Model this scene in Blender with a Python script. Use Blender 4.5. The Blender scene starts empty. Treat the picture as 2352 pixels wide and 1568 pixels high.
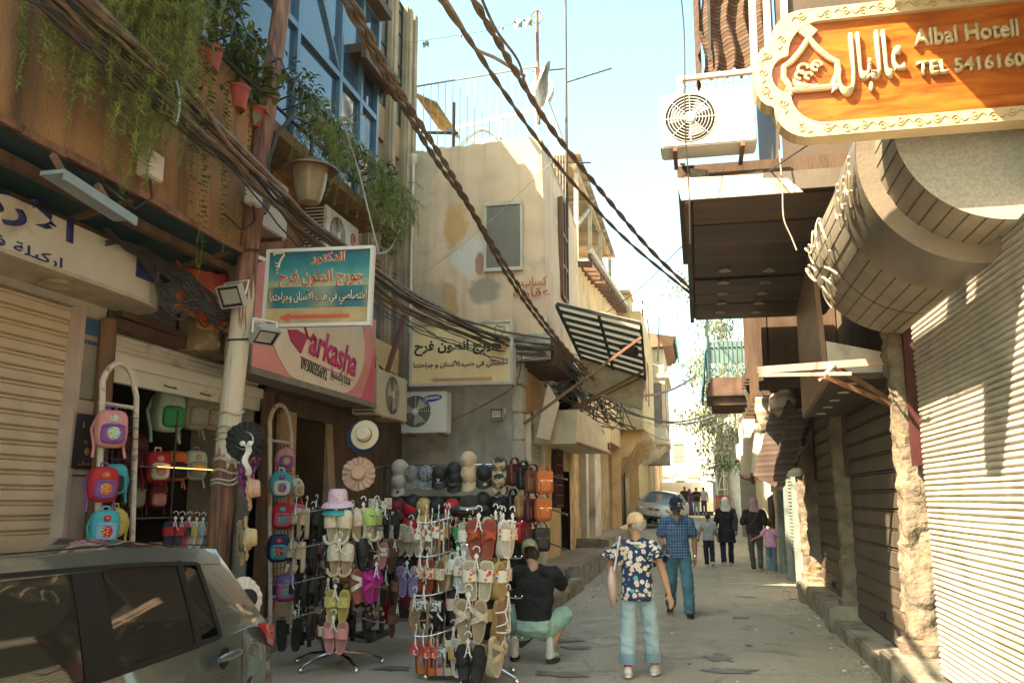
import bpy, bmesh, math, random
from math import sin, cos, pi, radians, sqrt, atan2
from mathutils import Vector as V, Matrix, noise
sc = bpy.context.scene
COL = sc.collection
random.seed(7)
# ---------------- camera, world, sun, exposure ----------------
PITCH, YAW, FPX, CX, CY = radians(10.25), radians(11.95), 1997.0, 1176.0, 784.0
cam = bpy.data.objects.new('camera', bpy.data.cameras.new('camera')); COL.objects.link(cam)
cam.location = (0, 0, 1.7); cam.rotation_euler = (pi/2 + PITCH, 0, YAW)
cam.data.lens = 36*FPX/2352; cam.data.sensor_width = 36; cam.data.clip_end = 2000; cam.data.clip_start = .05
sc.camera = cam
SUN_TO = V((-.5, -.45, .74)).normalized()
ELEV = math.asin(SUN_TO.z); AZ = atan2(SUN_TO.x, SUN_TO.y)
w = bpy.data.worlds.new('World'); sc.world = w; w.use_nodes = True
nt = w.node_tree; bg = nt.nodes['Background']
sky = nt.nodes.new('ShaderNodeTexSky'); sky.sky_type = 'NISHITA'; sky.sun_disc = False
sky.sun_elevation = ELEV; sky.sun_rotation = AZ; sky.dust_density = 2.2; sky.air_density = 1.0; sky.ozone_density = 1.0
tint = nt.nodes.new('ShaderNodeMix'); tint.data_type = 'RGBA'; tint.blend_type = 'MULTIPLY'; tint.inputs[0].default_value = 1
tint.inputs[7].default_value = (1.03, 1.16, .9, 1)
nt.links.new(sky.outputs[0], tint.inputs[6]); nt.links.new(tint.outputs[2], bg.inputs[0]); bg.inputs[1].default_value = .125
sun = bpy.data.objects.new('sun', bpy.data.lights.new('sun', 'SUN')); COL.objects.link(sun)
sun.data.energy = 5.0; sun.data.angle = radians(.5); sun.data.color = (1, .84, .6)
sun.rotation_euler = SUN_TO.to_track_quat('Z', 'Y').to_euler(); sun.location = (-8, -8, 20)
sc.view_settings.view_transform = 'Standard'; sc.view_settings.look = 'None'; sc.view_settings.gamma = 1
sc.view_settings.exposure = 2.3
sc.cycles.max_bounces = 8; sc.cycles.diffuse_bounces = 3; sc.cycles.transparent_max_bounces = 8

# a sight line through the photo, met with a real plane of the street
_fw = V((-sin(YAW)*cos(PITCH), cos(YAW)*cos(PITCH), sin(PITCH))); _rt = V((cos(YAW), sin(YAW), 0)); _up = _rt.cross(_fw)
def P(px, py, X=None, Y=None, Z=None):
    d = _fw + _rt*((px-CX)/FPX) - _up*((py-CY)/FPX); c = V((0, 0, 1.7))
    t = (X-c.x)/d.x if X is not None else (Y-c.y)/d.y if Y is not None else (Z-c.z)/d.z
    return c + d*t
def gz(y):
    t = min(max((y-20)/20, 0), 1); return .5*t*t*(3-2*t)

# ---------------- materials ----------------
_mats = {}
def mat(name, col, r=.75, var=.18, s=3.0, bump=.15, bs=45, metal=0.0, streak=0.0, scol=None, dirt=0.0, dcol=None, ds=1.2, spec=.4, coat=0.0, stretch=(1, 1, 1), trans=0.0, emit=None, alpha=1.0):
    if name in _mats: return _mats[name]
    m = bpy.data.materials.new(name); m.use_nodes = True; n = m.node_tree.nodes; L = m.node_tree.links
    b = n['Principled BSDF']; _mats[name] = m
    b.inputs['Roughness'].default_value = r; b.inputs['Metallic'].default_value = metal
    b.inputs['Specular IOR Level'].default_value = spec; b.inputs['Coat Weight'].default_value = coat
    if trans: b.inputs['Transmission Weight'].default_value = trans
    if alpha < 1: b.inputs['Alpha'].default_value = alpha
    if emit: b.inputs['Emission Color'].default_value = (*emit[:3], 1); b.inputs['Emission Strength'].default_value = emit[3]
    tc = n.new('ShaderNodeTexCoord'); mp = n.new('ShaderNodeMapping'); mp.inputs['Scale'].default_value = stretch
    L.new(tc.outputs['Object'], mp.inputs[0]); co = mp.outputs[0]
    def noi(scale, det=5, src=co, dist=0):
        k = n.new('ShaderNodeTexNoise'); k.inputs['Scale'].default_value = scale; k.inputs['Detail'].default_value = det
        k.inputs['Distortion'].default_value = dist; L.new(src, k.inputs[0]); return k.outputs[0]
    def mr(src, a, bb, lo=0, hi=1):
        k = n.new('ShaderNodeMapRange'); k.inputs[1].default_value = a; k.inputs[2].default_value = bb
        k.inputs[3].default_value = lo; k.inputs[4].default_value = hi; L.new(src, k.inputs[0]); return k.outputs[0]
    def mix(f, a, bb):
        k = n.new('ShaderNodeMix'); k.data_type = 'RGBA'; L.new(f, k.inputs[0])
        for i, q in ((6, a), (7, bb)):
            if isinstance(q, tuple): k.inputs[i].default_value = (*q[:3], 1)
            else: L.new(q, k.inputs[i])
        return k.outputs[2]
    c = tuple(col[:3])
    out = c
    if var:
        out = mix(mr(noi(s), .3, .7), tuple(x*(1-var) for x in c), tuple(min(1, x*(1+var)) for x in c))
    if dirt:
        out = mix(mr(noi(ds, 8, dist=.6), .62-dirt*.25, .72, 0, .9), out, dcol or tuple(x*.35 for x in c))
    if streak:
        m2 = n.new('ShaderNodeMapping'); m2.inputs['Scale'].default_value = (2.6, 2.6, .22); L.new(tc.outputs['Object'], m2.inputs[0])
        out = mix(mr(noi(1.6, 7, m2.outputs[0]), .47, .72, 0, streak), out, scol or tuple(x*.3 for x in c))
    if isinstance(out, tuple): b.inputs[0].default_value = (*out, 1)
    else: L.new(out, b.inputs[0])
    if bump:
        k = n.new('ShaderNodeBump'); k.inputs['Strength'].default_value = bump; k.inputs['Distance'].default_value = .02
        L.new(noi(bs, 4), k.inputs['Height']); L.new(k.outputs[0], b.inputs['Normal'])
    return m
def flat(name, col, r=.6, **k):
    k.setdefault('var', .08); k.setdefault('bump', 0); return mat(name, col, r, **k)
def nodes_mat(name, r=.7):
    m = bpy.data.materials.new(name); m.use_nodes = True; _mats[name] = m
    n = m.node_tree.nodes; n['Principled BSDF'].inputs['Roughness'].default_value = r
    return m, n, m.node_tree.links, n['Principled BSDF']

# ---------------- mesh building ----------------
class MB:
    def __init__(s): s.v = []; s.f = []; s.mi = []; s.cur = 0
    def add(s, vs, fs):
        o = len(s.v); s.v += [V(p) for p in vs]; s.f += [[i+o for i in f] for f in fs]; s.mi += [s.cur]*len(fs); return s
    def m(s, i): s.cur = i; return s
    def box(s, x0, x1, y0, y1, z0, z1):
        return s.obox(V(((x0+x1)/2, (y0+y1)/2, (z0+z1)/2)), V(((x1-x0)/2, 0, 0)), V((0, (y1-y0)/2, 0)), V((0, 0, (z1-z0)/2)))
    def obox(s, c, a, b, d):
        c, a, b, d = V(c), V(a), V(b), V(d)
        vs = [c+a*i+b*j+d*k for k in (-1, 1) for j in (-1, 1) for i in (-1, 1)]
        return s.add(vs, [(0, 2, 3, 1), (4, 5, 7, 6), (0, 1, 5, 4), (2, 6, 7, 3), (0, 4, 6, 2), (1, 3, 7, 5)])
    def bar(s, p, q, w, h=None, up=V((0, 0, 1))):
        p, q = V(p), V(q); d = (q-p); L = d.length; d.normalize(); a = d.cross(up)
        if a.length < .01: a = d.cross(V((1, 0, 0)))
        a.normalize(); b = a.cross(d); return s.obox((p+q)/2, d*L/2, a*w/2, b*(h or w)/2)
    def quad(s, *p): return s.add(p, [tuple(range(len(p)))])
    def prism(s, pts, off):
        n = len(pts); off = V(off); vs = [V(p) for p in pts]+[V(p)+off for p in pts]
        return s.add(vs, [tuple(range(n))[::-1], tuple(range(n, 2*n))]+[(i, (i+1) % n, (i+1) % n+n, i+n) for i in range(n)])
    def tube(s, pts, r, n=6, cap=True):
        pts = [V(p) for p in pts]; N = len(pts); rr = r if isinstance(r, (list, tuple)) else [r]*N
        vs = []; pa = None
        for i, p in enumerate(pts):
            d = (pts[min(i+1, N-1)]-pts[max(i-1, 0)]).normalized()
            a = pa - d*pa.dot(d) if pa is not None else d.orthogonal()
            if a.length < 1e-5: a = d.orthogonal()
            a.normalize(); pa = a; b = d.cross(a)
            vs += [p+(a*cos(2*pi*k/n)+b*sin(2*pi*k/n))*rr[i] for k in range(n)]
        fs = [(i*n+k, i*n+(k+1) % n, (i+1)*n+(k+1) % n, (i+1)*n+k) for i in range(N-1) for k in range(n)]
        if cap: fs += [tuple(range(n))[::-1], tuple(range((N-1)*n, N*n))]
        return s.add(vs, fs)
    def cyl(s, p, q, r, n=12, r2=None): return s.tube([p, q], [r, r2 if r2 is not None else r], n)
    def lathe(s, prof, o=(0, 0, 0), n=20, ax=V((0, 0, 1)), wob=None, sx=1):
        o = V(o); ax = V(ax).normalized(); a = ax.orthogonal().normalized(); b = ax.cross(a); vs = []
        if abs(ax.z) > .99: a, b = V((1, 0, 0)), V((0, 1, 0))
        for i, (r, h) in enumerate(prof):
            for k in range(n):
                t = 2*pi*k/n; rr = r*(1+(wob(t, i) if wob else 0)); hh = h
                vs.append(o+ax*hh+a*cos(t)*rr*sx+b*sin(t)*rr)
        M = len(prof)
        fs = [(i*n+k, i*n+(k+1) % n, (i+1)*n+(k+1) % n, (i+1)*n+k) for i in range(M-1) for k in range(n)]
        if prof[0][0] > 1e-4: fs.append(tuple(range(n))[::-1])
        if prof[-1][0] > 1e-4: fs.append(tuple(range((M-1)*n, M*n)))
        return s.add(vs, fs)
    def grid(s, fn, nu, nv):
        vs = [fn(i/nu, j/nv) for j in range(nv+1) for i in range(nu+1)]
        return s.add(vs, [(j*(nu+1)+i, j*(nu+1)+i+1, (j+1)*(nu+1)+i+1, (j+1)*(nu+1)+i) for j in range(nv) for i in range(nu)])
    def ell(s, c, rx, ry, rz, nu=14, nv=9, R=None):
        c = V(c); vs = []
        for j in range(nv+1):
            ph = -pi/2+pi*j/nv
            for i in range(nu):
                t = 2*pi*i/nu; p = V((rx*cos(ph)*cos(t), ry*cos(ph)*sin(t), rz*sin(ph)))
                vs.append(c+(R @ p if R else p))
        return s.add(vs, [(j*nu+i, j*nu+(i+1) % nu, (j+1)*nu+(i+1) % nu, (j+1)*nu+i) for j in range(nv) for i in range(nu)])
    def sup(s, c, rx, ry, rz, e=.5, nu=20, nv=12):
        c = V(c); g = lambda x, q: (abs(x)**q)*(1 if x > 0 else -1); vs = []
        for j in range(nv+1):
            ph = -pi/2+pi*j/nv
            for i in range(nu): t = 2*pi*i/nu; vs.append(c+V((rx*g(cos(ph), e)*g(cos(t), e), ry*g(cos(ph), e)*g(sin(t), e), rz*g(sin(ph), e))))
        return s.add(vs, [(j*nu+i, j*nu+(i+1) % nu, (j+1)*nu+(i+1) % nu, (j+1)*nu+i) for j in range(nv) for i in range(nu)])
    def xf(s, M, i0=0):
        for i in range(i0, len(s.v)): s.v[i] = M @ s.v[i]
        return s
    def many(s, name, mats, parent=None, **k):
        par = list(range(len(s.v)))
        def fd(i):
            while par[i] != i: i = par[i]
            return i
        for f in s.f:
            for j in f[1:]: par[fd(j)] = fd(f[0])
        g = {}
        for f in s.f: g.setdefault(fd(f[0]), []).append(f)
        for fs in g.values():
            ix = sorted({j for f in fs for j in f}); mp = {j: i for i, j in enumerate(ix)}; b = MB(); b.add([s.v[j] for j in ix], [[mp[j] for j in f] for f in fs]); b.build(name, mats, parent, **k)
    def build(s, name, mats, parent=None, smooth=False, bevel=0, local=False, solid=0, sub=0, ang=40):
        me = bpy.data.meshes.new(name); o = V((0, 0, 0))
        if parent is not None and not local: o = wloc(parent)
        me.from_pydata([tuple(p-o) for p in s.v], [], s.f)
        for m in (mats if isinstance(mats, (list, tuple)) else [mats]): me.materials.append(m)
        me.polygons.foreach_set('material_index', s.mi)
        bm = bmesh.new(); bm.from_mesh(me); bmesh.ops.remove_doubles(bm, verts=bm.verts, dist=1e-5)
        bm.faces.ensure_lookup_table()
        if solid: bmesh.ops.solidify(bm, geom=bm.faces[:], thickness=solid)
        bmesh.ops.recalc_face_normals(bm, faces=bm.faces)
        if bevel: bmesh.ops.bevel(bm, geom=[e for e in bm.edges if len(e.link_faces) == 2 and e.calc_face_angle(0) > .5], offset=bevel, segments=2, affect='EDGES', clamp_overlap=True)
        bm.to_mesh(me); bm.free()
        if smooth:
            me.polygons.foreach_set('use_smooth', [True]*len(me.polygons)); me.set_sharp_from_angle(angle=radians(ang))
        ob = bpy.data.objects.new(name, me); COL.objects.link(ob)
        if parent is not None: ob.parent = parent
        if sub:
            md = ob.modifiers.new('s', 'SUBSURF'); md.levels = md.render_levels = sub
        return ob
def wloc(o):
    p = V((0, 0, 0))
    while o is not None: p = p+o.location; o = o.parent
    return p
def tag(o, label=None, cat=None, group=None, kind=None):
    for k, x in (('label', label), ('category', cat), ('group', group), ('kind', kind)):
        if x: o[k] = x
    return o
def thing(name, loc, label, cat, group=None, rz=0):
    o = bpy.data.objects.new(name, None); COL.objects.link(o); o.location = loc; o.rotation_euler.z = rz
    o.empty_display_size = .1
    return tag(o, label, cat, group)
def struct(name, mb, m, **k): return tag(mb.build(name, m, **k), kind='structure')
def copy_tree(o, parent=None, mats=None):
    c = o.copy(); COL.objects.link(c); c.parent = parent
    for ch in o.children: copy_tree(ch, c)
    return c
def apply_mods(ob):
    dg = bpy.context.evaluated_depsgraph_get(); me = bpy.data.meshes.new_from_object(ob.evaluated_get(dg))
    ob.modifiers.clear(); ob.data = me; return ob
# ---------------- lettering (Arabic is shaped into its joined forms) ----------------
_FM = {}; _cp = 0xFE80
for _c, _n in zip([0x621, 0x622, 0x623, 0x624, 0x625, 0x626, 0x627, 0x628, 0x629, 0x62a, 0x62b, 0x62c, 0x62d, 0x62e, 0x62f, 0x630, 0x631, 0x632]+list(range(0x633, 0x63b))+list(range(0x641, 0x64b)), [1, 2, 2, 2, 2, 4, 2, 4, 2, 4, 4, 4, 4, 4, 2, 2, 2, 2]+[4]*8+[4]*7+[2, 2, 4]):
    _FM[_c] = [chr(_cp+i) for i in range(_n)]; _cp += _n
_LIG = {'\u0622': 0xFEF5, '\u0623': 0xFEF7, '\u0625': 0xFEF9, '\u0627': 0xFEFB}
def shape(s):
    if not any(0x600 < ord(c) < 0x700 for c in s): return s
    out = []; i = 0; prev = False
    while i < len(s):
        c = s[i]; f = _FM.get(ord(c))
        if not f: out.append(c); prev = False; i += 1; continue
        if c == '\u0644' and i+1 < len(s) and s[i+1] in _LIG:
            out.append(chr(_LIG[s[i+1]]+(1 if prev else 0))); prev = False; i += 2; continue
        nx = i+1 < len(s) and ord(s[i+1]) in _FM and ord(s[i+1]) != 0x621; dual = len(f) == 4
        out.append((f[(3 if nx else 1) if prev else (2 if nx else 0)]) if dual else f[1 if prev and len(f) > 1 else 0])
        prev = dual and nx; i += 1
    return ''.join(reversed(out))
def text(name, s, org, u, v, W, H, m, parent=None, bold=.02, ext=.003, shear=0, off=.002):
    cu = bpy.data.curves.new('lettering', 'FONT'); cu.body = shape(s); cu.size = 1; cu.offset = bold; cu.resolution_u = 3; cu.shear = shear
    t = bpy.data.objects.new('lettering', cu); COL.objects.link(t)
    me = bpy.data.meshes.new_from_object(t.evaluated_get(bpy.context.evaluated_depsgraph_get()))
    bpy.data.objects.remove(t)
    xs = [q.co.x for q in me.vertices]; ys = [q.co.y for q in me.vertices]
    x0, y0 = min(xs), min(ys); sx = W/max(1e-6, max(xs)-x0); sy = H/max(1e-6, max(ys)-y0)
    u, v, org = V(u).normalized(), V(v).normalized(), V(org); n = u.cross(v)
    pl = wloc(parent) if parent is not None else V((0, 0, 0))
    for q in me.vertices: q.co = org+u*((q.co.x-x0)*sx)+v*((q.co.y-y0)*sy)+n*(off+ext)-pl
    bm = bmesh.new(); bm.from_mesh(me); bmesh.ops.remove_doubles(bm, verts=bm.verts, dist=1e-5)
    seen = set(); isl = 0
    for f0 in bm.faces:
        if f0 in seen: continue
        st_ = [f0]; seen.add(f0); vs_ = set()
        while st_:
            f = st_.pop(); vs_.update(f.verts)
            for e in f.edges:
                for h in e.link_faces:
                    if h not in seen: seen.add(h); st_.append(h)
        for q in vs_: q.co += n*(.0005*(isl % 4))
        isl += 1
    r = bmesh.ops.extrude_face_region(bm, geom=bm.faces[:])
    bmesh.ops.translate(bm, verts=[e for e in r['geom'] if isinstance(e, bmesh.types.BMVert)], vec=-n*ext)
    bmesh.ops.recalc_face_normals(bm, faces=bm.faces); bm.to_mesh(me); bm.free()
    me.materials.clear(); me.materials.append(m); me.name = name
    ob = bpy.data.objects.new(name, me); COL.objects.link(ob); ob.parent = parent; return ob
XX, YY, ZZ = V((1, 0, 0)), V((0, 1, 0)), V((0, 0, 1))
def fbm(p, s=1): return noise.fractal(V(p)*s, 1, 2, 4)
def rough_wall(mb, fn, nu, nv, amp, s, nrm):
    nrm = V(nrm)
    def g(u, v):
        p = V(fn(u, v)); e = min(u, 1-u, v, 1-v) > 1e-6
        return p+nrm*(fbm(p, s)*amp if e else 0)
    mb.grid(g, nu, nv)
def shutter(mb, y0, y1, z0, z1, X, face, pitch, depth, kind='round'):
    n = max(1, round((z1-z0)/pitch)); prof = []
    for i in range(n):
        z = z0+(z1-z0)*i/n; p = (z1-z0)/n
        if kind == 'round': prof += [(z+p*a, depth*b) for a, b in ((0, 0), (.12, .55), (.3, 1), (.5, 1), (.7, .8), (.88, .3))]
        elif kind == 'double': prof += [(z+p*a, depth*b) for a, b in ((0, 0), (.05, .9), (.3, 1), (.62, .9), (.68, .3), (.74, .8), (.86, .9), (.93, .2))]
        else: prof += [(z+p*a, depth*b) for a, b in ((0, 0), (.04, 1), (.8, .85), (.86, .1), (.9, .7), (.96, .5))]
    prof.append((z1, 0)); k = len(prof); ny = 12; vs = []
    for j in range(ny+1):
        y = y0+(y1-y0)*j/ny
        for z, d in prof: q = int((z-z0)/pitch+.01); vs.append((X+face*(d+.012*noise.noise((y*.9, z*.9, X))+.005*noise.noise((q*3.7, y*.3, 1))), y, z+.008*noise.noise((y*.5, q*2.1, 3))))
    mb.add(vs, [(j*k+i, j*k+i+1, (j+1)*k+i+1, (j+1)*k+i) for j in range(ny) for i in range(k-1)])
    return mb
# ======================= SETTING: ground, pavements =======================
def asphalt():
    m, n, L, b = nodes_mat('asphalt', .85)
    tc = n.new('ShaderNodeTexCoord')
    def noi(s, d=6, dist=0):
        k = n.new('ShaderNodeTexNoise'); k.inputs['Scale'].default_value = s; k.inputs['Detail'].default_value = d; k.inputs['Distortion'].default_value = dist; L.new(tc.outputs['Object'], k.inputs[0]); return k.outputs[0]
    def ramp(src, a, c):
        k = n.new('ShaderNodeMapRange'); k.inputs[1].default_value = a; k.inputs[2].default_value = c; L.new(src, k.inputs[0]); return k.outputs[0]
    def mix(f, a, c):
        k = n.new('ShaderNodeMix'); k.data_type = 'RGBA'; L.new(f, k.inputs[0])
        for i, q in ((6, a), (7, c)):
            if isinstance(q, tuple): k.inputs[i].default_value = (*q, 1)
            else: L.new(q, k.inputs[i])
        return k.outputs[2]
    base = mix(ramp(noi(.8, 8), .3, .7), (.24, .2, .145), (.36, .31, .235))
    base = mix(ramp(noi(38, 3), .42, .7), base, (.4, .355, .28))
    base = mix(ramp(noi(1.1, 10, .8), .6, .72), base, (.19, .16, .115))
    wv = n.new('ShaderNodeMapping'); L.new(tc.outputs['Object'], wv.inputs[0])
    ad = n.new('ShaderNodeVectorMath'); ad.operation = 'MULTIPLY_ADD'; nz = n.new('ShaderNodeTexNoise'); nz.inputs['Scale'].default_value = 1.7; nz.inputs['Detail'].default_value = 6
    L.new(tc.outputs['Object'], nz.inputs[0]); ad.inputs[1].default_value = (.9, .9, .9); L.new(nz.outputs[1], ad.inputs[0]); L.new(tc.outputs['Object'], ad.inputs[2])
    vo = n.new('ShaderNodeTexVoronoi'); vo.feature = 'DISTANCE_TO_EDGE'; vo.inputs['Scale'].default_value = .34; L.new(ad.outputs[0], vo.inputs[0])
    cr = n.new('ShaderNodeMapRange'); cr.inputs[1].default_value = .002; cr.inputs[2].default_value = .007; cr.inputs[3].default_value = .5; cr.inputs[4].default_value = 0; L.new(vo.outputs[0], cr.inputs[0])
    base = mix(cr.outputs[0], base, (.11, .09, .065))
    L.new(base, b.inputs[0])
    bp = n.new('ShaderNodeBump'); bp.inputs['Strength'].default_value = .35; bp.inputs['Distance'].default_value = .012; L.new(noi(55, 5), bp.inputs['Height']); L.new(bp.outputs[0], b.inputs['Normal'])
    return m
ASPH = asphalt()
CONC = mat('old_concrete', (.36, .31, .24), .85, .25, 2, .4, 30, dirt=.5, ds=2.2)
KERB = mat('kerb_stone', (.27, .23, .175), .8, .3, 3, .5, 22, dirt=.6, ds=4)
def paver_mat():
    m, n, L, b = nodes_mat('paving_tile', .85)
    tc = n.new('ShaderNodeTexCoord'); br = n.new('ShaderNodeTexBrick'); br.inputs['Scale'].default_value = 3.2; br.offset = .5
    br.inputs['Color1'].default_value = (.3, .225, .15, 1); br.inputs['Color2'].default_value = (.38, .29, .2, 1); br.inputs['Mortar'].default_value = (.13, .1, .07, 1); br.inputs['Mortar Size'].default_value = .018
    L.new(tc.outputs['Object'], br.inputs[0]); k = n.new('ShaderNodeTexNoise'); k.inputs['Scale'].default_value = 2.5; k.inputs['Detail'].default_value = 8; L.new(tc.outputs['Object'], k.inputs[0])
    mx = n.new('ShaderNodeMix'); mx.data_type = 'RGBA'; mx.blend_type = 'MULTIPLY'; mx.inputs[0].default_value = .7; L.new(br.outputs[0], mx.inputs[6])
    cr = n.new('ShaderNodeMapRange'); cr.inputs[1].default_value = .3; cr.inputs[2].default_value = .65; cr.inputs[3].default_value = .45; cr.inputs[4].default_value = 1.1; L.new(k.outputs[0], cr.inputs[0]); L.new(cr.outputs[0], mx.inputs[7]); L.new(mx.outputs[2], b.inputs[0])
    return m
PAVE = paver_mat()
xs = [-60, -30, -14, -7]+[-6+.4*i for i in range(26)]+[5, 8, 14, 30, 60]
ys = [-40, -20, -8, -3]+[.4*i for i in range(0, 70)]+[28+2*i for i in range(20)]+[70, 90, 130, 200, 400]
mb = MB(); nx = len(xs)
mb.add([V((x, y, gz(y)+(.022*fbm((x, y, 0), .55) if abs(x) < 4 and 0 < y < 40 else 0)-(.0 if abs(x) < 6 else 0))) for y in ys for x in xs], [(j*nx+i, j*nx+i+1, (j+1)*nx+i+1, (j+1)*nx+i) for j in range(len(ys)-1) for i in range(nx-1)])
struct('road', mb, ASPH, smooth=True)
# darker oil and water stains, worn patches laid as thin sheets
def blot(name, px, py, rx, ry, m, seed, h=.006, lobes=.5):
    c = P(px, py, Z=.01); b = MB(); pts = []
    for k in range(40):
        t = 2*pi*k/40; r = 1+min(.75, lobes*.55)*fbm((cos(t)*1.7+seed, sin(t)*1.7, seed), 1.0)+.12*noise.noise((t*5, seed, 0))
        x, y = c.x+cos(t)*rx*r, c.y+sin(t)*ry*r; pts.append(V((x, y, gz(y)+.022*fbm((x, y, 0), .55)+h)))
    b.add([V((c.x, c.y, gz(c.y)+.022*fbm((c.x, c.y, 0), .55)+h))]+pts, [(0, 1+i, 1+(i+1) % 40) for i in range(40)])
    struct(name, b, m)
STAIN = mat('oil_stain', (.17, .145, .11), .6, .3, 6, .2)
PATCH = mat('asphalt_patch', (.36, .31, .24), .88, .22, 2.5, .5, 50)
for i, (px, py, rx, ry, lb) in enumerate([(1655, 1510, .16, .22, 1.4), (1690, 1540, .22, .1, 1.6), (1650, 1540, .14, .1, 1.5), (1620, 1410, .16, .05, 1), (1290, 1545, .25, .12, 1.2), (1325, 1485, .2, .1, 1.2), (1700, 1418, .11, .09, .9), (1290, 1470, .16, .1, 1.2), (900, 1535, .2, .12, 1.2), (1720, 1480, .05, .05, .8)]):
    blot('road_stain', px, py, rx, ry, STAIN, i*3.1, .007+.0005*i, lb)
for i, (px, py, rx, ry) in enumerate([(1840, 1400, .5, 2.2), (1560, 1490, .55, .6), (1730, 1330, .7, 1.6), (1420, 1440, .6, 1.5)]):
    blot('road_patch', px, py, rx, ry, PATCH, i*5+2, .0035+.0004*i, .35)
PUDDLE = mat('puddle_water', (.1, .09, .07), .05, 0, bump=0, spec=.6)
blot('puddle', 1715, 1370, .2, .035, PUDDLE, 9, .014, .4)
# pavements on the left: three stepped levels
def kerbrun(pts, w, z0, z1, name='kerb'):
    b = MB()
    for i in range(len(pts)-1):
        p, q = V(pts[i]), V(pts[i+1]); L = (q-p).length; n = max(1, int(L/.8)); d = (q-p).normalized(); a = V((-d.y, d.x, 0))
        for k in range(n):
            m0 = p+d*(L*k/n+.006); m1 = p+d*(L*(k+1)/n-.006); jz = random.uniform(-.012, .012); ja = random.uniform(-.012, .012)
            b.obox((m0+m1)/2+a*(w/2+ja)+V((0, 0, (z0+z1)/2+jz)), (m1-m0)/2, a*w/2, V((0, 0, (z1-z0)/2)))
    struct(name, b, KERB, bevel=.025, smooth=True)
def slab(name, pts, z0, z1, m=PAVE):
    b = MB(); b.prism([V((x, y, z0)) for x, y in pts], (0, 0, z1-z0)); struct(name, b, m)
slab('pavement', [(-9, -8), (-4.95, -8), (-4.95, 12.3), (-9, 12.3)], -.1, .17)
kerbrun([(-4.8, -2, 0), (-4.72, 12.2, 0)], .2, -.05, .18)
slab('pavement', [(-9, 12.3), (-2.45, 12.3), (-2.45, 16.6), (-9, 16.6)], -.1, .2)
kerbrun([(-4.7, 12.15, 0), (-2.5, 12.15, 0)], .2, -.05, .22); kerbrun([(-2.25, 12.2, 0), (-2.2, 17, 0)], .24, -.05, .23)
slab('pavement', [(-9, 16.6), (-2.5, 16.6), (-2.5, 24), (-9, 24)], -.1, .4)
kerbrun([(-3.6, 16.5, 0), (-2.5, 16.5, 0)], .2, .1, .43); kerbrun([(-2.3, 17, 0), (-2.3, 24, 0)], .22, -.05, .42)
slab('pavement', [(-9, 24), (-2.6, 24), (-2.6, 41), (-9, 41)], -.1, .62)
kerbrun([(-3.4, 23.9, 0), (-2.6, 23.9, 0)], .2, .3, .65); kerbrun([(-2.4, 24, 0), (-2.4, 41, 0)], .22, -.05, .64)
slab('pavement', [(1.78, -5), (9, -5), (9, 18.2), (1.78, 18.2)], -.1, .1, CONC)

# ======================= LEFT SIDE =======================
STUC = mat('brown_stucco', (.3, .165, .07), .95, .36, 1.1, 1.0, 34, streak=.9, scol=(.075, .05, .028), dirt=.25, dcol=(.1, .065, .035))
STUC2 = mat('tan_render', (.36, .21, .09), .9, .2, 1.4, .6, 60, streak=.6, scol=(.12, .08, .045))
PALE = mat('cream_plaster', (.66, .46, .29), .88, .12, .9, .3, 26, streak=.45, scol=(.33, .25, .16), dirt=.22, dcol=(.36, .3, .22), ds=.9)
GREYP = mat('grey_cement_render', (.42, .38, .31), .88, .2, 1.3, .45, 30, dirt=.4, dcol=(.22, .19, .15), streak=.35)
OCHRE = mat('ochre_plaster', (.64, .43, .2), .88, .16, 1.3, .4, 24, streak=.4, scol=(.3, .2, .1), dirt=.3, dcol=(.4, .3, .18))
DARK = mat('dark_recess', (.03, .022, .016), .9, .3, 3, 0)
RUST = mat('rusty_iron', (.18, .085, .045), .75, .4, 9, .4, 60, dirt=.5, dcol=(.28, .13, .06), ds=6)
TEALM = mat('teal_painted_sheet', (.012, .035, .04), .5, .3, 5, .2)
IRON = mat('dark_iron', (.05, .042, .036), .55, .3, 9, .2, metal=.4)
WOODD = mat('dark_timber', (.09, .05, .028), .75, .35, 5, .4, 40, stretch=(1, 1, .25))
WOODM = mat('brown_timber', (.15, .075, .036), .7, .3, 5, .4, 40, stretch=(1, 1, .25))
GLAZ = mat('tinted_window_glass', (.035, .06, .085), .06, .25, .8, 0, spec=.8)
BLUEF = mat('blue_grey_aluminium', (.1, .15, .2), .4, .12, 4, 0, metal=.25)
DIRTG = mat('dusty_window_glass', (.15, .13, .1), .3, .3, 1.6, .1, 20, spec=.6)
SHW = mat('cream_shutter_paint', (.54, .44, .32), .5, .12, .8, .1, 40, dirt=.35, dcol=(.36, .3, .2), streak=.3, scol=(.4, .32, .22))
SHG = mat('grey_galvanised_shutter', (.4, .37, .31), .45, .15, 1.5, .1, 40, metal=.25, dirt=.35, dcol=(.24, .2, .15))
WHT = mat('white_enamel', (.75, .72, .64), .45, .06, 2, .05, dirt=.2, dcol=(.5, .42, .3), ds=3)
BLK = flat('black_plastic', (.018, .017, .016), .5)
CHR = mat('chrome', (.75, .74, .72), .16, .05, 4, 0, metal=1)

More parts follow.
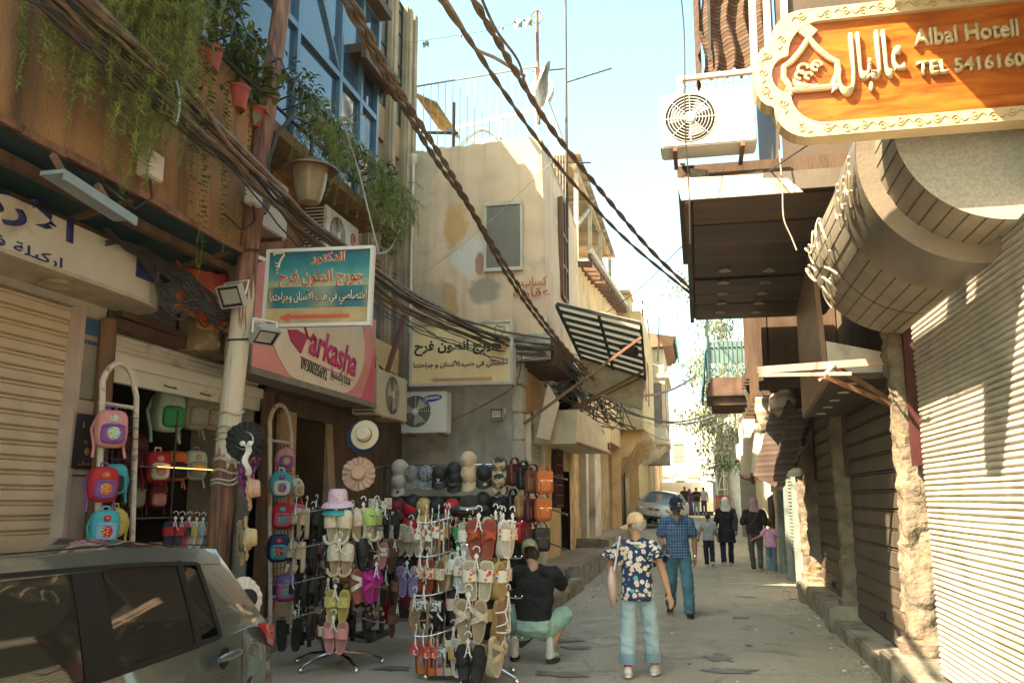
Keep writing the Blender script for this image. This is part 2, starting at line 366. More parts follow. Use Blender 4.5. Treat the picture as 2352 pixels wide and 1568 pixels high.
XL = -5.6
A = thing('shop_building', (-5.6, 4, 0), 'old brown stucco building with planted balcony over the closed cream shutter and backpack shop', 'building')
b = MB(); b.box(-6.6, XL, 6.92, 7.32, 0, 4.3); b.box(-6.6, XL, -8, 6.92, 3.46, 4.3); b.box(-6.6, XL, 7.32, 10.5, 3.75, 4.3)
b.box(-6.6, XL, 10.5, 10.85, 0, 4.3); b.box(-9, -8.6, -8, 13, 0, 12)
b.build('wall', GREYP, A)
b = MB()
rough_wall(b, lambda u, v: (-4.6, -2+u*10.1, 4.27+v*1.83), 90, 16, .03, 2.2, (1, 0, 0))
b.quad((-4.6, 8.1, 4.27), (-8, 8.1, 4.27), (-8, 8.1, 6.1), (-4.6, 8.1, 6.1)); b.quad((-4.6, -2, 6.1), (-4.6, 8.1, 6.1), (-8, 8.1, 6.1), (-8, -2, 6.1)); b.quad((-4.6, -2, 4.27), (-4.6, 8.1, 4.27), (-8, 8.1, 4.27), (-8, -2, 4.27))
b.build('upper_wall', STUC, A, smooth=True)
b = MB(); b.box(-8, -5.3, 8.12, 13, 4.3, 6.05); b.box(-5.3, -4.7, 8.12, 12.75, 5.93, 6.07); b.build('recessed_wall', STUC, A)
b = MB(); b.box(-8.5, -5.06, -2, 12.7, 6.1, 6.2); b.box(-9, -4.75, -2, 4.1, 9.6, 9.75); b.box(-9, -4.75, 4.1, 8.6, 9.6, 11.5); b.box(-9, -4.75, 8.6, 12.7, 9.6, 9.75); b.build('roof', WOODD, A)  # taller middle block is unseen, added to shade the shutters across the street
def frame_grid(b, X, ycuts, zcuts, w=.07, d=.08):
    for y in ycuts: b.box(X-d/2, X+d/2, y-w/2, y+w/2, zcuts[0], zcuts[-1])
    for z in zcuts: b.box(X-d/2+.004, X+d/2-.004, ycuts[0], ycuts[-1], z-w/2, z+w/2)
gl = MB(); yc = [3, 4.3, 5.6, 7.0, 8.4, 9.8, 11.2, 12.0, 12.7]; zc = [6.2, 7.1, 7.85, 9.6]
for i in range(len(yc)-1):
    for k in range(3):
        t = random.uniform(-.012, .012); gl.quad((-5.02+t, yc[i], zc[k]), (-5.02-t, yc[i+1], zc[k]), (-5.02-t, yc[i+1], zc[k+1]), (-5.02+t, yc[i], zc[k+1]))
wb = MB(); frame_grid(wb, -5, yc, zc, .09, .1); wb.bar((-5, 5.6, 8.9), (-5, 8.4, 7.1), .07); wb.bar((-5, 9.8, 9.6), (-5, 11.2, 7.9), .06)
wf = wb.build('window_frame', BLUEF, A); gl.build('pane', GLAZ, wf)
b = MB(); b.box(-6.5, -5.02, 12.7, 12.75, 6.2, 9.6); b.box(-6.3, -4.7, 11.6, 13.05, 8.45, 8.6); b.box(-4.78, -4.7, 11.5, 13.05, 8.3, 8.7); b.bar((-4.9, 12.9, 8.5), (-5.5, 12.9, 7.8), .08); b.build('eave', WOODD, A)
# canopy under the brown wall
b = MB()
for i in range(24):
    y = -2+i*.43; b.bar((-4.55, y, 4.24+random.uniform(-.012, .012)), (-4.55, y+.44, 4.24+random.uniform(-.012, .012)), .05, .06)
cn = b.build('canopy_edge', RUST, A)
b = MB(); b.quad((-4.56, -2, 4.2), (-4.56, 8.2, 4.2), (-5.6, 8.2, 4.0), (-5.6, -2, 4.0)); b.build('canopy_sheet', TEALM, A)
b = MB(); b.bar((-4.75, -2, 4.1), (-4.8, 8.1, 4.1), .08); b.bar((-5.2, -2, 4.0), (-5.2, 8.1, 4.0), .1)
for y in (.5, 2.5, 4.4, 6.2, 7.8): b.bar((-5.6, y, 3.95), (-4.6, y, 4.18), .05)
b.many('canopy_beam', WOODD, A)
b = MB(); shutter(b, -2, 6.9, .17, 3.46, XL-.1, 1, .128, .035, 'double'); b.build('roller_shutter', SHW, A, smooth=True, ang=50)
b = MB(); b.box(-5.72, -5.54, 6.9, 6.96, .17, 3.46); b.box(-5.62, -5.56, 6.96, 7.3, .17, 1.9); b.box(-5.62, -5.55, 6.96, 7.3, 1.92, 2.6)
b.many('pilaster_cladding', mat('pinkish_marble', (.45, .35, .29), .5, .15, 3, .05), A)
b = MB(); b.box(-5.64, -5.57, 6.97, 7.29, 2.62, 3.4); pt = b.build('pilaster_panel', mat('grey_tile_panel', (.26, .24, .2), .4, .1, 4, 0), A)
b = MB()
for k in range(5): b.box(-5.57, -5.563, 6.99+k*.06, 7.035+k*.06, 3.13, 3.17)
b.box(-5.57, -5.562, 6.98, 7.28, 3.22, 3.38); b.build('mosaic_band', flat('blue_mosaic', (.03, .08, .2), .4), pt)
# bag shop interior
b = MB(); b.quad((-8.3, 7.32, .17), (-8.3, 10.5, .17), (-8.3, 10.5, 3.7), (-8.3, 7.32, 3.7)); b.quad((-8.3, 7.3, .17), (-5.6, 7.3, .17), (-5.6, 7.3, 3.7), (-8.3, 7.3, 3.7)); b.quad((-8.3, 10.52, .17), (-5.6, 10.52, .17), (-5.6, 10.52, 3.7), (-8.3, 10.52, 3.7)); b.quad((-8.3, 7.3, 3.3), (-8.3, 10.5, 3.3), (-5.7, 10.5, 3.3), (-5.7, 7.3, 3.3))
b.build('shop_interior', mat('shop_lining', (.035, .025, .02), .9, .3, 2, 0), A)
b = MB(); b.box(-5.74, -5.58, 7.3, 10.52, 3.0, 3.12); b.box(-5.7, -5.62, 7.3, 10.52, 2.84, 3.0); shutter(b, 7.32, 10.5, 3.12, 3.34, -5.68, 1, .05, .02); sb = b.build('shutter_box', WHT, A)
b = MB()
for y in (8.3, 9.0, 9.7): b.tube([(-5.58, y, 2.9), (-5.52, y+.03, 2.88), (-5.52, y+.15, 2.88), (-5.58, y+.18, 2.9)], .008, 5)
b.many('handle', IRON, sb)
b = MB(); b.box(-5.8, -5.5, 7.3, 10.8, 3.34, 3.44); b.bar((-5.52, 7.4, 3.5), (-5.52, 10.8, 3.42), .06); b.build('lintel_beam', WOODD, A)
b = MB(); shutter(b, 7.35, 8.5, 3.45, 3.9, -5.62, 1, .06, .015); b.build('vent_louvre', mat('dull_grey_louvre', (.18, .17, .15), .5, .2, 4, 0, metal=.3), A)
b = MB(); b.tube([(-5.5, 7.25, .17), (-5.52, 7.27, 1.5), (-5.5, 7.24, 2.6), (-5.54, 7.26, 3.4)], [.1, .085, .08, .09], 8); b.build('timber_post', WOODM, A, smooth=True)
b = MB(); b.box(-5.7, -5.55, 10.5, 10.75, .17, 3.3); b.build('timber_post', WOODM, A)

# pale stone front with doorway 163, between the shop and the block's end
B = thing('apartment_block', (-5.6, 13.5, 0), 'tall tan apartment block with vertical concrete fins and dusty tall windows', 'building')
b = MB(); b.box(-9, -5.68, 12.75, 16.12, 4.2, 11.7); b.box(-9, -5.6, 12.74, 16.14, 8.36, 9.02); b.build('wall', STUC2, B)
fins = MB()
for y in (12.76, 13.98, 14.9, 15.78): fins.box(-5.7, -5.46, y-.09, y+.09, 3.9, 11.7); fins.box(-5.7, -5.5, y-.16, y-.1, 3.9, 11.7)
fins.box(-5.7, -5.44, 15.95, 16.12, 3.9, 11.7); fins.box(-5.7, -5.47, 12.9, 13.2, 5.8, 11.7)
fins.many('concrete_fin', mat('fin_concrete', (.34, .25, .15), .9, .2, 3, .5, 50, streak=.5), B)
for y0, y1 in ((13.22, 13.8), (14.1, 14.72), (15.02, 15.62)):
    b = MB(); frame_grid(b, -5.62, [y0, y1], [9.05, 9.6, 10.3, 11.0, 11.5, 11.68], .035, .05); f = b.build('window', IRON, B)
    g = MB()
    for k in range(5): t = random.uniform(-.02, .02); z = [9.05, 9.6, 10.3, 11.0, 11.5, 11.68]; g.quad((-5.63+t, y0, z[k]), (-5.63, y1, z[k]), (-5.63, y1, z[k+1]), (-5.63+t, y0, z[k+1]))
    g.build('pane', DIRTG, f)
    b = MB(); b.box(-5.66, -5.6, y0, y1, 5.9, 8.25); b.box(-5.63, -5.57, y0+.07, y1-.07, 5.98, 8.15); b.build('infill_panel', mat('brown_panel', (.2, .115, .06), .85, .2, 3, .5, 60), B)
    b = MB(); b.box(-5.66, -5.58, y0, y1, 4.3, 5.8); b.build('infill_panel', mat('grey_panel', (.11, .1, .08), .7, .3, 3, .2), B)
b = MB(); b.box(-9, -5.62, 10.85, 16.3, 2.9, 4.25); b.box(-9, -5.62, 10.85, 11.55, .17, 2.9); b.box(-9, -5.62, 12.6, 16.3, .17, 2.9); b.build('ground_wall', mat('dark_ground_wall', (.12, .072, .038), .9, .3, 2, .5, 40, streak=.5), B)  # street-level wall in a darker brown than the render above, with streaks
b = MB(); b.prism([(-5.6, 12.55, .17), (-5.35, 12.55, .17), (-5.6, 12.55, 2.9)], (0, .25, 0)); b.prism([(-5.6, 10.95, .17), (-5.5, 10.95, .17), (-5.55, 10.95, 2.9), (-5.6, 10.95, 2.9)], (0, .5, 0)); b.many('stone_buttress', mat('rough_tan_stone', (.42, .29, .17), .9, .25, 4, .8, 40), B)
b = MB(); b.box(-6.2, -6.1, 11.55, 12.6, .17, 2.9); d = b.build('door', mat('dark_carved_door', (.025, .018, .015), .6, .3, 6, .3), B)
b = MB()
for k in range(9): b.tube([(-6.08, 11.65+k*.1, .3), (-6.08, 11.65+k*.1, 2.8)], .008, 5)
b.build('grille', IRON, d)
b = MB(); b.box(-5.6, -5.585, 12.62, 12.82, 2.42, 2.62); q = b.build('number_plate', mat('dark_number_plate', (.05, .05, .06), .5, .1, 4, 0), B)
text('lettering', '163', (-5.58, 12.645, 2.47), YY, ZZ, .15, .1, flat('plate_ink', (.5, .46, .38)), B)
b = MB(); b.box(-5.75, -5.55, 10.9, 12.9, 2.85, 3.1); b.box(-5.6, -5.4, 10.5, 13.2, 3.1, 3.25); b.build('lintel_beam', WOODD, B)
b = MB(); b.box(-5.6, -5.57, 11.0, 11.5, 2.35, 2.85); b.build('notice_board', mat('brown_board', (.16, .1, .055), .7, .2, 4, .1), B)

# cream corner house, front faces the camera
Cc = thing('corner_house', (-4.2, 16.3, 0), 'cream plastered corner house with shuttered window and roof railing', 'house')
def front(u, v): return (-5.6+u*(2.98+.18*(1-v)*-1+.0), 16.14, 4.72+v*4.0)
b = MB()
def fr(u, v):
    x1 = -2.72-.1*v; zt = 8.72+.12*u+(.05*fbm((u*5, 3, 1), 2) if v > .99 else 0); p = V((-5.62+u*(x1+5.62), 16.14, 4.75+v*(zt-4.75)))
    return p+V((0, -fbm(p, 1.3)*.02, 0))
b.grid(fr, 60, 60)
def sd(u, v):
    zt = 8.84-.25*u; p = V((-2.72-.1*v, 16.14+u*5.2, 4.75+v*(zt-4.75))); return p+V((fbm(p, 1.5)*.02 if u > .01 else -fbm(p, 1.3)*0, 0, 0))
b.grid(sd, 40, 40)
b.quad((-5.6, 16.14, 8.65), (-2.8, 16.14, 8.75), (-2.8, 21.3, 8.5), (-5.6, 21.3, 8.5)); b.quad((-5.6, 16.2, 4.75), (-2.75, 16.2, 4.75), (-2.75, 21.3, 4.75), (-5.6, 21.3, 4.75))
b.build('upper_wall', PALE, Cc, smooth=True)
b = MB(); rough_wall(b, lambda u, v: (-5.62+u*2.37, 16.2, .1+v*4.7), 30, 50, .035, 1.8, (0, -1, 0)); b.build('lower_wall', GREYP, Cc, smooth=True)
b = MB()
for k in range(9): z = .2+k*.52; b.box(-3.42+.02*(k % 2), -3.22+random.uniform(-.03, .03), 16.16+random.uniform(-.02, 0), 16.6, z, z+.5)
b.build('corner_stone', mat('corner_limestone', (.5, .44, .33), .85, .2, 3, .5, 30, dirt=.3), Cc, bevel=.02)
b = MB(); rough_wall(b, lambda u, v: (-5.6+u*2.95, 16.05-.0*v, 4.3+v*.5), 40, 8, .12, 2.5, (0, -1, 0)); b.box(-5.6, -2.75, 16.1, 16.5, 4.3, 4.74); b.build('broken_ledge', mat('crumbled_plaster', (.5, .45, .37), .95, .3, 6, 1, 30, dirt=.5), Cc, smooth=True)
b = MB(); b.box(-3.92, -3.24, 16.08, 16.13, 6.15, 7.42); wn = b.build('window_shutter', mat('grey_brown_board', (.17, .145, .11), .7, .12, 2, .1), Cc)
b = MB(); b.box(-3.97, -3.19, 16.06, 16.1, 7.42, 7.5); b.box(-3.97, -3.92, 16.07, 16.1, 6.1, 7.42); b.box(-3.24, -3.19, 16.07, 16.1, 6.1, 7.42); b.box(-3.97, -3.19, 16.06, 16.1, 6.08, 6.15); b.build('frame', mat('pale_stone_trim', (.5, .42, .32), .85, .15, 3, .3), wn)
b = MB(); frame_grid(b, -2.73, [18.05, 18.45, 18.85], [6.0, 6.7, 7.4, 8.2], .07, .1); wn = b.build('window', WOODM, Cc); b = MB(); b.quad((-2.76, 18.05, 6), (-2.76, 18.85, 6), (-2.76, 18.85, 8.2), (-2.76, 18.05, 8.2)); b.build('pane', DIRTG, wn)
# faded paint soaked into the plaster, with ragged brushed edges
def blobs(m, items, wob=.35):
    n = m.node_tree.nodes; L = m.node_tree.links; b = n['Principled BSDF']; tc = n.new('ShaderNodeTexCoord'); nz = n.new('ShaderNodeTexNoise'); nz.inputs['Scale'].default_value = 3.5; nz.inputs['Detail'].default_value = 9; L.new(tc.outputs['Object'], nz.inputs[0])
    for c, rx, rz, colr, st in items:
        mp = n.new('ShaderNodeMapping'); mp.vector_type = 'TEXTURE'; mp.inputs['Location'].default_value = c; mp.inputs['Scale'].default_value = (rx, 9, rz); L.new(tc.outputs['Object'], mp.inputs[0]); ln = n.new('ShaderNodeVectorMath'); ln.operation = 'LENGTH'; L.new(mp.outputs[0], ln.inputs[0])
        ad = n.new('ShaderNodeMath'); ad.operation = 'MULTIPLY_ADD'; ad.inputs[1].default_value = 1.7; L.new(nz.outputs[0], ad.inputs[0]); L.new(ln.outputs['Value'], ad.inputs[2]); q = n.new('ShaderNodeMapRange'); q.inputs[1].default_value = 1.62; q.inputs[2].default_value = 1.95; q.inputs[3].default_value = st; q.inputs[4].default_value = 0; L.new(ad.outputs[0], q.inputs[0])
        mx = n.new('ShaderNodeMix'); mx.data_type = 'RGBA'; L.new(q.outputs[0], mx.inputs[0]); L.new(b.inputs[0].links[0].from_socket, mx.inputs[6]); mx.inputs[7].default_value = (*colr, 1); L.new(mx.outputs[2], b.inputs[0])
it = []
for x, y, w_, h_, c, st in ((1045, 520, 55, 100, (.56, .3, .1), .85), (1035, 690, 40, 80, (.5, .28, .1), .8), (1085, 590, 85, 100, (.6, .55, .47), .8), (1102, 605, 22, 60, (.34, .15, .08), .85), (1115, 665, 80, 60, (.25, .21, .17), .75), (1215, 690, 90, 60, (.6, .42, .3), .5), (985, 700, 90, 130, (.34, .29, .22), .5), (1230, 320, 120, 60, (.42, .36, .27), .5), (975, 360, 60, 260, (.38, .32, .24), .5)):
    p = P(x, y, Y=16.14); q = P(x+w_/2, y+h_/2, Y=16.14); it.append(((p.x+4.2, -.16, p.z), abs(q.x-p.x), abs(q.z-p.z), c, st))
blobs(PALE, it)
REDW = flat('faded_red_paint', (.45, .14, .07), .9)
text('lettering', 'كساب', P(1198, 662, Y=16.08), XX, ZZ, .5, .22, REDW, Cc, ext=.001); text('lettering', 'عقارية', P(1178, 690, Y=16.08), XX, ZZ, .72, .25, REDW, Cc, ext=.001)
b = MB(); b.tube([(-5.45, 16.0, 8.45), (-5.46, 16.0, 6.5), (-5.44, 16.0, 4.9)], .05, 8); b.tube([(-5.7, 15.9, 8.6), (-5.55, 15.95, 8.55), (-5.45, 16.0, 8.4)], .055, 8); b.lathe([(.05, 0), (.09, .05), (.09, .2)], (-5.45, 16, 8.4), 10); b.many('drainpipe', mat('cream_plastic_pipe', (.62, .52, .36), .5, .1, 3, 0), Cc, smooth=True)
b = MB(); rough_wall(b, lambda u, v: (-3.25, 16.2+u*4.6, .1+v*4.7), 30, 30, .03, 1.8, (1, 0, 0)); b.build('side_wall', OCHRE, Cc, smooth=True)
b = MB(); shutter(b, 16.55, 17.9, .4, 3.2, -3.2, 1, .07, .02); b.build('roller_shutter', SHG, Cc, smooth=True, ang=50)
b = MB(); b.box(-3.24, -3.12, 16.4, 16.55, .3, 3.3); b.box(-3.24, -3.12, 17.9, 18.3, .3, 3.3); b.many('door_jamb', mat('pale_metal_jamb', (.6, .52, .4), .6, .12, 3, .1, dirt=.3), Cc)
b = MB()
for k in range(8): b.tube([(-3.14, 19.7+k*.14, 1.5), (-3.14, 19.7+k*.14, 3.0)], .012, 5)
for k in range(7): b.tube([(-3.14, 19.7, 1.55+k*.23), (-3.14, 20.7, 1.55+k*.23)], .01, 5)
b.build('window_grille', mat('dark_red_iron', (.12, .02, .025), .5, .2, 4, 0), Cc)
b = MB(); b.box(-3.3, -3.22, 19.7, 20.7, 1.5, 3.0); b.build('window', GLAZ, Cc)
# roof railing, posts
R = MB()
R.tube([(-5.5, 16.3, 10.25), (-4, 16.3, 10.35), (-2.95, 16.3, 10.42)], .02, 6)
for k in range(17): x = -5.5+k*.158; R.tube([(x, 16.3, 8.7), (x, 16.3, 10.26+(x+5.5)*.065)], .008, 5)
for k in range(10): y = 16.3+k*.45; R.tube([(-2.95, y, 8.75), (-2.95, y, 10.4)], .008, 5)
R.tube([(-2.95, 16.3, 10.42), (-2.95, 20.5, 10.42)], .018, 6)
R.bar((-5.2, 17.5, 9.75), (-2.95, 17.2, 9.95), .03, .1); R.bar((-3.9, 17.3, 8.7), (-3.9, 17.3, 9.85), .06)
R.build('roof_railing', mat('grey_painted_rail', (.3, .3, .28), .5, .2, 5, 0), Cc)

# next houses along the left
D = thing('timber_frame_house', (-3, 27, 0), 'ochre house with a half-built timber frame room on its roof and a deep fascia', 'house')
b = MB(); rough_wall(b, lambda u, v: (-2.85, 21.35+u*12, 3.6+v*(4.15+1.25*u)), 50, 24, .04, 1.2, (1, 0, 0)); b.quad((-2.85, 33.35, .3), (-7, 33.35, .3), (-7, 33.35, 9), (-2.85, 33.35, 9)); b.quad((-2.85, 21.35, 3.6), (-2.85, 33.35, 3.6), (-4, 33.35, 3.6), (-4, 21.35, 3.6)); b.quad((-2.85, 21.3, 7.75), (-7, 21.3, 7.75), (-7, 33, 9), (-2.85, 33.3, 9)); b.build('upper_wall', OCHRE, D, smooth=True); b = MB(); b.box(-9, -4.3, 16.4, 33.3, -.1, 7.7); b.box(-4.3, -3.35, 23.05, 33.3, -.1, 3.58); b.build('light_block', DARK, D)  # dark solid block is unseen, added to stop sunlight leaking through the house
b = MB(); rough_wall(b, lambda u, v: (-3.3, 22.9+u*10.4, .3+v*3.4), 60, 24, .06, 1.6, (1, 0, 0)); rough_wall(b, lambda u, v: (-3.3, 20.75+u*.6, .3+v*3.4), 4, 24, .05, 1.6, (1, 0, 0)); b.box(-3.6, -3.32, 21.3, 22.95, 2.4, 3.7); b.build('lower_wall', mat('flaking_ochre', (.5, .36, .2), .92, .25, 2.2, .9, 24, dirt=.6, dcol=(.28, .18, .09), ds=1.6, streak=.4), D, smooth=True)
b = MB(); b.box(-3.9, -3.8, 21.35, 22.9, .4, 2.4); b.build('door', DARK, D)
b = MB(); b.box(-3.35, -3.12, 25.0, 25.6, .5, 3.6); b.box(-3.35, -2.95, 25.6, 27.2, .5, 3.6); b.many('stone_pier', mat('grey_limestone', (.5, .45, .36), .88, .2, 1.6, .5, 30, dirt=.4), D, bevel=.02)
b = MB()
for k in range(15): y = 21.6+k*.8; z = 7.65+.104*(y-21.35); b.bar((-3.2, y, z), (-2.45, y, z-.05), .13, .14)
b.bar((-2.5, 21.3, 7.78), (-2.5, 33.4, 9.0), .08, .1); b.many('roof_beam', WOODM, D)
b = MB(); b.tube([(-2.45, 21.3, 7.9), (-2.45, 33.4, 9.1)], .06, 6); b.build('gutter', mat('pale_gutter', (.6, .55, .45), .6, .1, 3, 0), D)
b = MB()
for (x, y) in ((-3.1, 23.3), (-3.1, 26.5), (-3.1, 29.5), (-3.1, 33), (-4.6, 23.3), (-4.6, 29.5)):
    b.bar((x, y, 7.9), (x+.03, y, 10.9), .12)
for x in (-3.1, -4.6): b.bar((x, 23, 10.9), (x, 33.4, 11.1), .12)
for k in range(7): b.bar((-5, 23.3+k*1.6, 11.05), (-2.9, 23.3+k*1.6, 11.05), .09)
for k in range(11): b.bar((-3.08, 29.6+k*.33, 8.6), (-3.08, 29.6+k*.33, 10.1), .05)
b.bar((-3.1, 23.3, 9.2), (-3.1, 26.5, 10.8), .09); b.bar((-3.1, 26.5, 9.6), (-3.1, 33, 9.8), .09)
tf = b.build('timber_frame', mat('bleached_timber', (.42, .34, .24), .85, .25, 4, .3), D)
b = MB(); b.box(-5.2, -2.9, 22.8, 33.6, 11.15, 11.22); b.build('roof_sheet', mat('weathered_sheet', (.3, .25, .19), .8, .3, 2, .2), tf)
b = MB(); b.quad((-4.7, 24, 8), (-4.7, 32, 8.6), (-4.7, 32, 10.6), (-4.7, 24, 10.4)); b.build('back_wall', mat('green_painted_wall', (.08, .2, .07), .8, .25, 2, .2), tf)
b = MB(); b.box(-3.4, -2.35, 33, 34.6, 7.2, 9.5); b.box(-3.4, -2.3, 32.9, 34.7, 9.5, 9.65); b.build('chimney_block', OCHRE, D, bevel=.03)
# old house on scalloped brackets
H = thing('bracketed_house', (-3, 37, 0), 'old ochre house whose upper floor juts out on curved plaster brackets', 'house')
b = MB(); rough_wall(b, lambda u, v: (-1.95, 33.4+u*8.6, 4.3+v*4.6), 30, 20, .04, 1.2, (1, 0, 0)); b.quad((-1.95, 33.4, 4.3), (-6, 33.4, 4.3), (-6, 33.4, 8.9), (-1.95, 33.4, 8.9)); b.quad((-1.95, 33.4, 4.3), (-1.95, 42, 4.3), (-4, 42, 4.3), (-4, 33.4, 4.3)); b.quad((-1.95, 33.4, 8.9), (-1.95, 42, 8.9), (-6, 42, 8.9), (-6, 33.4, 8.9)); b.build('upper_wall', OCHRE, H, smooth=True); b = MB(); b.box(-9, -4.1, 33.45, 42, -.1, 8.8); b.build('light_block', DARK, H)  # second unseen dark block, added to keep sun out of the hollow house
b = MB(); rough_wall(b, lambda u, v: (-3.2, 33.3+u*9.0, .3+v*4), 30, 20, .05, 1.6, (1, 0, 0)); b.build('lower_wall', mat('flaking_ochre', (.5, .36, .2)), H, smooth=True)
for k in range(6):
    y = 34+k*1.55; b = MB(); pr = [(-3.25, 4.3), (-1.9, 4.3), (-1.92, 4.05), (-2.1, 3.85), (-2.3, 3.82), (-2.42, 3.55), (-2.62, 3.3), (-2.85, 3.28), (-2.95, 2.95), (-3.1, 2.7), (-3.25, 2.6)]
    b.prism([V((x, y, z)) for x, z in pr], (0, .16, 0)); b.build('bracket', OCHRE, H)
b = MB(); b.box(-3.26, -3.1, 36.2, 36.5, .6, 3.3); b.box(-3.26, -3.1, 38.2, 38.5, .6, 3.3); b.box(-3.3, -3.16, 36.5, 38.2, .6, 3.2); b.build('door', WOODD, H)
b = MB(); b.box(-2.0, -1.93, 35, 35.9, 5.6, 7.4); b.box(-2.0, -1.93, 37, 37.9, 5.6, 7.4); b.many('window', mat('rust_red_joinery', (.3, .1, .05), .7, .2, 4, .1), H)
# bay window house
W = thing('bay_window_house', (-2.3, 45, 0), 'ochre house with a stacked wooden bay window and green edged roof', 'house')
b = MB(); b.box(-7, -2.75, 42.05, 56, .3, 9.6); b.build('wall', OCHRE, W)
b = MB(); b.box(-2.75, -1.45, 43, 47.5, 4.6, 9.0); b.box(-2.75, -1.35, 42.9, 47.6, 4.3, 4.62); b.box(-2.75, -1.25, 42.9, 47.6, 7.55, 7.75); b.prism([(-2.75, 43.2, 4.3), (-1.5, 43.2, 4.3), (-2.0, 43.2, 3.8), (-2.75, 43.2, 3.4)], (0, 4, 0)); by = b.build('bay', mat('bay_cream', (.62, .5, .34), .85, .15, 2, .2, dirt=.3), W)
b = MB()
for y in (43.4, 44.8, 46.2): b.box(-1.46, -1.42, y, y+1.1, 5.2, 7.3)
b.box(-2.5, -1.6, 42.96, 43.02, 5.2, 7.3); wn = b.build('window', mat('rust_red_joinery', (.3, .1, .05)), by)
b = MB()
for y in (43.5, 44.9, 46.3): b.box(-1.43, -1.41, y, y+.9, 5.3, 7.2)
b.box(-2.4, -1.7, 42.94, 42.97, 5.3, 7.2); b.build('pane', DIRTG, wn)
b = MB(); b.prism([(-3, 42.5, 9), (-1.0, 42.5, 9.05), (-.85, 42.5, 9.5), (-3, 42.5, 9.9)], (0, 6, 0)); b.box(-2.9, -1.3, 48.6, 53, 9.6, 9.9); b.build('roof', mat('brown_eave', (.26, .13, .07), .8, .2, 3, .2), W)
b = MB(); b.box(-.86, -.8, 42.4, 48.6, 9.1, 9.55); b.build('eave_edge', flat('green_eave', (.05, .35, .2)), W)
b = MB(); b.box(-2.9, -1.55, 49.5, 52, 3.6, 9.5); b.build('bay', mat('grey_brown_bay', (.36, .27, .19), .85, .2, 2, .2), W)
b = MB()
for y in (49.7, 50.5, 51.3): b.box(-1.56, -1.52, y, y+.55, 5.5, 8)
b.many('window', DIRTG, W)
b = MB(); b.box(-2.9, -2.7, 56, 70, .3, 7); b.build('rear_wall', OCHRE, W)
# ======================= RIGHT SIDE =======================
SOFF = mat('dark_soffit_board', (.085, .058, .037), .55, .25, 3, .15, 40, stretch=(.4, 2, 1), dirt=.3, dcol=(.16, .09, .05))
TILE = mat('barrel_stone_tile', (.2, .17, .125), .6, .14, 5, .12, 60, dirt=.25, dcol=(.25, .2, .14))
TERR = mat('speckled_terrazzo', (.3, .28, .235), .6, .2, 60, .1, 80)
GSHEET = mat('grey_metal_sheet', (.15, .13, .1), .42, .15, 1.5, .05, 30, metal=.3, dirt=.3, dcol=(.18, .13, .08))
PILM = mat('flaking_pillar', (.2, .155, .11), .92, .35, 5, 1, 26, dirt=.5, dcol=(.27, .17, .09), ds=3)
REDP = mat('maroon_jamb_paint', (.07, .014, .012), .6, .3, 4, .2)
XR = 1.92
Rb = thing('shop_row', (1.95, 9, 0), 'row of closed shops with grey roller shutters between flaking stone pillars', 'building')
b = MB(); b.box(XR+.3, 9, -6, 17.8, 3.0, 8.9); b.box(XR+.3, 9, -6, 4.2, 0, 3.3); b.build('wall', mat('dark_stained_wall', (.12, .08, .05), .9, .3, 1.2, .4, 30, dirt=.5), Rb)
def sh(y0, y1, z0, z1, kind, pitch, dp, m, X=XR+.06):
    b = MB(); shutter(b, y0, y1, z0, z1, X, -1, pitch, dp, kind); s = b.build('roller_shutter', m, Rb, smooth=True, ang=50); return s
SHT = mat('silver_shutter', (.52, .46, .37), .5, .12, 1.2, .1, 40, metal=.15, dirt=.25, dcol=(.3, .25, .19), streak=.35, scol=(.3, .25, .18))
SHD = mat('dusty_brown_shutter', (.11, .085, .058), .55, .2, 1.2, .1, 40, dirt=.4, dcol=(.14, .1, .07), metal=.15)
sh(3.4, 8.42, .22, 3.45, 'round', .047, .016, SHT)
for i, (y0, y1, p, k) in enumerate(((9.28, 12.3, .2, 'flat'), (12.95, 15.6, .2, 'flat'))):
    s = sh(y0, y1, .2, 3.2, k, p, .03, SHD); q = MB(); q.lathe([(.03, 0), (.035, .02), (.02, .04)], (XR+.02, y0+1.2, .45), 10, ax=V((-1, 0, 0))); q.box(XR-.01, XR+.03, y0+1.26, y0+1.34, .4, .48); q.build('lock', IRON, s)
for (y, w, hh) in ((8.82, .17, 3.5), (12.6, .16, 3.1), (15.85, .2, 3.1), (16.9, .18, 3.1)):
    b = MB(); N = 14
    def pil(u, v, y=y, w=w, hh=hh):
        t = 2*pi*u; c, s_ = cos(t), sin(t); k = (abs(c)**5+abs(s_)**5)**-.2; p = V((XR+.03+c*k*.15, y+s_*k*w, .02+v*hh))
        return p+V((c, s_, 0))*(fbm((p.x+y, p.y, p.z*.8), 5)*.045+.03*sin(12.9*int(v*hh/.31+y))+.02*fbm((p.x, p.y+y, p.z), 16)+(.05 if v < .12 else 0))
    b.grid(pil, 28, 110); b.build('pillar', PILM, Rb, smooth=True)
    b = MB(); b.box(XR-.0, XR+.12, y-w-.09, y-w-.02, 2.0, 3.4); b.box(XR, XR+.12, y+w+.02, y+w+.1, .2, 3.3); b.many('jamb', REDP, Rb)
b = MB()
for y0, y1, z in ((3, 8.5, .2), (9.1, 12.35, .17), (12.9, 15.7, .3), (16.0, 16.8, .28)): b.box(1.66, 2.1, y0, y1, -.05, z)
for y in (8.82, 12.6, 15.85): b.box(1.6, 2.1, y-.28, y+.27, -.05, .32)
b.many('doorstep', KERB, Rb, bevel=.02)
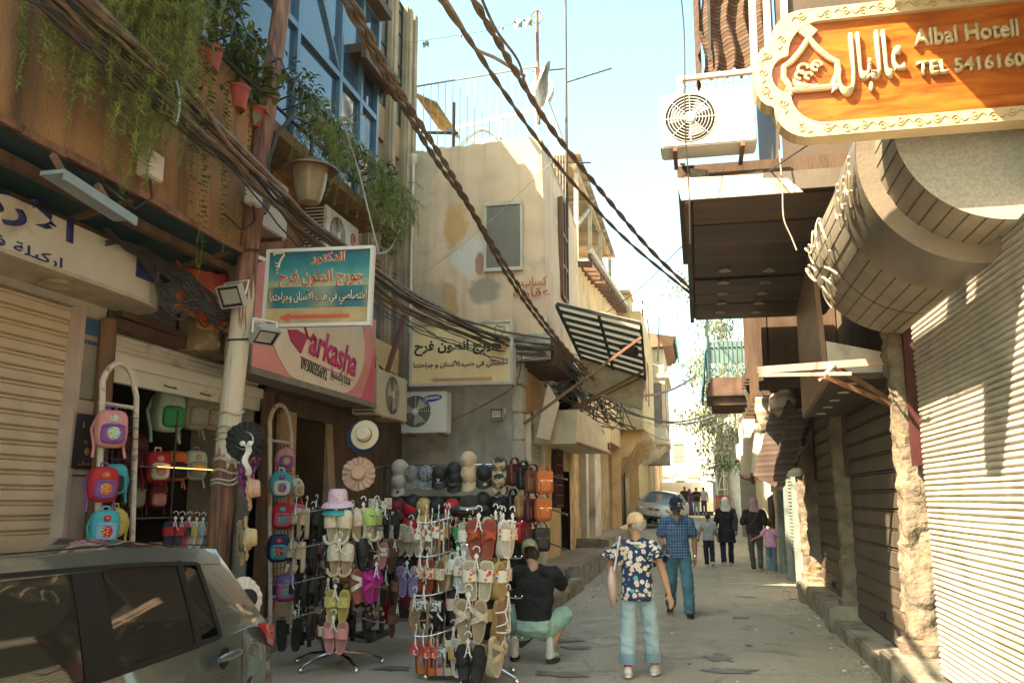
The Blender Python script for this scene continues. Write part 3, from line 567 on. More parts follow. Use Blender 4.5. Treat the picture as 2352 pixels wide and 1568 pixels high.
# big curved barrel fascia over the near shutter
Bf = []
def barrel(name, y0, y1, r, m, yc=3.97, xc=1.9, cap=None, a0=88, a1=190, n=26):
    b = MB(); pts = [(xc+r*cos(radians(a)), yc+r*sin(radians(a))) for a in [270-(k/n)*(a1-a0+0) for k in range(n+1)]]
    k = len(pts); b.add([V((x, y, z)) for y in (y0, y1) for x, z in pts], [(i, i+1, k+i+1, k+i) for i in range(k-1)])
    o = b.build(name, m, Rb, smooth=True)
    if cap:
        c = MB(); c.add([V((xc+.6, y0+.003, yc))]+[V((x, y0+.003, z)) for x, z in pts], [(0, 1+i, 2+i) for i in range(k-1)]); c.build('fascia_end', cap, o)
        c = MB(); c.add([V((xc+.6, y1-.003, yc))]+[V((x, y1-.003, z)) for x, z in pts], [(0, 2+i, 1+i) for i in range(k-1)]); c.build('fascia_end', GSHEET, o)
    # tile joints as thin raised seams
    return o
o1 = barrel('curved_fascia', 5.42, 5.95, .65, TILE, cap=TERR)
o2 = barrel('curved_fascia', 5.93, 6.7, .78, GSHEET, cap=mat('pale_lip', (.18, .14, .1), .7, .2, 4, .2))
o3 = barrel('curved_fascia', 6.71, 8.5, .76, TILE, cap=GSHEET)
jm = flat('tile_joint', (.06, .045, .03), .9)
for o, y0, y1, r in ((o1, 5.42, 5.95, .65), (o3, 6.71, 8.5, .76)):
    b = MB()
    for k in range(11):
        a = radians(264-k*8.6); c, s_ = cos(a), sin(a); b.bar((1.9+r*c, y0+.005, 3.97+r*s_), (1.9+r*c, y1-.005, 3.97+r*s_), .007, .007, up=V((c, 0, s_)))
    if y1 > 8:
        for yy in (7.6,):
            b.tube([(1.9+r*cos(radians(a)), yy, 3.97+r*sin(radians(a))) for a in range(268, 170, -6)], .005, 4)
    b.build('tile_joint', jm, o)
def on_barrel(a, y, h=.03, r=.77): a = radians(a); return V((1.9+(r+h)*cos(a), y, 3.97+(r+h)*sin(a)))
b = MB(); random.seed(3)
for (y, a, s) in ((6.05, 186, .2), (6.3, 188, .16), (6.55, 187, .2)):
    for q in range(3): b.tube([on_barrel(a+s*60*cos(t*.7+q)*.6+q*3, y+.11*sin(t*1.1+q)+q*.02, .03, .79) for t in [k*.45 for k in range(13)]], .009, 5)
b.build('neon_lettering', mat('old_white_neon', (.5, .43, .32), .5, .2, 4, 0), o2, smooth=True)
b = MB()
for q in range(16):
    y = 6.95+random.uniform(0, 1.3); a = random.uniform(180, 215); fx, fy = random.uniform(.5, 1.5), random.uniform(.5, 1.4)
    b.tube([on_barrel(a+6*sin(t*fx+q), y+.12*sin(t*fy+2*q)+.02*t, .06+.02*sin(t)) for t in [k*.4 for k in range(10)]], .009, 5)
b.build('neon_lettering', mat('old_white_neon', (.72, .66, .54)), o3, smooth=True)
Ob = thing('shade_bay', (2, 3, 5.0), 'plain stained bay added out of view to shade the carved hotel sign', 'bay')  # unseen bay added so its edge throws a diagonal shadow on the sign
b = MB(); b.box(1.04, 3.5, 1.2, 4.85, 5.1, 8.5); b.build('wall', mat('dark_stained_wall', (.12, .08, .05)), Ob); b = MB(); b.box(.97, 3.5, 1.15, 4.9, 5.04, 5.1); b.build('ledge', KERB, Ob)
# wide flat canopy with downlights
Cn = MB()
cuts = [8.1, 8.9, 9.7, 10.5, 11.25, 12.0, 12.8, 13.9]
for i in range(7):
    y0, y1 = cuts[i], cuts[i+1]; dz = random.uniform(-.015, .015)
    Cn.grid(lambda u, v: V((.05+u*1.95, y0+v*(y1-y0-.015), 4.5+dz-.02*sin(pi*v)*(1+fbm((u*3, y0, v), 1)))), 10, 4)
co = Cn.build('canopy_soffit', SOFF, Rb)
b = MB(); b.box(-.02, 1.95, 8.1, 13.95, 4.54, 4.72); b.box(-.03, .03, 8.1, 13.95, 4.47, 4.74); b.build('canopy_roof', mat('grimy_canopy', (.13, .1, .075), .8, .3, 2, .2), Rb)
b = MB(); b.prism([(-.06, 8.08, 4.5), (1.05, 8.08, 4.5), (.92, 8.08, 4.64), (.7, 8.08, 4.66), (.7, 8.08, 4.7), (-.1, 8.08, 4.72)], (0, .03, 0)); b.build('canopy_fascia', mat('pale_rusty_fascia', (.7, .62, .5), .6, .1, 3, .1, dirt=.35, dcol=(.35, .2, .1), ds=4), Rb)
for x in (.42, .95):
    for k in range(5 if x < .5 else 5):
        b = MB(); y = 10.75+k*.62+(.1 if x > .5 else 0); b.lathe([(.0, .03), (.05, .03), (.052, 0), (.075, 0), (.075, -.012), (.05, -.014), (0, .02)], (x, y, 4.478), 16); b.build('downlight', mat('brass_trim', (.42, .35, .25), .35, .1, 5, 0, metal=.5), co, smooth=True)
# flat signboard box with lamps below
S = thing('signboard_box', (1.5, 10.7, 2.9), 'deep brown wooden signboard box with round downlights under it, over the second shutter', 'signboard')
b = MB(); x0, x1 = 1.3, 1.42; WB = mat('varnished_panel', (.3, .15, .075), .45, .3, 2, .1, stretch=(1, .3, 2), dirt=.4, dcol=(.12, .09, .075), ds=1.5, streak=.4, scol=(.3, .27, .23))
b.prism([(x0, 9.3, 2.88), (x1, 12.4, 2.78), (x1, 12.4, 4.25), (x0-.06, 9.3, 4.3)], (.05, 0, 0)); b.build('face_panel', WB, S)
b = MB(); b.prism([(x0+.05, 9.3, 2.9), (1.95, 9.3, 2.9), (1.95, 12.4, 2.8), (x1+.05, 12.4, 2.8)], (0, 0, .06)); sf = b.build('underside', SOFF, S)
b = MB(); b.quad((x0+.05, 9.302, 2.96), (1.95, 9.302, 2.96), (1.95, 9.302, 3.15), (x0+.04, 9.302, 3.3)); b.build('end_panel', mat('pale_end_panel', (.6, .54, .44), .6, .15, 2, .1, dirt=.3), S)
for k in range(5): b = MB(); b.lathe([(0, -.004), (.05, -.004), (.062, -.01), (.062, .0)], (1.62, 9.6+k*.62, 2.893-k*.02), 14); b.build('downlight', mat('milky_lens', (.7, .66, .58), .3, 0, bump=0), sf)
K = thing('awning_frame', (1.9, 8.9, 3.0), 'bare pinkish folding awning arm sticking out beside the wooden signboard', 'awning frame')
b = MB(); PK = mat('dusty_pink_paint', (.45, .31, .23), .6, .15, 4, .1); b.bar((1.95, 8.9, 3.02), (.62, 8.98, 2.97), .035, .07); b.build('arm', PK, K)
b = MB(); b.bar((.63, 8.98, 2.92), (1.5, 8.9, 2.9), .03, .035); b.bar((1.2, 8.95, 2.85), (1.35, 8.9, 3.0), .03); b.build('lower_arm', PK, K)
b = MB(); b.bar((1.25, 8.9, 2.88), (1.95, 9.25, 2.6), .03, .05); b.bar((1.35, 9.0, 3.0), (1.95, 9.3, 2.65), .03, .05); b.many('brace', RUST, K)
# balcony zone above the canopy
Bl = thing('timber_balcony', (.9, 10, 5), 'sagging timber balcony with lattice rail above the canopy', 'balcony')
b = MB(); b.box(-.1, 2.2, 9.0, 12.5, 5.05, 5.2); 
for k in range(6): b.bar((.12, 9.1+k*.65, 5.0), (2.2, 9.1+k*.65, 5.0), .12, .14)
b.build('floor', WOODD, Bl)
b = MB(); b.bar((-.02, 8.95, 6.17), (2.1, 8.95, 6.2), .05); b.bar((-.02, 8.95, 5.98), (2.1, 8.95, 6.0), .03); b.bar((-.04, 8.95, 5.2), (-.04, 8.95, 6.2), .06); b.bar((-.04, 8.95, 6.17), (-.04, 12.5, 6.17), .05)
for k in range(22): x = -.02+k*.09; b.bar((x, 8.95, 5.98), (x+.09, 8.95, 6.17), .012); b.bar((x+.09, 8.95, 5.98), (x, 8.95, 6.17), .012)
b.build('rail', mat('bleached_pinkish_wood', (.55, .42, .3), .7, .2, 4, .2), Bl)
b = MB(); 
for q in range(40): b.obox((random.uniform(0, .8), random.uniform(8.6, 9.0), random.uniform(4.78, 4.95)), V((random.uniform(.03, .1), random.uniform(-.04, .04), 0)), V((0, .05, .01)), V((random.uniform(-.02, .02), 0, random.uniform(.02, .05))))
b.build('rubbish', mat('grey_rubbish', (.2, .17, .12), .9, .5, 6, .3), Bl)
for c, x, z in (((.6, .1, .05), .42, 4.9), ((.7, .4, .03), .6, 4.87), ((.05, .3, .15), .36, 4.9)):
    pass
b = MB(); b.quad((1.0, 9.3, 5.2), (1.0, 12, 5.2), (1.0, 12, 8.9), (1.0, 9.3, 8.9)); b.box(1.0, 2.3, 9.0, 9.1, 5.2, 8.9); b.build('timber_wall', SOFF, Bl)  # dark board colour on this wall paints in the shade behind the sign
b = MB()
for x in (.75, .9, 1.08): b.bar((x, 8.98, 6.2), (x+.03, 8.98, 8.8), .07)
b.bar((.3, 9.4, 6.2), (.33, 9.4, 8.8), .05); b.many('timber_post', mat('bleached_pinkish_wood', (.55, .42, .3)), Bl)
St = thing('striped_awning', (.5, 9.5, 7), 'ragged brown striped fabric awning high on the timber balcony', 'awning')
def stripes(name, cols, scale, ax=0, rough=.9, dist=0.):
    m, n, L, bs = nodes_mat(name, rough); tc = n.new('ShaderNodeTexCoord'); sx = n.new('ShaderNodeSeparateXYZ'); L.new(tc.outputs['Object'], sx.inputs[0])
    ml = n.new('ShaderNodeMath'); ml.operation = 'MULTIPLY'; ml.inputs[1].default_value = scale; L.new(sx.outputs[ax], ml.inputs[0])
    fr_ = n.new('ShaderNodeMath'); fr_.operation = 'FRACT'; L.new(ml.outputs[0], fr_.inputs[0]); cr = n.new('ShaderNodeValToRGB'); cr.color_ramp.interpolation = 'CONSTANT'; L.new(fr_.outputs[0], cr.inputs[0])
    e = cr.color_ramp.elements; k = len(cols)
    while len(e) < k: e.new(.5)
    for i, c in enumerate(cols): e[i].position = i/k; e[i].color = (*c, 1)
    L.new(cr.outputs[0], bs.inputs[0]); return m
STR = stripes('brown_stripe_cloth', [(.12, .065, .03), (.05, .025, .014), (.14, .085, .045), (.07, .03, .018), (.1, .045, .02), (.04, .02, .012)], 7, 2)  # stripe colours darkened to put the awning's shade into the cloth
b = MB(); b.grid(lambda u, v: V((.22+.72*u+.03*sin(v*20), 9.3+.5*u*0+.6*v*.1+.05*sin(u*24+v*4), 6.35+2.6*v+.05*sin(u*30))), 40, 20); b.build('cloth', STR, St, smooth=True)
b = MB(); b.grid(lambda u, v: V((.2+.03*sin(u*22), 9.3+u*2.6, 6.9+2.0*v+.06*sin(u*30)*(1-v))), 30, 8); b.build('valance', STR, St, smooth=True)
b = MB(); b.bar((.3, 9.25, 6.5), (.34, 9.25, 9), .03); b.bar((.3, 9.25, 7.4), (.95, 9.25, 7.5), .03); b.build('frame', IRON, St)
# cloths hanging from the fronts further on
def hang(name, label, cols, fn, scale, nu=26, nv=20, ax=2):
    t = thing(name, fn(.5, 0), label, 'awning'); b = MB(); b.grid(fn, nu, nv); b.build('cloth', stripes(name+'_cloth'+str(scale), cols, scale, ax), t, smooth=True); return t
def tarp(u, v):
    p = P(1762, 905, Y=15.6).lerp(P(1862, 960, Y=13.1), u); q = P(1742, 1098, Y=15).lerp(P(1855, 1035+60*(1-u), Y=13.1), u); p = p.lerp(q, v); return p+V((.1*sin(u*15+v*4), .1*sin(u*11-v*6), .07*sin(u*19+v*7)-.1*sin(pi*u)*v+.06*fbm((u*5, v*5, 1), 2)))
hang('folded_awning', 'dark brown striped awning cloth sagging over the third shutter', [(.075, .045, .032), (.05, .032, .024), (.1, .065, .045), (.06, .036, .027)], tarp, 6)
def bundle(u, v):
    a = 2*pi*v; c = P(1752, 985, Y=16.5).lerp(P(1800, 895, Y=14.2), u); r = (.15+.06*sin(u*17)+.07*fbm((u*9, v*3, 2), 1))*sin(pi*(.04+.92*u))**.5; return c+V((r*cos(a)+.08*sin(u*9), 0, r*sin(a)*1.5+.08*sin(u*14)))
hang('rolled_awning', 'rolled cream and brown cloth bundle tied above the sagging awning', [(.45, .37, .27), (.3, .22, .15), (.5, .42, .31)], bundle, 5, 40, 12)
def flap(u, v): return P(1752, 1065, Y=15.8).lerp(P(1832, 1068, Y=13.6), u).lerp(P(1758, 1145, Y=15.8).lerp(P(1830, 1085, Y=13.6), u), v)+V((.06*sin(u*14), .1*sin(u*9+v*3), .04*sin(u*11))) 
hang('torn_awning', 'sunlit pale torn awning flap with striped hem, beyond the dark striped awning', [(.6, .5, .38), (.5, .4, .28), (.62, .54, .42), (.4, .29, .19)], flap, 4)
def flap2(u, v): return P(1690, 1022, Y=26).lerp(P(1748, 990, Y=20), u).lerp(P(1692, 1055, Y=26).lerp(P(1745, 1085, Y=20), u)-V((0, 0, .3*sin(pi*u))), v)+V((.08*sin(u*13), .1*sin(u*9+v*3), .05*sin(u*17)))
hang('white_awning', 'bright white cloth awning with a scalloped brown edge, far along the right', [(.7, .64, .54), (.7, .64, .54), (.72, .66, .56), (.68, .62, .5)], flap2, 1.3)
b = MB(); b.tube([flap2(k/26, 1.0)+V((0, 0, -.05+.05*sin(k*.9))) for k in range(27)], .05, 5)
b.build('scalloped_edge', flat('brown_hem', (.2, .09, .05)), bpy.data.objects['white_awning'])

# far right houses
F = thing('balcony_house', (2, 22, 0), 'sunlit house with projecting timber beams behind the green grille balcony', 'house')
b = MB(); rough_wall(b, lambda u, v: (1.95, 17.8+u*14, -.1+v*6.8), 50, 26, .06, 1.4, (-1, 0, 0)); b.quad((1.95, 17.8, 0), (8, 17.8, 0), (8, 17.8, 6.6), (1.95, 17.8, 6.6)); b.quad((1.95, 31.8, 0), (8, 31.8, 0), (8, 31.8, 6.6), (1.95, 31.8, 6.6)); b.build('wall', mat('bright_limewash', (.66, .56, .42), .9, .2, 1.2, .5, 24, dirt=.4, dcol=(.4, .27, .16)), F, smooth=True)
b = MB(); shutter(b, 18.2, 19.6, .2, 2.6, 1.88, -1, .07, .02); shutter(b, 19.9, 21.3, .2, 2.6, 1.88, -1, .07, .02); b.build('roller_shutter', mat('green_grey_shutter', (.2, .2, .16), .5, .2, 3, .1), F, smooth=True)
b = MB()
for y in (18.05, 19.75, 21.45): b.box(1.78, 1.96, y-.1, y+.1, 0, 2.8)
b.many('door_jamb', mat('teal_grey_jamb', (.22, .26, .24), .6, .2, 4, .1), F)
b = MB(); b.box(1.9, 1.97, 24.5, 26, .1, 2.6); b.build('door', DARK, F)
b = MB()
for k in range(4): b.bar((2, 17.9+k*.5, 4.2), (1.0, 17.9+k*.5, 4.15), .22, .2)
b.box(1.15, 2.2, 14.15, 19.6, 3.55, 5.7);
for k in range(7): b.bar((2.1, 14.2+k*.85, 3.5), (1.0, 14.2+k*.85, 3.46), .16, .14)
for k in range(5): b.bar((1.12, 14.2+k*1.2, 3.55), (1.12, 14.2+k*1.2, 5.7), .1)
b.box(1.1, 2, 17.8, 19.8, 4.3, 4.5); b.box(1.5, 2, 17.9, 20, 3.1, 3.5); b.bar((1.5, 23.5, 3.9), (2.0, 23.5, 3.9), .3, .5); b.many('timber_beam', WOODD, F)
b = MB(); b.box(1.93, 1.99, 23, 23.9, 2.4, 3.6); b.build('window', GLAZ, F)
G = thing('grille_balcony', (1.1, 21.4, 4.1), 'small overhanging balcony with green grey grille panels and a rusty base', 'balcony')
b = MB(); b.box(.28, 2, 20.2, 22.6, 4.0, 4.12); b.box(.3, 2, 20.2, 20.26, 4.12, 4.42); b.box(.28, .34, 20.2, 22.6, 4.12, 4.42)
for k in range(5): b.box(.4, 2, 20.3+k*.5, 20.45+k*.5, 3.8, 4.0)
b.build('base', mat('rusted_brown_base', (.14, .08, .055), .8, .3, 3, .2), G)
GR = mat('green_grey_grille', (.13, .2, .19), .55, .2, 4, 0)
b = MB(); b.box(.36, 1.3, 20.2, 20.22, 4.75, 5.25)
for k in range(10): x = .36+k*.1; b.bar((x, 20.19, 4.45), (x, 20.19, 5.3), .018); b.bar((x, 20.19, 4.45), (x+.1, 20.19, 4.72), .015); b.bar((x+.1, 20.19, 4.45), (x, 20.19, 4.72), .015); b.lathe([(.0, -.03), (.03, 0), (0, .03)], (x+.05, 20.18, 5.12), 6)
b.box(.3, .33, 20.2, 22.6, 4.4, 5.3); b.build('grille_panel', GR, G)
b = MB(); b.bar((.33, 20.2, 4.3), (.33, 20.2, 5.85), .05); b.bar((.3, 20.2, 5.85), (1.3, 20.2, 5.85), .05); b.bar((.33, 20.2, 5.85), (.33, 22.6, 5.85), .05); b.build('frame', GR, G)
b = MB(); b.grid(lambda u, v: V((.27-.1*(1-v)+.03*sin(u*14), 20.2+u*2.3, 4.0+v*1.1)), 12, 6); b.build('blue_sheet', flat('blue_green_tarp', (.03, .16, .2)), G)
b = MB(); b.tube([(1.25, 20.1, 5.6), (1.2, 20.1, 5.0), (1.25, 20.1, 4.6), (1.1, 20.1, 4.2), (1.15, 20.1, 3.95), (1.7, 20.1, 3.9)], .07, 8); b.build('waste_pipe', mat('dirty_white_pipe', (.62, .56, .46), .5, .1, 4, 0), G, smooth=True)
F2 = thing('bright_house', (2, 38, 0), 'sun-bleached white house far along the right with a dark doorway', 'house')
b = MB(); rough_wall(b, lambda u, v: (2.0, 31.9+u*12, -.1+v*5.2), 30, 20, .08, 1.2, (-1, 0, 0)); b.quad((2, 31.9, 0), (8, 31.9, 0), (8, 31.9, 5.1), (2, 31.9, 5.1)); b.build('wall', mat('bright_limewash', (.66, .56, .42)), F2, smooth=True)
b = MB(); b.box(1.5, 2, 33, 33.4, 0, 3.2); b.box(1.9, 2.0, 35, 36.5, .3, 3.0); b.build('door', mat('weathered_grey_door', (.2, .18, .14), .8, .2, 3, .1), F2)
F3 = thing('scaffold_house', (2.6, 55, 0), 'small white building under repair with red and white scaffolding in front', 'house')
b = MB(); b.box(1.6, 7, 50, 66, .3, 6.2); b.build('wall', mat('white_limewash', (.72, .66, .55), .9, .1, 2, .2), F3)
b = MB(); b.box(.9, 1.6, 52, 53, 3.3, 3.5); b.box(1.0, 1.6, 54, 55, 4.5, 4.7); b.box(1.56, 1.6, 51, 52.5, 1, 2.6); b.box(1.56, 1.6, 56, 57, 4, 5); b.many('ledge', mat('grey_ledge', (.36, .31, .25), .9, .2, 3, .2), F3)
Sf = thing('scaffold_tower', (1.3, 50, .5), 'red and white painted scaffold frame standing at the far right', 'scaffold')
for i, (c, z0, z1) in enumerate((((.62, .08, .05), .5, 1.9), ((.75, .7, .6), 1.9, 4.2))):
    b = MB()
    for x in (.95, 1.55):
        for y in (48.5, 49.8): b.tube([(x, y, z0), (x, y, z1)], .045, 6)
    for z in (z0+.3, (z0+z1)/2, z1-.05):
        b.tube([(.95, 48.5, z), (1.55, 48.5, z)], .035, 6); b.tube([(.95, 48.5, z), (.95, 49.8, z)], .035, 6)
    b.tube([(.95, 48.5, z0), (1.55, 48.5, z1)], .03, 6); b.build('frame', flat('scaffold_paint_%d' % i, c), Sf)
# end of the street: striped stone building
E_ = thing('striped_stone_building', (-1, 82, 0), 'white building closing the street end, with striped stone bands and an arched window', 'building')
b = MB(); b.box(-16, 6, 82, 90, 3.9, 10.5); b.build('upper_wall', mat('white_limewash', (.72, .66, .55)), E_)
def bands():
    m = stripes('ablaq_bands', [(.6, .55, .46), (.2, .2, .19)], 1.25, 2); return m
b = MB(); b.box(-16, 6, 81.9, 82.2, .3, 3.6); b.build('banded_wall', bands(), E_)
b = MB(); b.box(-16, 6, 81.8, 82.1, 3.6, 3.95); b.build('cornice', mat('dull_red_cornice', (.34, .24, .18), .8, .2, 2, .1), E_)
def arch(x, z0, w, h, y, n=10): return [V((x-w/2, y, z0)), V((x+w/2, y, z0))]+[V((x+w/2*cos(pi*k/n), y, z0+h-w/2+w/2*sin(pi*k/n))) for k in range(n+1)]
b = MB(); b.prism(arch(-1.7, 5.0, 1.1, 1.9, 81.95), (0, .1, 0)); b.build('window', mat('dusty_shutter_green', (.16, .17, .14), .7, .1, 3, 0), E_)
for x in (-4.2, -1.6, 1.0):
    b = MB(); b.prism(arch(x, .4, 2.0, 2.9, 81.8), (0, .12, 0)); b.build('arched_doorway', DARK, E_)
    b = MB()
    for k in range(9):
        t0, t1 = pi*k/9, pi*(k+.8)/9; b.prism([V((x+r*cos(t), 81.7, 2.3+r*sin(t))) for r, t in ((1.05, t0), (1.5, t0), (1.5, t1), (1.05, t1))], (0, .1, 0))
    b.build('arch_stone', mat('pale_arch_stone', (.62, .57, .48), .8, .1, 3, .1), E_)
b = MB(); b.box(-16, -9, 60, 82, .3, 8); tag(b.build('street_end_house', PALE), 'plain cream house side far behind the bay window house', 'house')
# ======================= POLE, LAMPS =======================
def pole_mat():
    m, n, L, b = nodes_mat('weathered_pole_wood', .8); tc = n.new('ShaderNodeTexCoord')
    mp = n.new('ShaderNodeMapping'); mp.inputs['Scale'].default_value = (14, 14, 1.1); L.new(tc.outputs['Object'], mp.inputs[0])
    a = n.new('ShaderNodeTexNoise'); a.inputs['Scale'].default_value = 1.6; a.inputs['Detail'].default_value = 8; L.new(mp.outputs[0], a.inputs[0])
    r = n.new('ShaderNodeValToRGB'); r.color_ramp.elements[0].position = .33; r.color_ramp.elements[0].color = (.07, .03, .018, 1); r.color_ramp.elements[1].position = .68; r.color_ramp.elements[1].color = (.3, .14, .08, 1); L.new(a.outputs[0], r.inputs[0])
    sx = n.new('ShaderNodeSeparateXYZ'); L.new(tc.outputs['Object'], sx.inputs[0])
    zr = n.new('ShaderNodeValToRGB'); L.new(sx.outputs[2], zr.inputs[0]); zm = n.new('ShaderNodeMath'); zm.operation = 'MULTIPLY'; zm.inputs[1].default_value = .125; L.new(sx.outputs[2], zm.inputs[0]); L.new(zm.outputs[0], zr.inputs[0])
    e = zr.color_ramp.elements; e[0].position = .18; e[0].color = (.1, .1, .1, 1); e[1].position = .26; e[1].color = (.8, .8, .8, 1); x = e.new(.43); x.color = (.72, .72, .72, 1); x = e.new(.53); x.color = (.1, .1, .1, 1)
    p = n.new('ShaderNodeMath'); p.operation = 'SUBTRACT'; L.new(zr.outputs[0], p.inputs[0]); L.new(a.outputs[0], p.inputs[1])
    q = n.new('ShaderNodeMapRange'); q.inputs[1].default_value = .1; q.inputs[2].default_value = .17; L.new(p.outputs[0], q.inputs[0])
    mx = n.new('ShaderNodeMix'); mx.data_type = 'RGBA'; L.new(q.outputs[0], mx.inputs[0]); L.new(r.outputs[0], mx.inputs[6]); mx.inputs[7].default_value = (.58, .5, .38, 1); L.new(mx.outputs[2], b.inputs[0])
    bp = n.new('ShaderNodeBump'); bp.inputs['Strength'].default_value = .7; bp.inputs['Distance'].default_value = .02; L.new(a.outputs[0], bp.inputs['Height']); L.new(bp.outputs[0], b.inputs['Normal']); return m
pl = thing('utility_pole', (-4.6, 7.85, .17), 'weathered wooden utility pole with peeling white paint beside the green dentist sign', 'pole')
b = MB(); b.tube([(-4.62+.02*z+.006*sin(z*2), 7.83+.055*z+max(0, z-4)*.05, .17+z) for z in [k*.35 for k in range(27)]], [.118-.003*k*.35 for k in range(27)], 18); b.build('shaft', pole_mat(), pl, smooth=True)
def pole_at(z): z = z-.17; return V((-4.62+.02*z, 7.83+.055*z+max(0, z-4)*.05, z+.17))
b = MB(); 
for z in (1.85, 1.9, 1.95, 2.05, 2.1, 2.3, 2.34, 2.4, 2.55): c = pole_at(z); tl = random.uniform(-.03, .03); b.tube([c+V((.122*cos(t), .122*sin(t), tl*sin(t)+.015*sin(3*t))) for t in [2*pi*k/16 for k in range(17)]], .012, 5)
b.tube([pole_at(2.0)+V((.13, -.03, 0)), pole_at(2.4)+V((.05, -.13, 0))], .012, 5); b.build('rope', mat('beige_rope', (.45, .38, .28), .9, .2, 9, .3), pl, smooth=True)
b = MB()
for z in (3.3, 3.31, 4.25, 4.27): c = pole_at(z); b.tube([c+V((.115*cos(t), .115*sin(t), .02*sin(t))) for t in [2*pi*k/14 for k in range(15)]], .006, 4)
b.many('wire_tie', IRON, pl)
lp = thing('street_lamp', (-4.3, 8.95, 5.2), 'hat-shaped street lamp with frosted glass on a curved iron arm', 'street lamp')
c0 = pole_at(5.3)+V((.1, 0, 0)); b = MB(); top = V((-4.3, 8.95, 5.6)); b.tube([c0+V((0, 0, -.3)), c0, c0+V((.03, .1, .35)), c0+V((.1, .25, .58)), c0.lerp(top, .55)+V((.02, 0, .52)), top+V((0, -.06, .42)), top+V((0, 0, .25)), top], .022, 8)
b.build('arm', IRON, lp, smooth=True)
b = MB(); b.lathe([(.03, .12), (.06, .1), (.12, .06), (.2, .03), (.31, -.03), (.315, -.05), (.2, -.01), (.1, 0)], top-V((0, 0, .08)), 28); b.build('shade', mat('brown_lamp_hat', (.2, .12, .06), .45, .15, 5, .05, metal=.3), lp, smooth=True)
b = MB(); b.lathe([(.2, 0), (.195, -.1), (.175, -.24), (.145, -.36), (.12, -.42), (.07, -.44)], top-V((0, 0, .1)), 24); b.build('glass', mat('dusty_amber_glass', (.5, .38, .22), .3, .2, 5, 0, trans=.6, dirt=.3, dcol=(.4, .3, .17)), lp, smooth=True)
b = MB(); b.tube([top+V((.05*cos(t), .05*sin(t), -.42+t*.012)) for t in [k*.5 for k in range(26)]], .014, 6); b.build('bulb', mat('white_bulb', (.75, .72, .65), .3, 0, bump=0), lp, smooth=True)
def flood(loc, yaw, tilt, w, h, label, cat='floodlight'):
    t = thing('floodlight', loc, label, cat); M = Matrix.Translation(loc) @ Matrix.Rotation(yaw, 4, 'Z') @ Matrix.Rotation(tilt, 4, 'X')
    b = MB(); b.box(-w/2, w/2, .02, .07, -h/2, h/2)
    for k in range(9): b.box(-w/2+.02+k*(w-.04)/9, -w/2+.03+k*(w-.04)/9, .07, .11, -h/2+.02, h/2-.02)
    for s in (-1, 1): b.box(s*w/2-.012*(s > 0), s*w/2+.012*(s < 0), 0, .03, -h/2, h/2); b.box(-w/2, w/2, 0, .03, s*h/2-.012*(s > 0), s*h/2+.012*(s < 0))
    b.xf(M).build('housing', mat('pale_grey_aluminium', (.5, .48, .44), .45, .1, 4, 0, metal=.3), t)
    b = MB(); b.box(-w/2+.012, w/2-.012, .008, .016, -h/2+.012, -h/2+.035); b.box(-w/2+.012, w/2-.012, .008, .016, h/2-.035, h/2-.012); b.box(-w/2+.012, -w/2+.035, .009, .017, -h/2+.035, h/2-.035); b.box(w/2-.035, w/2-.012, .009, .017, -h/2+.035, h/2-.035); b.xf(M).build('gasket', BLK, t)
    b = MB(); b.add([V((-w/2+.03, .015, -h/2+.03)), V((w/2-.03, .015, -h/2+.03)), V((w/2-.03, .015, h/2-.03)), V((-w/2+.03, .015, h/2-.03)), V((-.02, .045, -.02)), V((.02, .045, -.02)), V((.02, .045, .02)), V((-.02, .045, .02))], [(0, 1, 5, 4), (1, 2, 6, 5), (2, 3, 7, 6), (3, 0, 4, 7), (4, 5, 6, 7)]); b.xf(M).build('reflector', mat('satin_reflector', (.6, .56, .48), .25, .1, 5, 0, metal=.8), t)
    b = MB(); b.box(-.018, .018, .036, .042, -.018, .018); b.xf(M).build('lamp_chip', flat('yellow_led', (.7, .5, .1)), t)
    b = MB(); b.bar((-w/2-.01, .06, 0), (-w/2-.01, .16, h/2), .02, .006); b.bar((w/2+.01, .06, 0), (w/2+.01, .16, h/2), .02, .006); b.bar((-w/2-.01, .16, h/2), (w/2+.01, .16, h/2), .02, .006); b.xf(M).build('bracket', WHT, t); return t
f1 = flood(P(527, 682, Y=7.7), radians(-14), radians(28), .3, .23, 'square floodlight facing the camera on the wooden pole left side'); f1.rotation_euler = (0, 0, 0)
flood(P(612, 776, Y=7.9), radians(62), radians(48), .26, .2, 'pale finned floodlight seen edge-on in front of the pink sign')
flood(P(1140, 950, Y=16.0), 0, 0, .26, .22, 'small black framed floodlight on the grey wall above the caps')
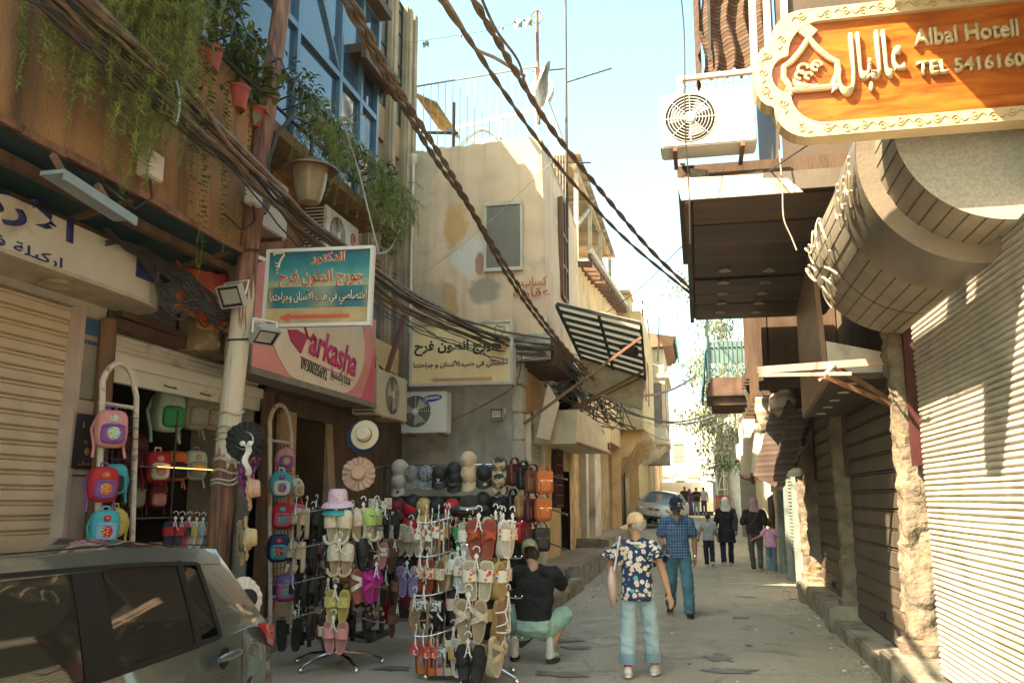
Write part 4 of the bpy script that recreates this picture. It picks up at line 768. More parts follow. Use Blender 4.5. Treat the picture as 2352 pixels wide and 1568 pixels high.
# ======================= SIGNS =======================
def grad(name, stops, ax=2, lo=0, hi=1, r=.5):
    m, n, L, b = nodes_mat(name, r); tc = n.new('ShaderNodeTexCoord'); sx = n.new('ShaderNodeSeparateXYZ'); L.new(tc.outputs['Object'], sx.inputs[0])
    q = n.new('ShaderNodeMapRange'); q.inputs[1].default_value = lo; q.inputs[2].default_value = hi; L.new(sx.outputs[ax], q.inputs[0]); cr = n.new('ShaderNodeValToRGB'); L.new(q.outputs[0], cr.inputs[0]); e = cr.color_ramp.elements
    while len(e) < len(stops): e.new(.5)
    for i, (p, c) in enumerate(stops): e[i].position = p; e[i].color = (*c, 1)
    k = n.new('ShaderNodeTexNoise'); k.inputs['Scale'].default_value = 5; k.inputs['Detail'].default_value = 7; L.new(tc.outputs['Object'], k.inputs[0]); mr_ = n.new('ShaderNodeMapRange'); mr_.inputs[1].default_value = .35; mr_.inputs[2].default_value = .7; mr_.inputs[3].default_value = .72; mr_.inputs[4].default_value = 1.1; L.new(k.outputs[0], mr_.inputs[0])
    mx = n.new('ShaderNodeMix'); mx.data_type = 'RGBA'; mx.blend_type = 'MULTIPLY'; mx.inputs[0].default_value = 1; L.new(cr.outputs[0], mx.inputs[6]); L.new(mr_.outputs[0], mx.inputs[7]); L.new(mx.outputs[2], b.inputs[0]); return m
CREAM = flat('cream_print', (.7, .58, .38)); REDO = flat('red_orange_print', (.55, .1, .045)); INK = flat('black_print', (.02, .025, .03)); NAVY = flat('navy_print', (.02, .03, .13)); TEALP = flat('teal_print', (.03, .3, .33)); PINKP = flat('magenta_print', (.6, .03, .14))
gs = thing('dentist_sign', (-3.77, 8.1, 3.42), 'square teal and gold Arabic dentist sign with red arrow, fixed to the wooden pole', 'sign')
gs.rotation_euler.y = radians(1.2)
SX0, SX1, SZ0, SZ1 = -4.36, -3.17, 3.43, 4.26
b = MB(); b.box(SX0+.03, SX1-.03, 8.1, 8.14, SZ0+.03, SZ1-.03)
b.build('panel', grad('teal_gold_print', [(0, (.45, .32, .16)), (.3, (.5, .37, .18)), (.52, (.5, .4, .2)), (.62, (.12, .3, .26)), (.8, (.02, .2, .23)), (1, (.02, .08, .13))], 2, 0, .83), gs)
b = MB(); b.box(SX0+.03, SX1-.03, 8.094, 8.1, SZ0+.2, SZ0+.42); b.build('band', grad('teal_band_print', [(0, (.45, .38, .2)), (.12, (.02, .16, .2)), (.4, (.05, .2, .22)), (.55, (.3, .3, .2)), (.7, (.03, .16, .2)), (.9, (.03, .17, .2)), (1, (.4, .36, .2))], 0, -.6, .6), gs)
b = MB()
for z in (SZ0, SZ1-.035): b.box(SX0, SX1, 8.08, 8.15, z, z+.035)
for x in (SX0, SX1-.035): b.box(x, x+.035, 8.082, 8.148, SZ0+.035, SZ1-.035)
b.bar((SX0, 8.12, 4.15), (-4.5, 8.1, 4.2), .04); b.bar((SX0, 8.12, 3.5), (-4.5, 8.1, 3.5), .04); b.build('frame', mat('white_sign_frame', (.6, .56, .5), .5, .1, 3, 0), gs)
def otext(s, x, z, w, h, m, par, y=8.1, ol=CREAM, bold=.015, ob=.035):
    text('lettering_outline', s, (x-.006, y, z-.006), XX, ZZ, w+.012, h+.012, ol, par, bold=bold+ob, ext=.002, off=.0005); text('lettering', s, (x, y, z), XX, ZZ, w, h, m, par, bold=bold, ext=.002, off=.004)
otext('الدكتور', -3.86, 4.08, .37, .13, REDO, gs); otext('جورج انطون فرح', -4.2, 3.83, .93, .2, REDO, gs); otext('اختصاصي في طب الأسنان وجراحتها', -4.29, 3.65, 1.07, .17, CREAM, gs, y=8.093, ol=INK)
b = MB(); b.prism([(-4.18, 8.097, 3.53), (-4.05, 8.097, 3.58), (-4.05, 8.097, 3.555), (-3.4, 8.097, 3.555), (-3.4, 8.097, 3.515), (-4.05, 8.097, 3.515), (-4.05, 8.097, 3.475)], (0, .002, 0)); b.build('arrow', REDO, gs)
b = MB(); b.tube([V((-4.24+x, 8.096, 4.14+z)) for x, z in ((-.04, .06), (-.02, .08), (.03, .075), (.06, .085), (.08, .06), (.05, .02), (.03, -.03), (.02, -.08))], .012, 5); 
for k in range(4): b.tube([(-4.26+.01*k, 8.096, 4.12-.035*k), (-4.22, 8.096, 4.1-.035*k)], .007, 4)
b.build('tooth_mark', CREAM, gs)
text('lettering', '٠٩٣٣٢٧٢', (-4.3, 8.1, 3.47), XX, ZZ, .07, .015, INK, gs, bold=0)
# pink shop sign
pk = thing('shop_sign', (-4.85, 10.5, 3.1), 'long pink and cream shop sign with magenta script and a phone number', 'sign')
PX = -4.8
b = MB(); b.box(PX-.3, PX, 8.7, 12.5, 3.14, 4.42); b.build('panel', mat('pink_print', (.68, .24, .2), .5, .1, 2, 0, streak=.2, scol=(.5, .2, .18)), pk)
b = MB(); b.box(PX-.32, PX+.03, 8.66, 12.54, 3.06, 3.14); b.box(PX-.3, PX+.02, 8.66, 8.7, 3.14, 4.42); b.build('trim', mat('grey_brown_trim', (.2, .16, .12), .6, .2, 4, .1), pk)
b = MB(); pts = []
for k in range(48):
    t = 2*pi*k/48; y = 10.55+1.5*cos(t); z = 3.85+.85*sin(t); pts.append(V((PX+.004, y, min(4.41, max(3.15, z)))))
b.prism(pts, (.003, 0, 0)); b.build('cream_field', mat('cream_sign_print', (.74, .6, .42), .5, .08, 2, 0, streak=.15, scol=(.55, .45, .3)), pk)
b = MB(); b.prism([(PX+.003, 12.0, 3.16), (PX+.003, 12.48, 3.16), (PX+.003, 12.48, 4.0), (PX+.003, 12.3, 3.6)], (.003, 0, 0)); b.build('rose_field', flat('rose_print', (.62, .1, .16)), pk)
def psp(x, y): return P(x, y, X=PX+.01)
u = (psp(812, 858)-psp(712, 806)).normalized(); vv = V((0, -u.z, u.y))
a0 = psp(708, 812); text('lettering', 'arkasha', a0, u, vv, (psp(815, 860)-psp(706, 805)).length, .4, PINKP, pk, bold=.025, ext=.004, shear=.25)
b = MB(); b.prism([psp(x, y) for x, y in ((660, 757), (682, 757), (706, 772), (690, 812), (668, 782))], (.01, 0, 0)); b.tube([psp(x, y) for x, y in ((700, 752), (706, 775), (714, 778), (720, 768))], .02, 5); b.build('gem_initial', flat('crimson_print', (.4, .01, .06)), pk)
b = MB(); b.bar(psp(690, 818), psp(812, 874), .006, .012); b.build('underline', PINKP, pk)
text('lettering', '0930035692', psp(690, 846), u, vv, (psp(750, 866)-psp(690, 840)).length, .15, INK, pk, bold=.01)
text('lettering', 'هدايا واكسسوار', psp(757, 872), u, vv, (psp(803, 886)-psp(757, 866)).length, .2, INK, pk, bold=.0)
# cream dentist light box on the corner house
ys = thing('light_box_sign', (-4.1, 15.2, 3.73), 'cream Arabic light box sign with dark lettering and faded red arrow on the corner house', 'sign')
b = MB(); b.box(-5.08, -3.22, 15.1, 15.35, 3.76, 4.86); b.build('panel', mat('yellowed_acrylic', (.78, .59, .3), .4, .1, 1.5, 0, dirt=.25, dcol=(.45, .33, .17), streak=.2, scol=(.45, .32, .16)), ys)
b = MB()
for z in (3.72, 4.85): b.box(-5.12, -3.18, 15.07, 15.38, z, z+.05)
for x in (-5.12, -3.23): b.box(x, x+.05, 15.075, 15.37, 3.77, 4.85)
b.build('frame', mat('pale_rusty_frame', (.5, .44, .36), .55, .15, 5, 0, dirt=.3, dcol=(.3, .16, .08)), ys)
def T15(s, x0, y0, x1, y1, m, ol=None, bold=.02):
    p, q = P(x0, y0, Y=15.1), P(x1, y1, Y=15.1)
    if ol: text('lettering_outline', s, p-V((.006, 0, .006)), XX, ZZ, q.x-p.x+.012, q.z-p.z+.012, ol, ys, bold=bold+.03, off=.0005)
    text('lettering', s, p, XX, ZZ, q.x-p.x, q.z-p.z, m, ys, bold=bold, off=.004)
T15('جورج انطون فرح', 952, 818, 1150, 776, INK, CREAM, .03); T15('أخصائي في طب الأسنان و جراحتها', 950, 850, 1168, 822, INK, CREAM, .02)
b = MB(); b.prism([P(x, y, Y=15.094) for x, y in ((988, 872), (1003, 866), (1003, 869), (1130, 865), (1130, 874), (1003, 876), (1003, 879))], (0, .003, 0)); b.build('arrow', flat('faded_red_print', (.5, .27, .15)), ys)
b = MB(); b.tube([P(x, y, Y=15.09) for x, y in ((1147, 778), (1140, 770), (1136, 756), (1141, 746), (1150, 750), (1158, 748), (1160, 760), (1152, 766), (1150, 780))], .012, 5); b.build('tooth_mark', TEALP, ys)
os_ = thing('old_sign', (-5.3, 13.8, 3.5), 'faded yellow Arabic sign half hidden behind the pink shop sign', 'sign')
b = MB(); b.box(-5.45, -5.3, 12.6, 15.0, 3.5, 4.4); b.build('panel', mat('yellow_stained_panel', (.6, .44, .2), .6, .15, 2, .1, dirt=.35, dcol=(.42, .27, .1)), os_)
text('lettering', 'جورج أنطون', (-5.3, 12.9, 3.75), YY, ZZ, 1.9, .34, INK, os_); text('lettering', 'الدكتور', (-5.3, 12.8, 4.1), YY, ZZ, .8, .24, REDO, os_); text('lettering', 'أخصائي أسنان', (-5.3, 13.1, 3.54), YY, ZZ, 1.4, .14, INK, os_)
b = MB(); b.bar((-5.0, 14.4, 4.9), (-5.1, 13.7, 3.6), .07); b.build('strut', mat('maroon_strut', (.16, .05, .04), .6, .2, 5, .1), os_)
# white fascia sign, near left
wf_ = thing('fascia_sign', (-5.3, 5, 3.55), 'white fascia sign with navy Arabic lettering and a rounded end, over the cream shutter', 'sign')
prof = [(-5.08, -2), (-5.08, 6.9), (-5.1, 7.25), (-5.18, 7.5), (-5.32, 7.62), (-5.6, 7.65), (-5.6, -2)]
WS = mat('greyish_white_sign', (.5, .47, .4), .5, .08, 2, .05, dirt=.18, dcol=(.3, .25, .17), ds=2)
b = MB(); b.prism([V((x, y, 3.56)) for x, y in prof], (0, 0, .42)); b.build('panel', WS, wf_)
b = MB(); b.prism([V((x+.012*(x > -5.5), y, 3.53)) for x, y in prof], (0, 0, .035)); b.build('trim', mat('rusty_white_trim', (.42, .35, .25), .6, .2, 5, .1, dirt=.4, dcol=(.2, .11, .06)), wf_)
b = MB(); b.lathe([(0, .0), (.1, -.004), (.14, -.02), (.15, -.03), (.15, 0)], (-5.33, 6.3, 3.53), 18); b.build('downlight', mat('brass_trim', (.42, .35, .25)), wf_, smooth=True)
def tf(s, p0, w, h, m, bold=.02): text('lettering', s, p0, YY, ZZ, w, h, m, wf_, bold=bold)
q0, q1 = P(167, 586, X=-5.07), P(165, 490, X=-5.07)
tf('الأركيلة', (-5.08, q0.y-1.75, q0.z+.035), 1.75, .31, NAVY, .025); q2 = P(143, 628, X=-5.07); tf('اركيلة فايز معسل', (-5.08, q2.y-1.7, q2.z+.02), 1.7, .11, NAVY, .012)
b = MB(); b.box(-5.085, -5.07, 7.0, 7.3, 3.75, 3.97)
b.build('navy_square', NAVY, wf_)
ob_ = thing('orange_banner', (-5.35, 8.3, 3.4), 'wrinkled red to orange tobacco banner hung behind the wooden pole', 'banner')
b = MB(); b.grid(lambda u, v: P(398, 712, X=-5.12).lerp(P(522, 772, X=-5.12), u).lerp(P(402, 588, X=-5.12).lerp(P(530, 640, X=-5.12), u), v)+V((.04*sin(u*9+v*3)+.03*sin(u*21)*(1-v), 0, .03*sin(u*8))), 40, 14); b.build('cloth', grad('red_orange_banner', [(0, (.62, .25, .03)), (.45, (.62, .13, .03)), (1, (.55, .03, .02))], 2, 0, .8), ob_, smooth=True)
text('lettering', 'دخان', P(462, 738, X=-5.06), YY, ZZ, .42, .18, flat('red_print', (.5, .02, .03)), ob_); text('lettering', 'فاخر', P(455, 700, X=-5.06), YY, ZZ, .4, .2, flat('gold_print', (.5, .3, .06)), ob_)
b = MB(); c_l = P(425, 650, X=-5.08); b.box(-5.1, -5.07, c_l.y-.15, c_l.y+.15, c_l.z-.1, c_l.z+.1); b.build('green_label', flat('green_print', (.05, .25, .06)), ob_)
wb_ = thing('wooden_box', (-5.4, 8.7, 3.35), 'scuffed wooden crate box fixed above the backpack shop lintel', 'box')
b = MB(); b.box(-5.62, -5.2, 8.55, 9.3, 3.32, 3.78); b.build('body', mat('grainy_board', (.26, .18, .1), .75, .3, 4, .2, dirt=.3, dcol=(.5, .42, .3), ds=5), wb_, bevel=.01)
b = MB(); 
for y, z in ((8.65, 3.7), (8.7, 3.4), (8.95, 3.52), (9.2, 3.66), (9.22, 3.42)): b.obox((-5.195, y, z), (.004, 0, 0), (0, .02, .01), (0, -.01, .025))
b.build('paper_scrap', flat('torn_white_paper', (.6, .55, .46)), wb_)
po = thing('tobacco_poster', (-5.55, 7.0, 2.3), 'small black poster with red and green print on the pinkish pilaster', 'poster')
b = MB(); b.grid(lambda u, v: V((-5.54+.05*u*u+.02*v, 6.93+u*.38, 1.97+v*.5)), 8, 6); b.build('sheet', flat('black_poster', (.02, .018, .02), .4), po)
text('lettering', 'MAX', (-5.525, 7.02, 2.34), YY, ZZ, .2, .06, REDO, po, bold=.05); text('lettering', 'MAX', (-5.525, 7.05, 2.2), YY, ZZ, .12, .03, REDO, po); b = MB(); b.ell((-5.52, 7.1, 2.13), .008, .035, .035); b.build('apple_print', flat('red_green_print', (.3, .12, .03)), po); text('lettering', 'معسل', (-5.525, 7.0, 2.0), YY, ZZ, .26, .04, REDO, po)
# white tilted blade sign and fascias further along the left
bs_ = thing('blade_sign', (-2.75, 17.5, 3.0), 'small white tilted blade sign with ochre Arabic lettering and a rusty edge', 'sign')
b = MB(); cs = [P(1232, 1003, Y=16.6), P(1262, 1010, Y=16.9), P(1283, 925, Y=16.9), P(1258, 880, Y=16.6)]; b.prism(cs, (.0, .12, .0)); b.build('panel', mat('white_sign_board', (.66, .6, .5), .5, .1, 3, 0, dirt=.2), bs_)
u_ = (cs[2]-cs[1]).normalized(); text('lettering', 'أحذية', cs[1]+V((-.02, -.01, .15))-XX*.12+u_*.05, u_, V((-1, 0, .3)), .55, .12, flat('ochre_print', (.4, .22, .05)), bs_)
ff = thing('blank_fascia', (-2.9, 20, 2.9), 'long blank cream fascia box over the ochre doorway', 'sign')
b = MB(); b.prism([(-2.35, 17.2, 2.78), (-2.32, 23.8, 2.9), (-2.32, 23.8, 3.55), (-2.3, 17.2, 3.45)], (-.9, 0, 0)); b.build('panel', mat('blank_cream_panel', (.56, .46, .31), .5, .1, 2, 0, dirt=.3, dcol=(.4, .3, .18), streak=.3, scol=(.38, .28, .16)), ff)
b = MB(); b.bar((-2.3, 17.2, 2.78), (-2.3, 23.8, 2.9), .05, .05); b.box(-2.33, -2.27, 23.2, 23.5, 2.98, 3.16); b.build('trim', RUST, ff)
ft = thing('tube_light', (-2.1, 21, 3.5), 'rusty double tube light fitting hung over the cream fascia', 'light fitting')
b = MB(); b.bar(P(1324, 960, Y=21), P(1365, 982, Y=24), .12, .06); b.bar(P(1340, 975, Y=21), P(1375, 992, Y=24), .1, .05); b.build('housing', mat('rusty_white_trim', (.42, .35, .25)), ft)
# ribbed awning frame of the corner house
aw = thing('ribbed_awning', (-2.5, 16.5, 4.2), 'large rust-framed ribbed sheet awning jutting over the street from the corner house', 'awning')
n0, n1, f0, f1_ = P(1278, 692, Y=15.8), P(1472, 738, Y=16.2), P(1335, 815, Y=18.6), P(1482, 862, Y=18.8)
b = MB(); b.grid(lambda u, v: n0.lerp(n1, u).lerp(f0.lerp(f1_, u), v)+V((0, 0, .03*fbm((u*6, v*6, 2), 1))), 20, 16); tm = mat('cream_corrugated', (.62, .52, .36), .7, .15, 2, .3, dirt=.3, dcol=(.36, .25, .14)); tn_ = tm.node_tree.nodes; tb_ = tn_.new('ShaderNodeBsdfTranslucent'); tx_ = tn_.new('ShaderNodeMixShader'); tx_.inputs[0].default_value = .55; tb_.inputs[0].default_value = (.7, .58, .38, 1)
tm.node_tree.links.new(tn_['Principled BSDF'].outputs[0], tx_.inputs[1]); tm.node_tree.links.new(tb_.outputs[0], tx_.inputs[2]); tm.node_tree.links.new(tx_.outputs[0], tn_['Material Output'].inputs[0]); b.build('sheet', tm, aw, smooth=True)
b = MB()
for k in range(9): v = k/8; b.bar(n0.lerp(f0, v)-V((0, 0, .05)), n1.lerp(f1_, v)-V((0, 0, .05)), .05, .06)
for k in (0, .5, 1): b.bar(n0.lerp(n1, k)-V((0, 0, .08)), f0.lerp(f1_, k)-V((0, 0, .08)), .05, .06)
b.many('rib', IRON, aw)
b = MB(); b.bar(n1-V((0, 0, .3)), V((-3.2, 16.2, 3.1)), .05); b.bar(n1.lerp(f1_, .8)-V((0, .0, .1)), V((-3.2, 17.9, 3.2)), .05); b.bar(f1_, V((-3.2, 18.6, 3.3)), .04); b.many('stay', RUST, aw)
b = MB(); b.bar(f1_, f1_-V((.1, 0, .7)), .05); b.bar(f0, f0-V((.1, 0, .7)), .05); b.bar(f1_-V((.1, 0, .7)), f0-V((.1, 0, .7)), .05); b.quad(f0-V((.0, -.05, .05)), f1_-V((0, -.05, .05)), f1_-V((.1, -.05, .75)), f0-V((.1, -.05, .75))); b.build('drop_panel', mat('speckled_cream_panel', (.45, .38, .25), .8, .2, 6, .2), aw)
b = MB(); c = P(1445, 805, Y=17.5); b.lathe([(.0, .2), (.1, .18), (.2, .05), (.22, -.05)], c, 14, ax=V((.5, -.2, .8))); b.build('lamp_shade', IRON, aw, smooth=True)
b = MB(); b.box(-3.3, -2.55, 16.25, 18.4, 4.2, 4.75); b.build('timber_wedge', WOODD, aw)
# satellite dish and panel on a roof
sdh = thing('satellite_dish', P(1475, 690, Y=40), 'pale satellite dish tilted on the far rooftop beside a pale panel', 'satellite dish')
c = P(1475, 690, Y=40); b = MB(); b.lathe([(0, -.12), (.3, -.08), (.55, .05), (.56, .06), (.3, -.05), (0, -.09)], c, 20, ax=V((-.2, -.8, .35))); b.build('bowl', mat('grey_dish', (.5, .5, .46), .5, .1, 3, 0), sdh, smooth=True)
b = MB(); b.tube([c, c+V((-.1, -.7, .1))], .03, 5); b.tube([c, c+V((0, .3, -2.2))], .05, 5); b.build('arm', IRON, sdh)
so = thing('solar_panel', P(1500, 718, Y=42), 'pale tilted solar panel on stilts on the far roof', 'panel')
c = P(1500, 718, Y=42); b = MB(); b.obox(c, (.55, .2, .1), (-.1, .6, .35), V((0, 0, .03))); b.build('panel', mat('pale_panel', (.6, .58, .52), .4, .05, 3, 0), so); b = MB()
for dx in (-.3, .3): b.tube([c+V((dx, 0, 0)), c+V((dx*.5, .2, -2.4))], .03, 5)
b.many('leg', IRON, so)
# ======================= HOTEL SIGN =======================
hs = thing('hotel_sign', (1.3, 5.2, 3.85), 'large carved orange wooden hotel sign with raised cream letters and ornate cream border', 'sign')
HY = 5.2
hp = lambda x, y, d=0: P(x, y, Y=HY+d)
def rect_out(dx, dz, dent):
    x0, x1, z0, z1 = .475+dx, 2.5, 3.83+dz, 4.66-dz
    pts = [V((x1, 0, z0)), V((.9, 0, z0))]
    for k in range(9): t = -pi/2-pi/2*k/8; pts.append(V((x0+.2+.0+(.2)*cos(t)+.06, 0, z0+.2+.2*sin(t))))
    zc = (z0+z1)/2; hh = (z1-z0)/2-.2
    for k in range(11): t = -pi/2-pi*k/10; pts.append(V((x0+.045-dent+.0+.10*cos(t), 0, zc+hh*.92*sin(t))))
    for k in range(9): t = pi-pi/2*k/8; pts.append(V((x0+.26+.2*cos(t), 0, z1-.2+.2*sin(t))))
    pts += [V((.9, 0, z1)), V((x1, 0, z1))]
    return pts
HB = mat('cream_carved_paint', (.5, .38, .22), .5, .08, 5, .1, dirt=.15, dcol=(.5, .36, .2), ds=6)
def orange_wood():
    m, n, L, b_ = nodes_mat('orange_varnished_wood', .3); tc = n.new('ShaderNodeTexCoord'); mp = n.new('ShaderNodeMapping'); mp.inputs['Scale'].default_value = (1.2, 1, 7); L.new(tc.outputs['Object'], mp.inputs[0])
    k = n.new('ShaderNodeTexNoise'); k.inputs['Scale'].default_value = 3; k.inputs['Detail'].default_value = 9; k.inputs['Distortion'].default_value = .8; L.new(mp.outputs[0], k.inputs[0]); cr = n.new('ShaderNodeValToRGB'); L.new(k.outputs[0], cr.inputs[0]); e = cr.color_ramp.elements; e[0].position = .3; e[0].color = (.28, .05, .008, 1); e[1].position = .7; e[1].color = (.52, .155, .02, 1); L.new(cr.outputs[0], b_.inputs[0]); b_.inputs['Coat Weight'].default_value = .4; return m
OW = orange_wood()
outer = [p+V((0, HY, 0)) for p in rect_out(0, 0, 0)]; inner = [p+V((0, HY-.002, 0)) for p in rect_out(.1, .085, -.01)]
b = MB(); b.prism(outer, (0, .1, 0)); b.build('backboard', HB, hs)
b = MB(); b.prism(inner, (0, .02, 0)); b.build('panel', OW, hs)
b = MB(); n_ = len(outer); fr0 = [p+V((0, -.035, 0)) for p in outer]; fr1 = [p+V((0, -.033, 0)) for p in inner]
b.add(fr0+fr1, [(i, i+1, n_+i+1, n_+i) for i in range(n_-1)]); b.add(fr1+[p+V((0, .033, 0)) for p in fr1], [(i, i+1, n_+i+1, n_+i) for i in range(n_-1)]); b.add(outer+fr0, [(i, i+1, n_+i+1, n_+i) for i in range(n_-1)]); b.build('border', HB, hs)
b = MB(); mid = [(fr0[i]+fr1[i])/2 for i in range(n_)]
path = []
for i in range(n_-1):
    L_ = (mid[i+1]-mid[i]).length; path += [(mid[i].lerp(mid[i+1], k/max(1, int(L_/.02))), (mid[i+1]-mid[i]).normalized()) for k in range(max(1, int(L_/.02)))]
for i in range(2, len(path)-3, 5):
    p, d = path[i]; nn = V((-d.z, 0, d.x)); s = 1 if (i//5) % 2 else -1
    b.tube([p+V((0, -.003, 0))+d*(-.045+.09*t)+nn*s*.018*sin(2*pi*t) for t in [k/10 for k in range(11)]], .0028, 4)
    b.tube([p+V((0, -.003, 0))+d*.02+nn*s*.015+(d*cos(t)+nn*sin(t))*.014 for t in [k*.7 for k in range(9)]], .0025, 4)
b.build('carved_scroll', mat('ochre_carving', (.36, .22, .09), .6, .1, 5, 0), hs)
LC = HB
def ht(s, x0, y0, x1, y1, bold=.02, ext=.035):
    p, q = hp(x0, y0), hp(x1, y1); text('lettering', s, p, XX, ZZ, abs(q.x-p.x), abs(q.z-p.z), LC, hs, bold=bold, ext=ext, off=0)
def ht2(s, px, py, W, H, bold=.02): p = hp(px, py); text('lettering', s, (p.x, HY, p.z), XX, ZZ, W, H, LC, hs, bold=bold, ext=.035, off=0)
ht2('Albal Hotell', 2098, 111, .57, .105, .02); ht2('TEL 5416160', 2105, 178, .58, .085, .025)
pA, pB = hp(1925, 226), hp(2070, 70); text('lettering', 'عالبال', (pA.x, HY, pA.z), XX, ZZ, pB.x-pA.x, (pB.z-pA.z)*1.0, LC, hs, bold=.02, ext=.035, off=0)
b = MB(); ar = [(1803, 213), (1815, 222), (1812, 200), (1800, 182), (1800, 158), (1818, 145), (1838, 122), (1855, 95)]; L1 = [hp(x, y) for x, y in ar]; cx_ = hp(1857, 100).x
full = L1+[V((2*cx_-p.x, p.y, p.z)) for p in reversed(L1)]
full = [V((p.x, HY-.018, p.z)) for p in full]; b.tube(full+[full[0]], .02, 8)
c = hp(1857, 178); c.y = HY-.018
b.tube([c+V((.09*cos(t), 0, .075*sin(t)-.0)) for t in [pi*1.05+k*.2 for k in range(11)]], [.006+.02*sin(pi*k/10) for k in range(11)], 8)
for dx, dz, r in ((-.03, .05, .03), (.05, .06, .03), (-.05, .01, .025), (.0, .0, .02), (.04, .05, .018)): b.tube([c+V((dx+r*cos(t), 0, dz+r*sin(t))) for t in [k*.6 for k in range(9)]], .011, 6)
t0 = hp(1855, 90); t0.y = HY-.018; b.obox(t0+V((0, 0, .035)), (.028, 0, .028), (0, .015, 0), (-.028, 0, .028)); b.build('emblem', LC, hs, smooth=True)
b = MB(); b.bar((1.92, 5.27, 4.62), (2.3, 5.27, 4.62), .05); b.bar((1.92, 5.3, 3.9), (2.3, 5.3, 3.9), .05); b.build('bracket', IRON, hs)
# ======================= AIR CONDITIONERS =======================
def ac(loc, yaw, w, h, d, label, logo=None, cas=WHT, fx=-.18, fr=.38):
    t = thing('air_conditioner', loc, label, 'air conditioner', 'outdoor air conditioning units on the facades', 0); M = Matrix.Translation(loc) @ Matrix.Rotation(yaw, 4, 'Z')
    b = MB(); b.box(-w/2, w/2, 0, d, 0, h); b.xf(M).build('casing', cas, t, bevel=.015, smooth=True)
    cx, cz, R_ = fx*w, h*.52, fr*h
    b = MB(); b.add([M @ V((cx+R_*1.02*cos(2*pi*k/28), -.004, cz+R_*1.02*sin(2*pi*k/28))) for k in range(28)], [tuple(range(28))]); b.build('fan_opening', DARK, t)
    b = MB()
    for k in range(3): a = 2*pi*k/3+.5; b.quad(*[M @ V((cx+r*cos(a+da)*R_, y, cz+r*sin(a+da)*R_)) for r, da, y in ((.1, 0, -.006), (.85, -.1, -.009), (.85, .75, -.005), (.15, .9, -.006))])
    b.build('fan_blade', mat('pale_fan_plastic', (.4, .37, .32), .5, .1, 4, 0), t)
    b = MB()
    for k in range(1, 9): r = R_*k/8; b.tube([M @ V((cx+r*cos(a), -.014, cz+r*sin(a))) for a in [2*pi*j/26 for j in range(27)]], .004, 4, cap=False)
    for k in range(8): a = 2*pi*k/8; b.tube([M @ V((cx, -.014, cz)), M @ V((cx+R_*cos(a), -.014, cz+R_*sin(a)))], .004, 4)
    b.xf(Matrix(), 0); b.build('fan_grille', cas, t)
    b = MB(); b.lathe([(R_*.2, 0), (R_*.19, .012), (0, .016)], M @ V((cx, -.014, cz)), 14, ax=M.to_3x3() @ V((0, -1, 0))); b.build('hub', cas, t, smooth=True)
    b = MB()
    for k in range(int(h/.05)): b.obox(M @ V((-w/2-.002, d/2, .05+k*.05)), M.to_3x3() @ V((.002, 0, 0)), M.to_3x3() @ V((0, d*.4, 0)), M.to_3x3() @ V((0, 0, .012)))
    b.build('side_vent', DARK, t)
    b = MB(); b.xf(M); 
    for s in (-.35, .35): b.bar(M @ V((s*w, -.02, -.03)), M @ V((s*w, d+.15, -.03)), .04)
    b.many('bracket', RUST, t)
    if logo:
        s, m, x, z, ww, hh = logo; text('lettering', s, M @ V((x*w, 0, z*h)), M.to_3x3() @ XX, ZZ, ww, hh, m, t, bold=.04, off=.006)
    return t, M
CAC = mat('yellowed_cream_casing', (.55, .46, .31), .5, .1, 2, 0, dirt=.3, dcol=(.36, .27, .15))
ac((.22, 8.3, 5.13), 0, .93, .56, .35, 'sun-bleached white air conditioner beside the orange hotel sign', cas=WHT, fr=.44)
t, M = ac((-4.87, 15.2, 2.88), 0, .86, .76, .35, 'white air conditioner with blue oval badge, under the cream dentist light box')
b = MB(); b.add([M @ V((.16+.19*cos(2*pi*k/24), -.006, .63+.065*sin(2*pi*k/24)+.02*cos(2*pi*k/24))) for k in range(24)], [tuple(range(24))]); b.build('badge', flat('blue_badge', (.02, .1, .4)), t)
text('lettering', 'SAMSUNG', M @ V((.03, -.004, .6)), V((1, 0, .08)), ZZ, .27, .05, flat('white_print', (.75, .73, .7)), t, bold=.05, off=.006)
ac((-4.9, 13.6, 3.0), pi/2, 1.5, .74, .4, 'cream air conditioner with an oval fan panel, just right of the pink sign', cas=CAC, fx=0, fr=.42)
t, M = ac((-4.97, 11.5, 5.06), pi/2, 1.2, .72, .4, 'white air conditioner with a red round badge, under the balcony ferns', cas=WHT, fx=-.16)
b = MB(); b.add([M @ V((.38+.1*cos(2*pi*k/20), -.006, .48+.1*sin(2*pi*k/20))) for k in range(20)], [tuple(range(20))]); b.build('badge', flat('red_badge', (.5, .015, .03)), t)
b = MB(); b.tube([M @ V((.38+.065*cos(a), -.01, .48+.065*sin(a))) for a in [pi*.5+k*.26 for k in range(19)]], .006, 4); b.tube([M @ V((.38, -.01, .53)), M @ V((.38, -.01, .46)), M @ V((.41, -.01, .46))], .006, 4); b.build('badge_face', flat('white_print', (.75, .73, .7)), t)
text('lettering', 'LG', M @ V((.29, -.004, .24)), M.to_3x3() @ XX, ZZ, .2, .1, flat('grey_print', (.25, .24, .22)), t, bold=.03, off=.006)
ac((-4.97, 9.2, 4.9), pi/2, 1.1, .7, .4, 'yellowed air conditioner half hidden behind the wooden pole', cas=CAC)
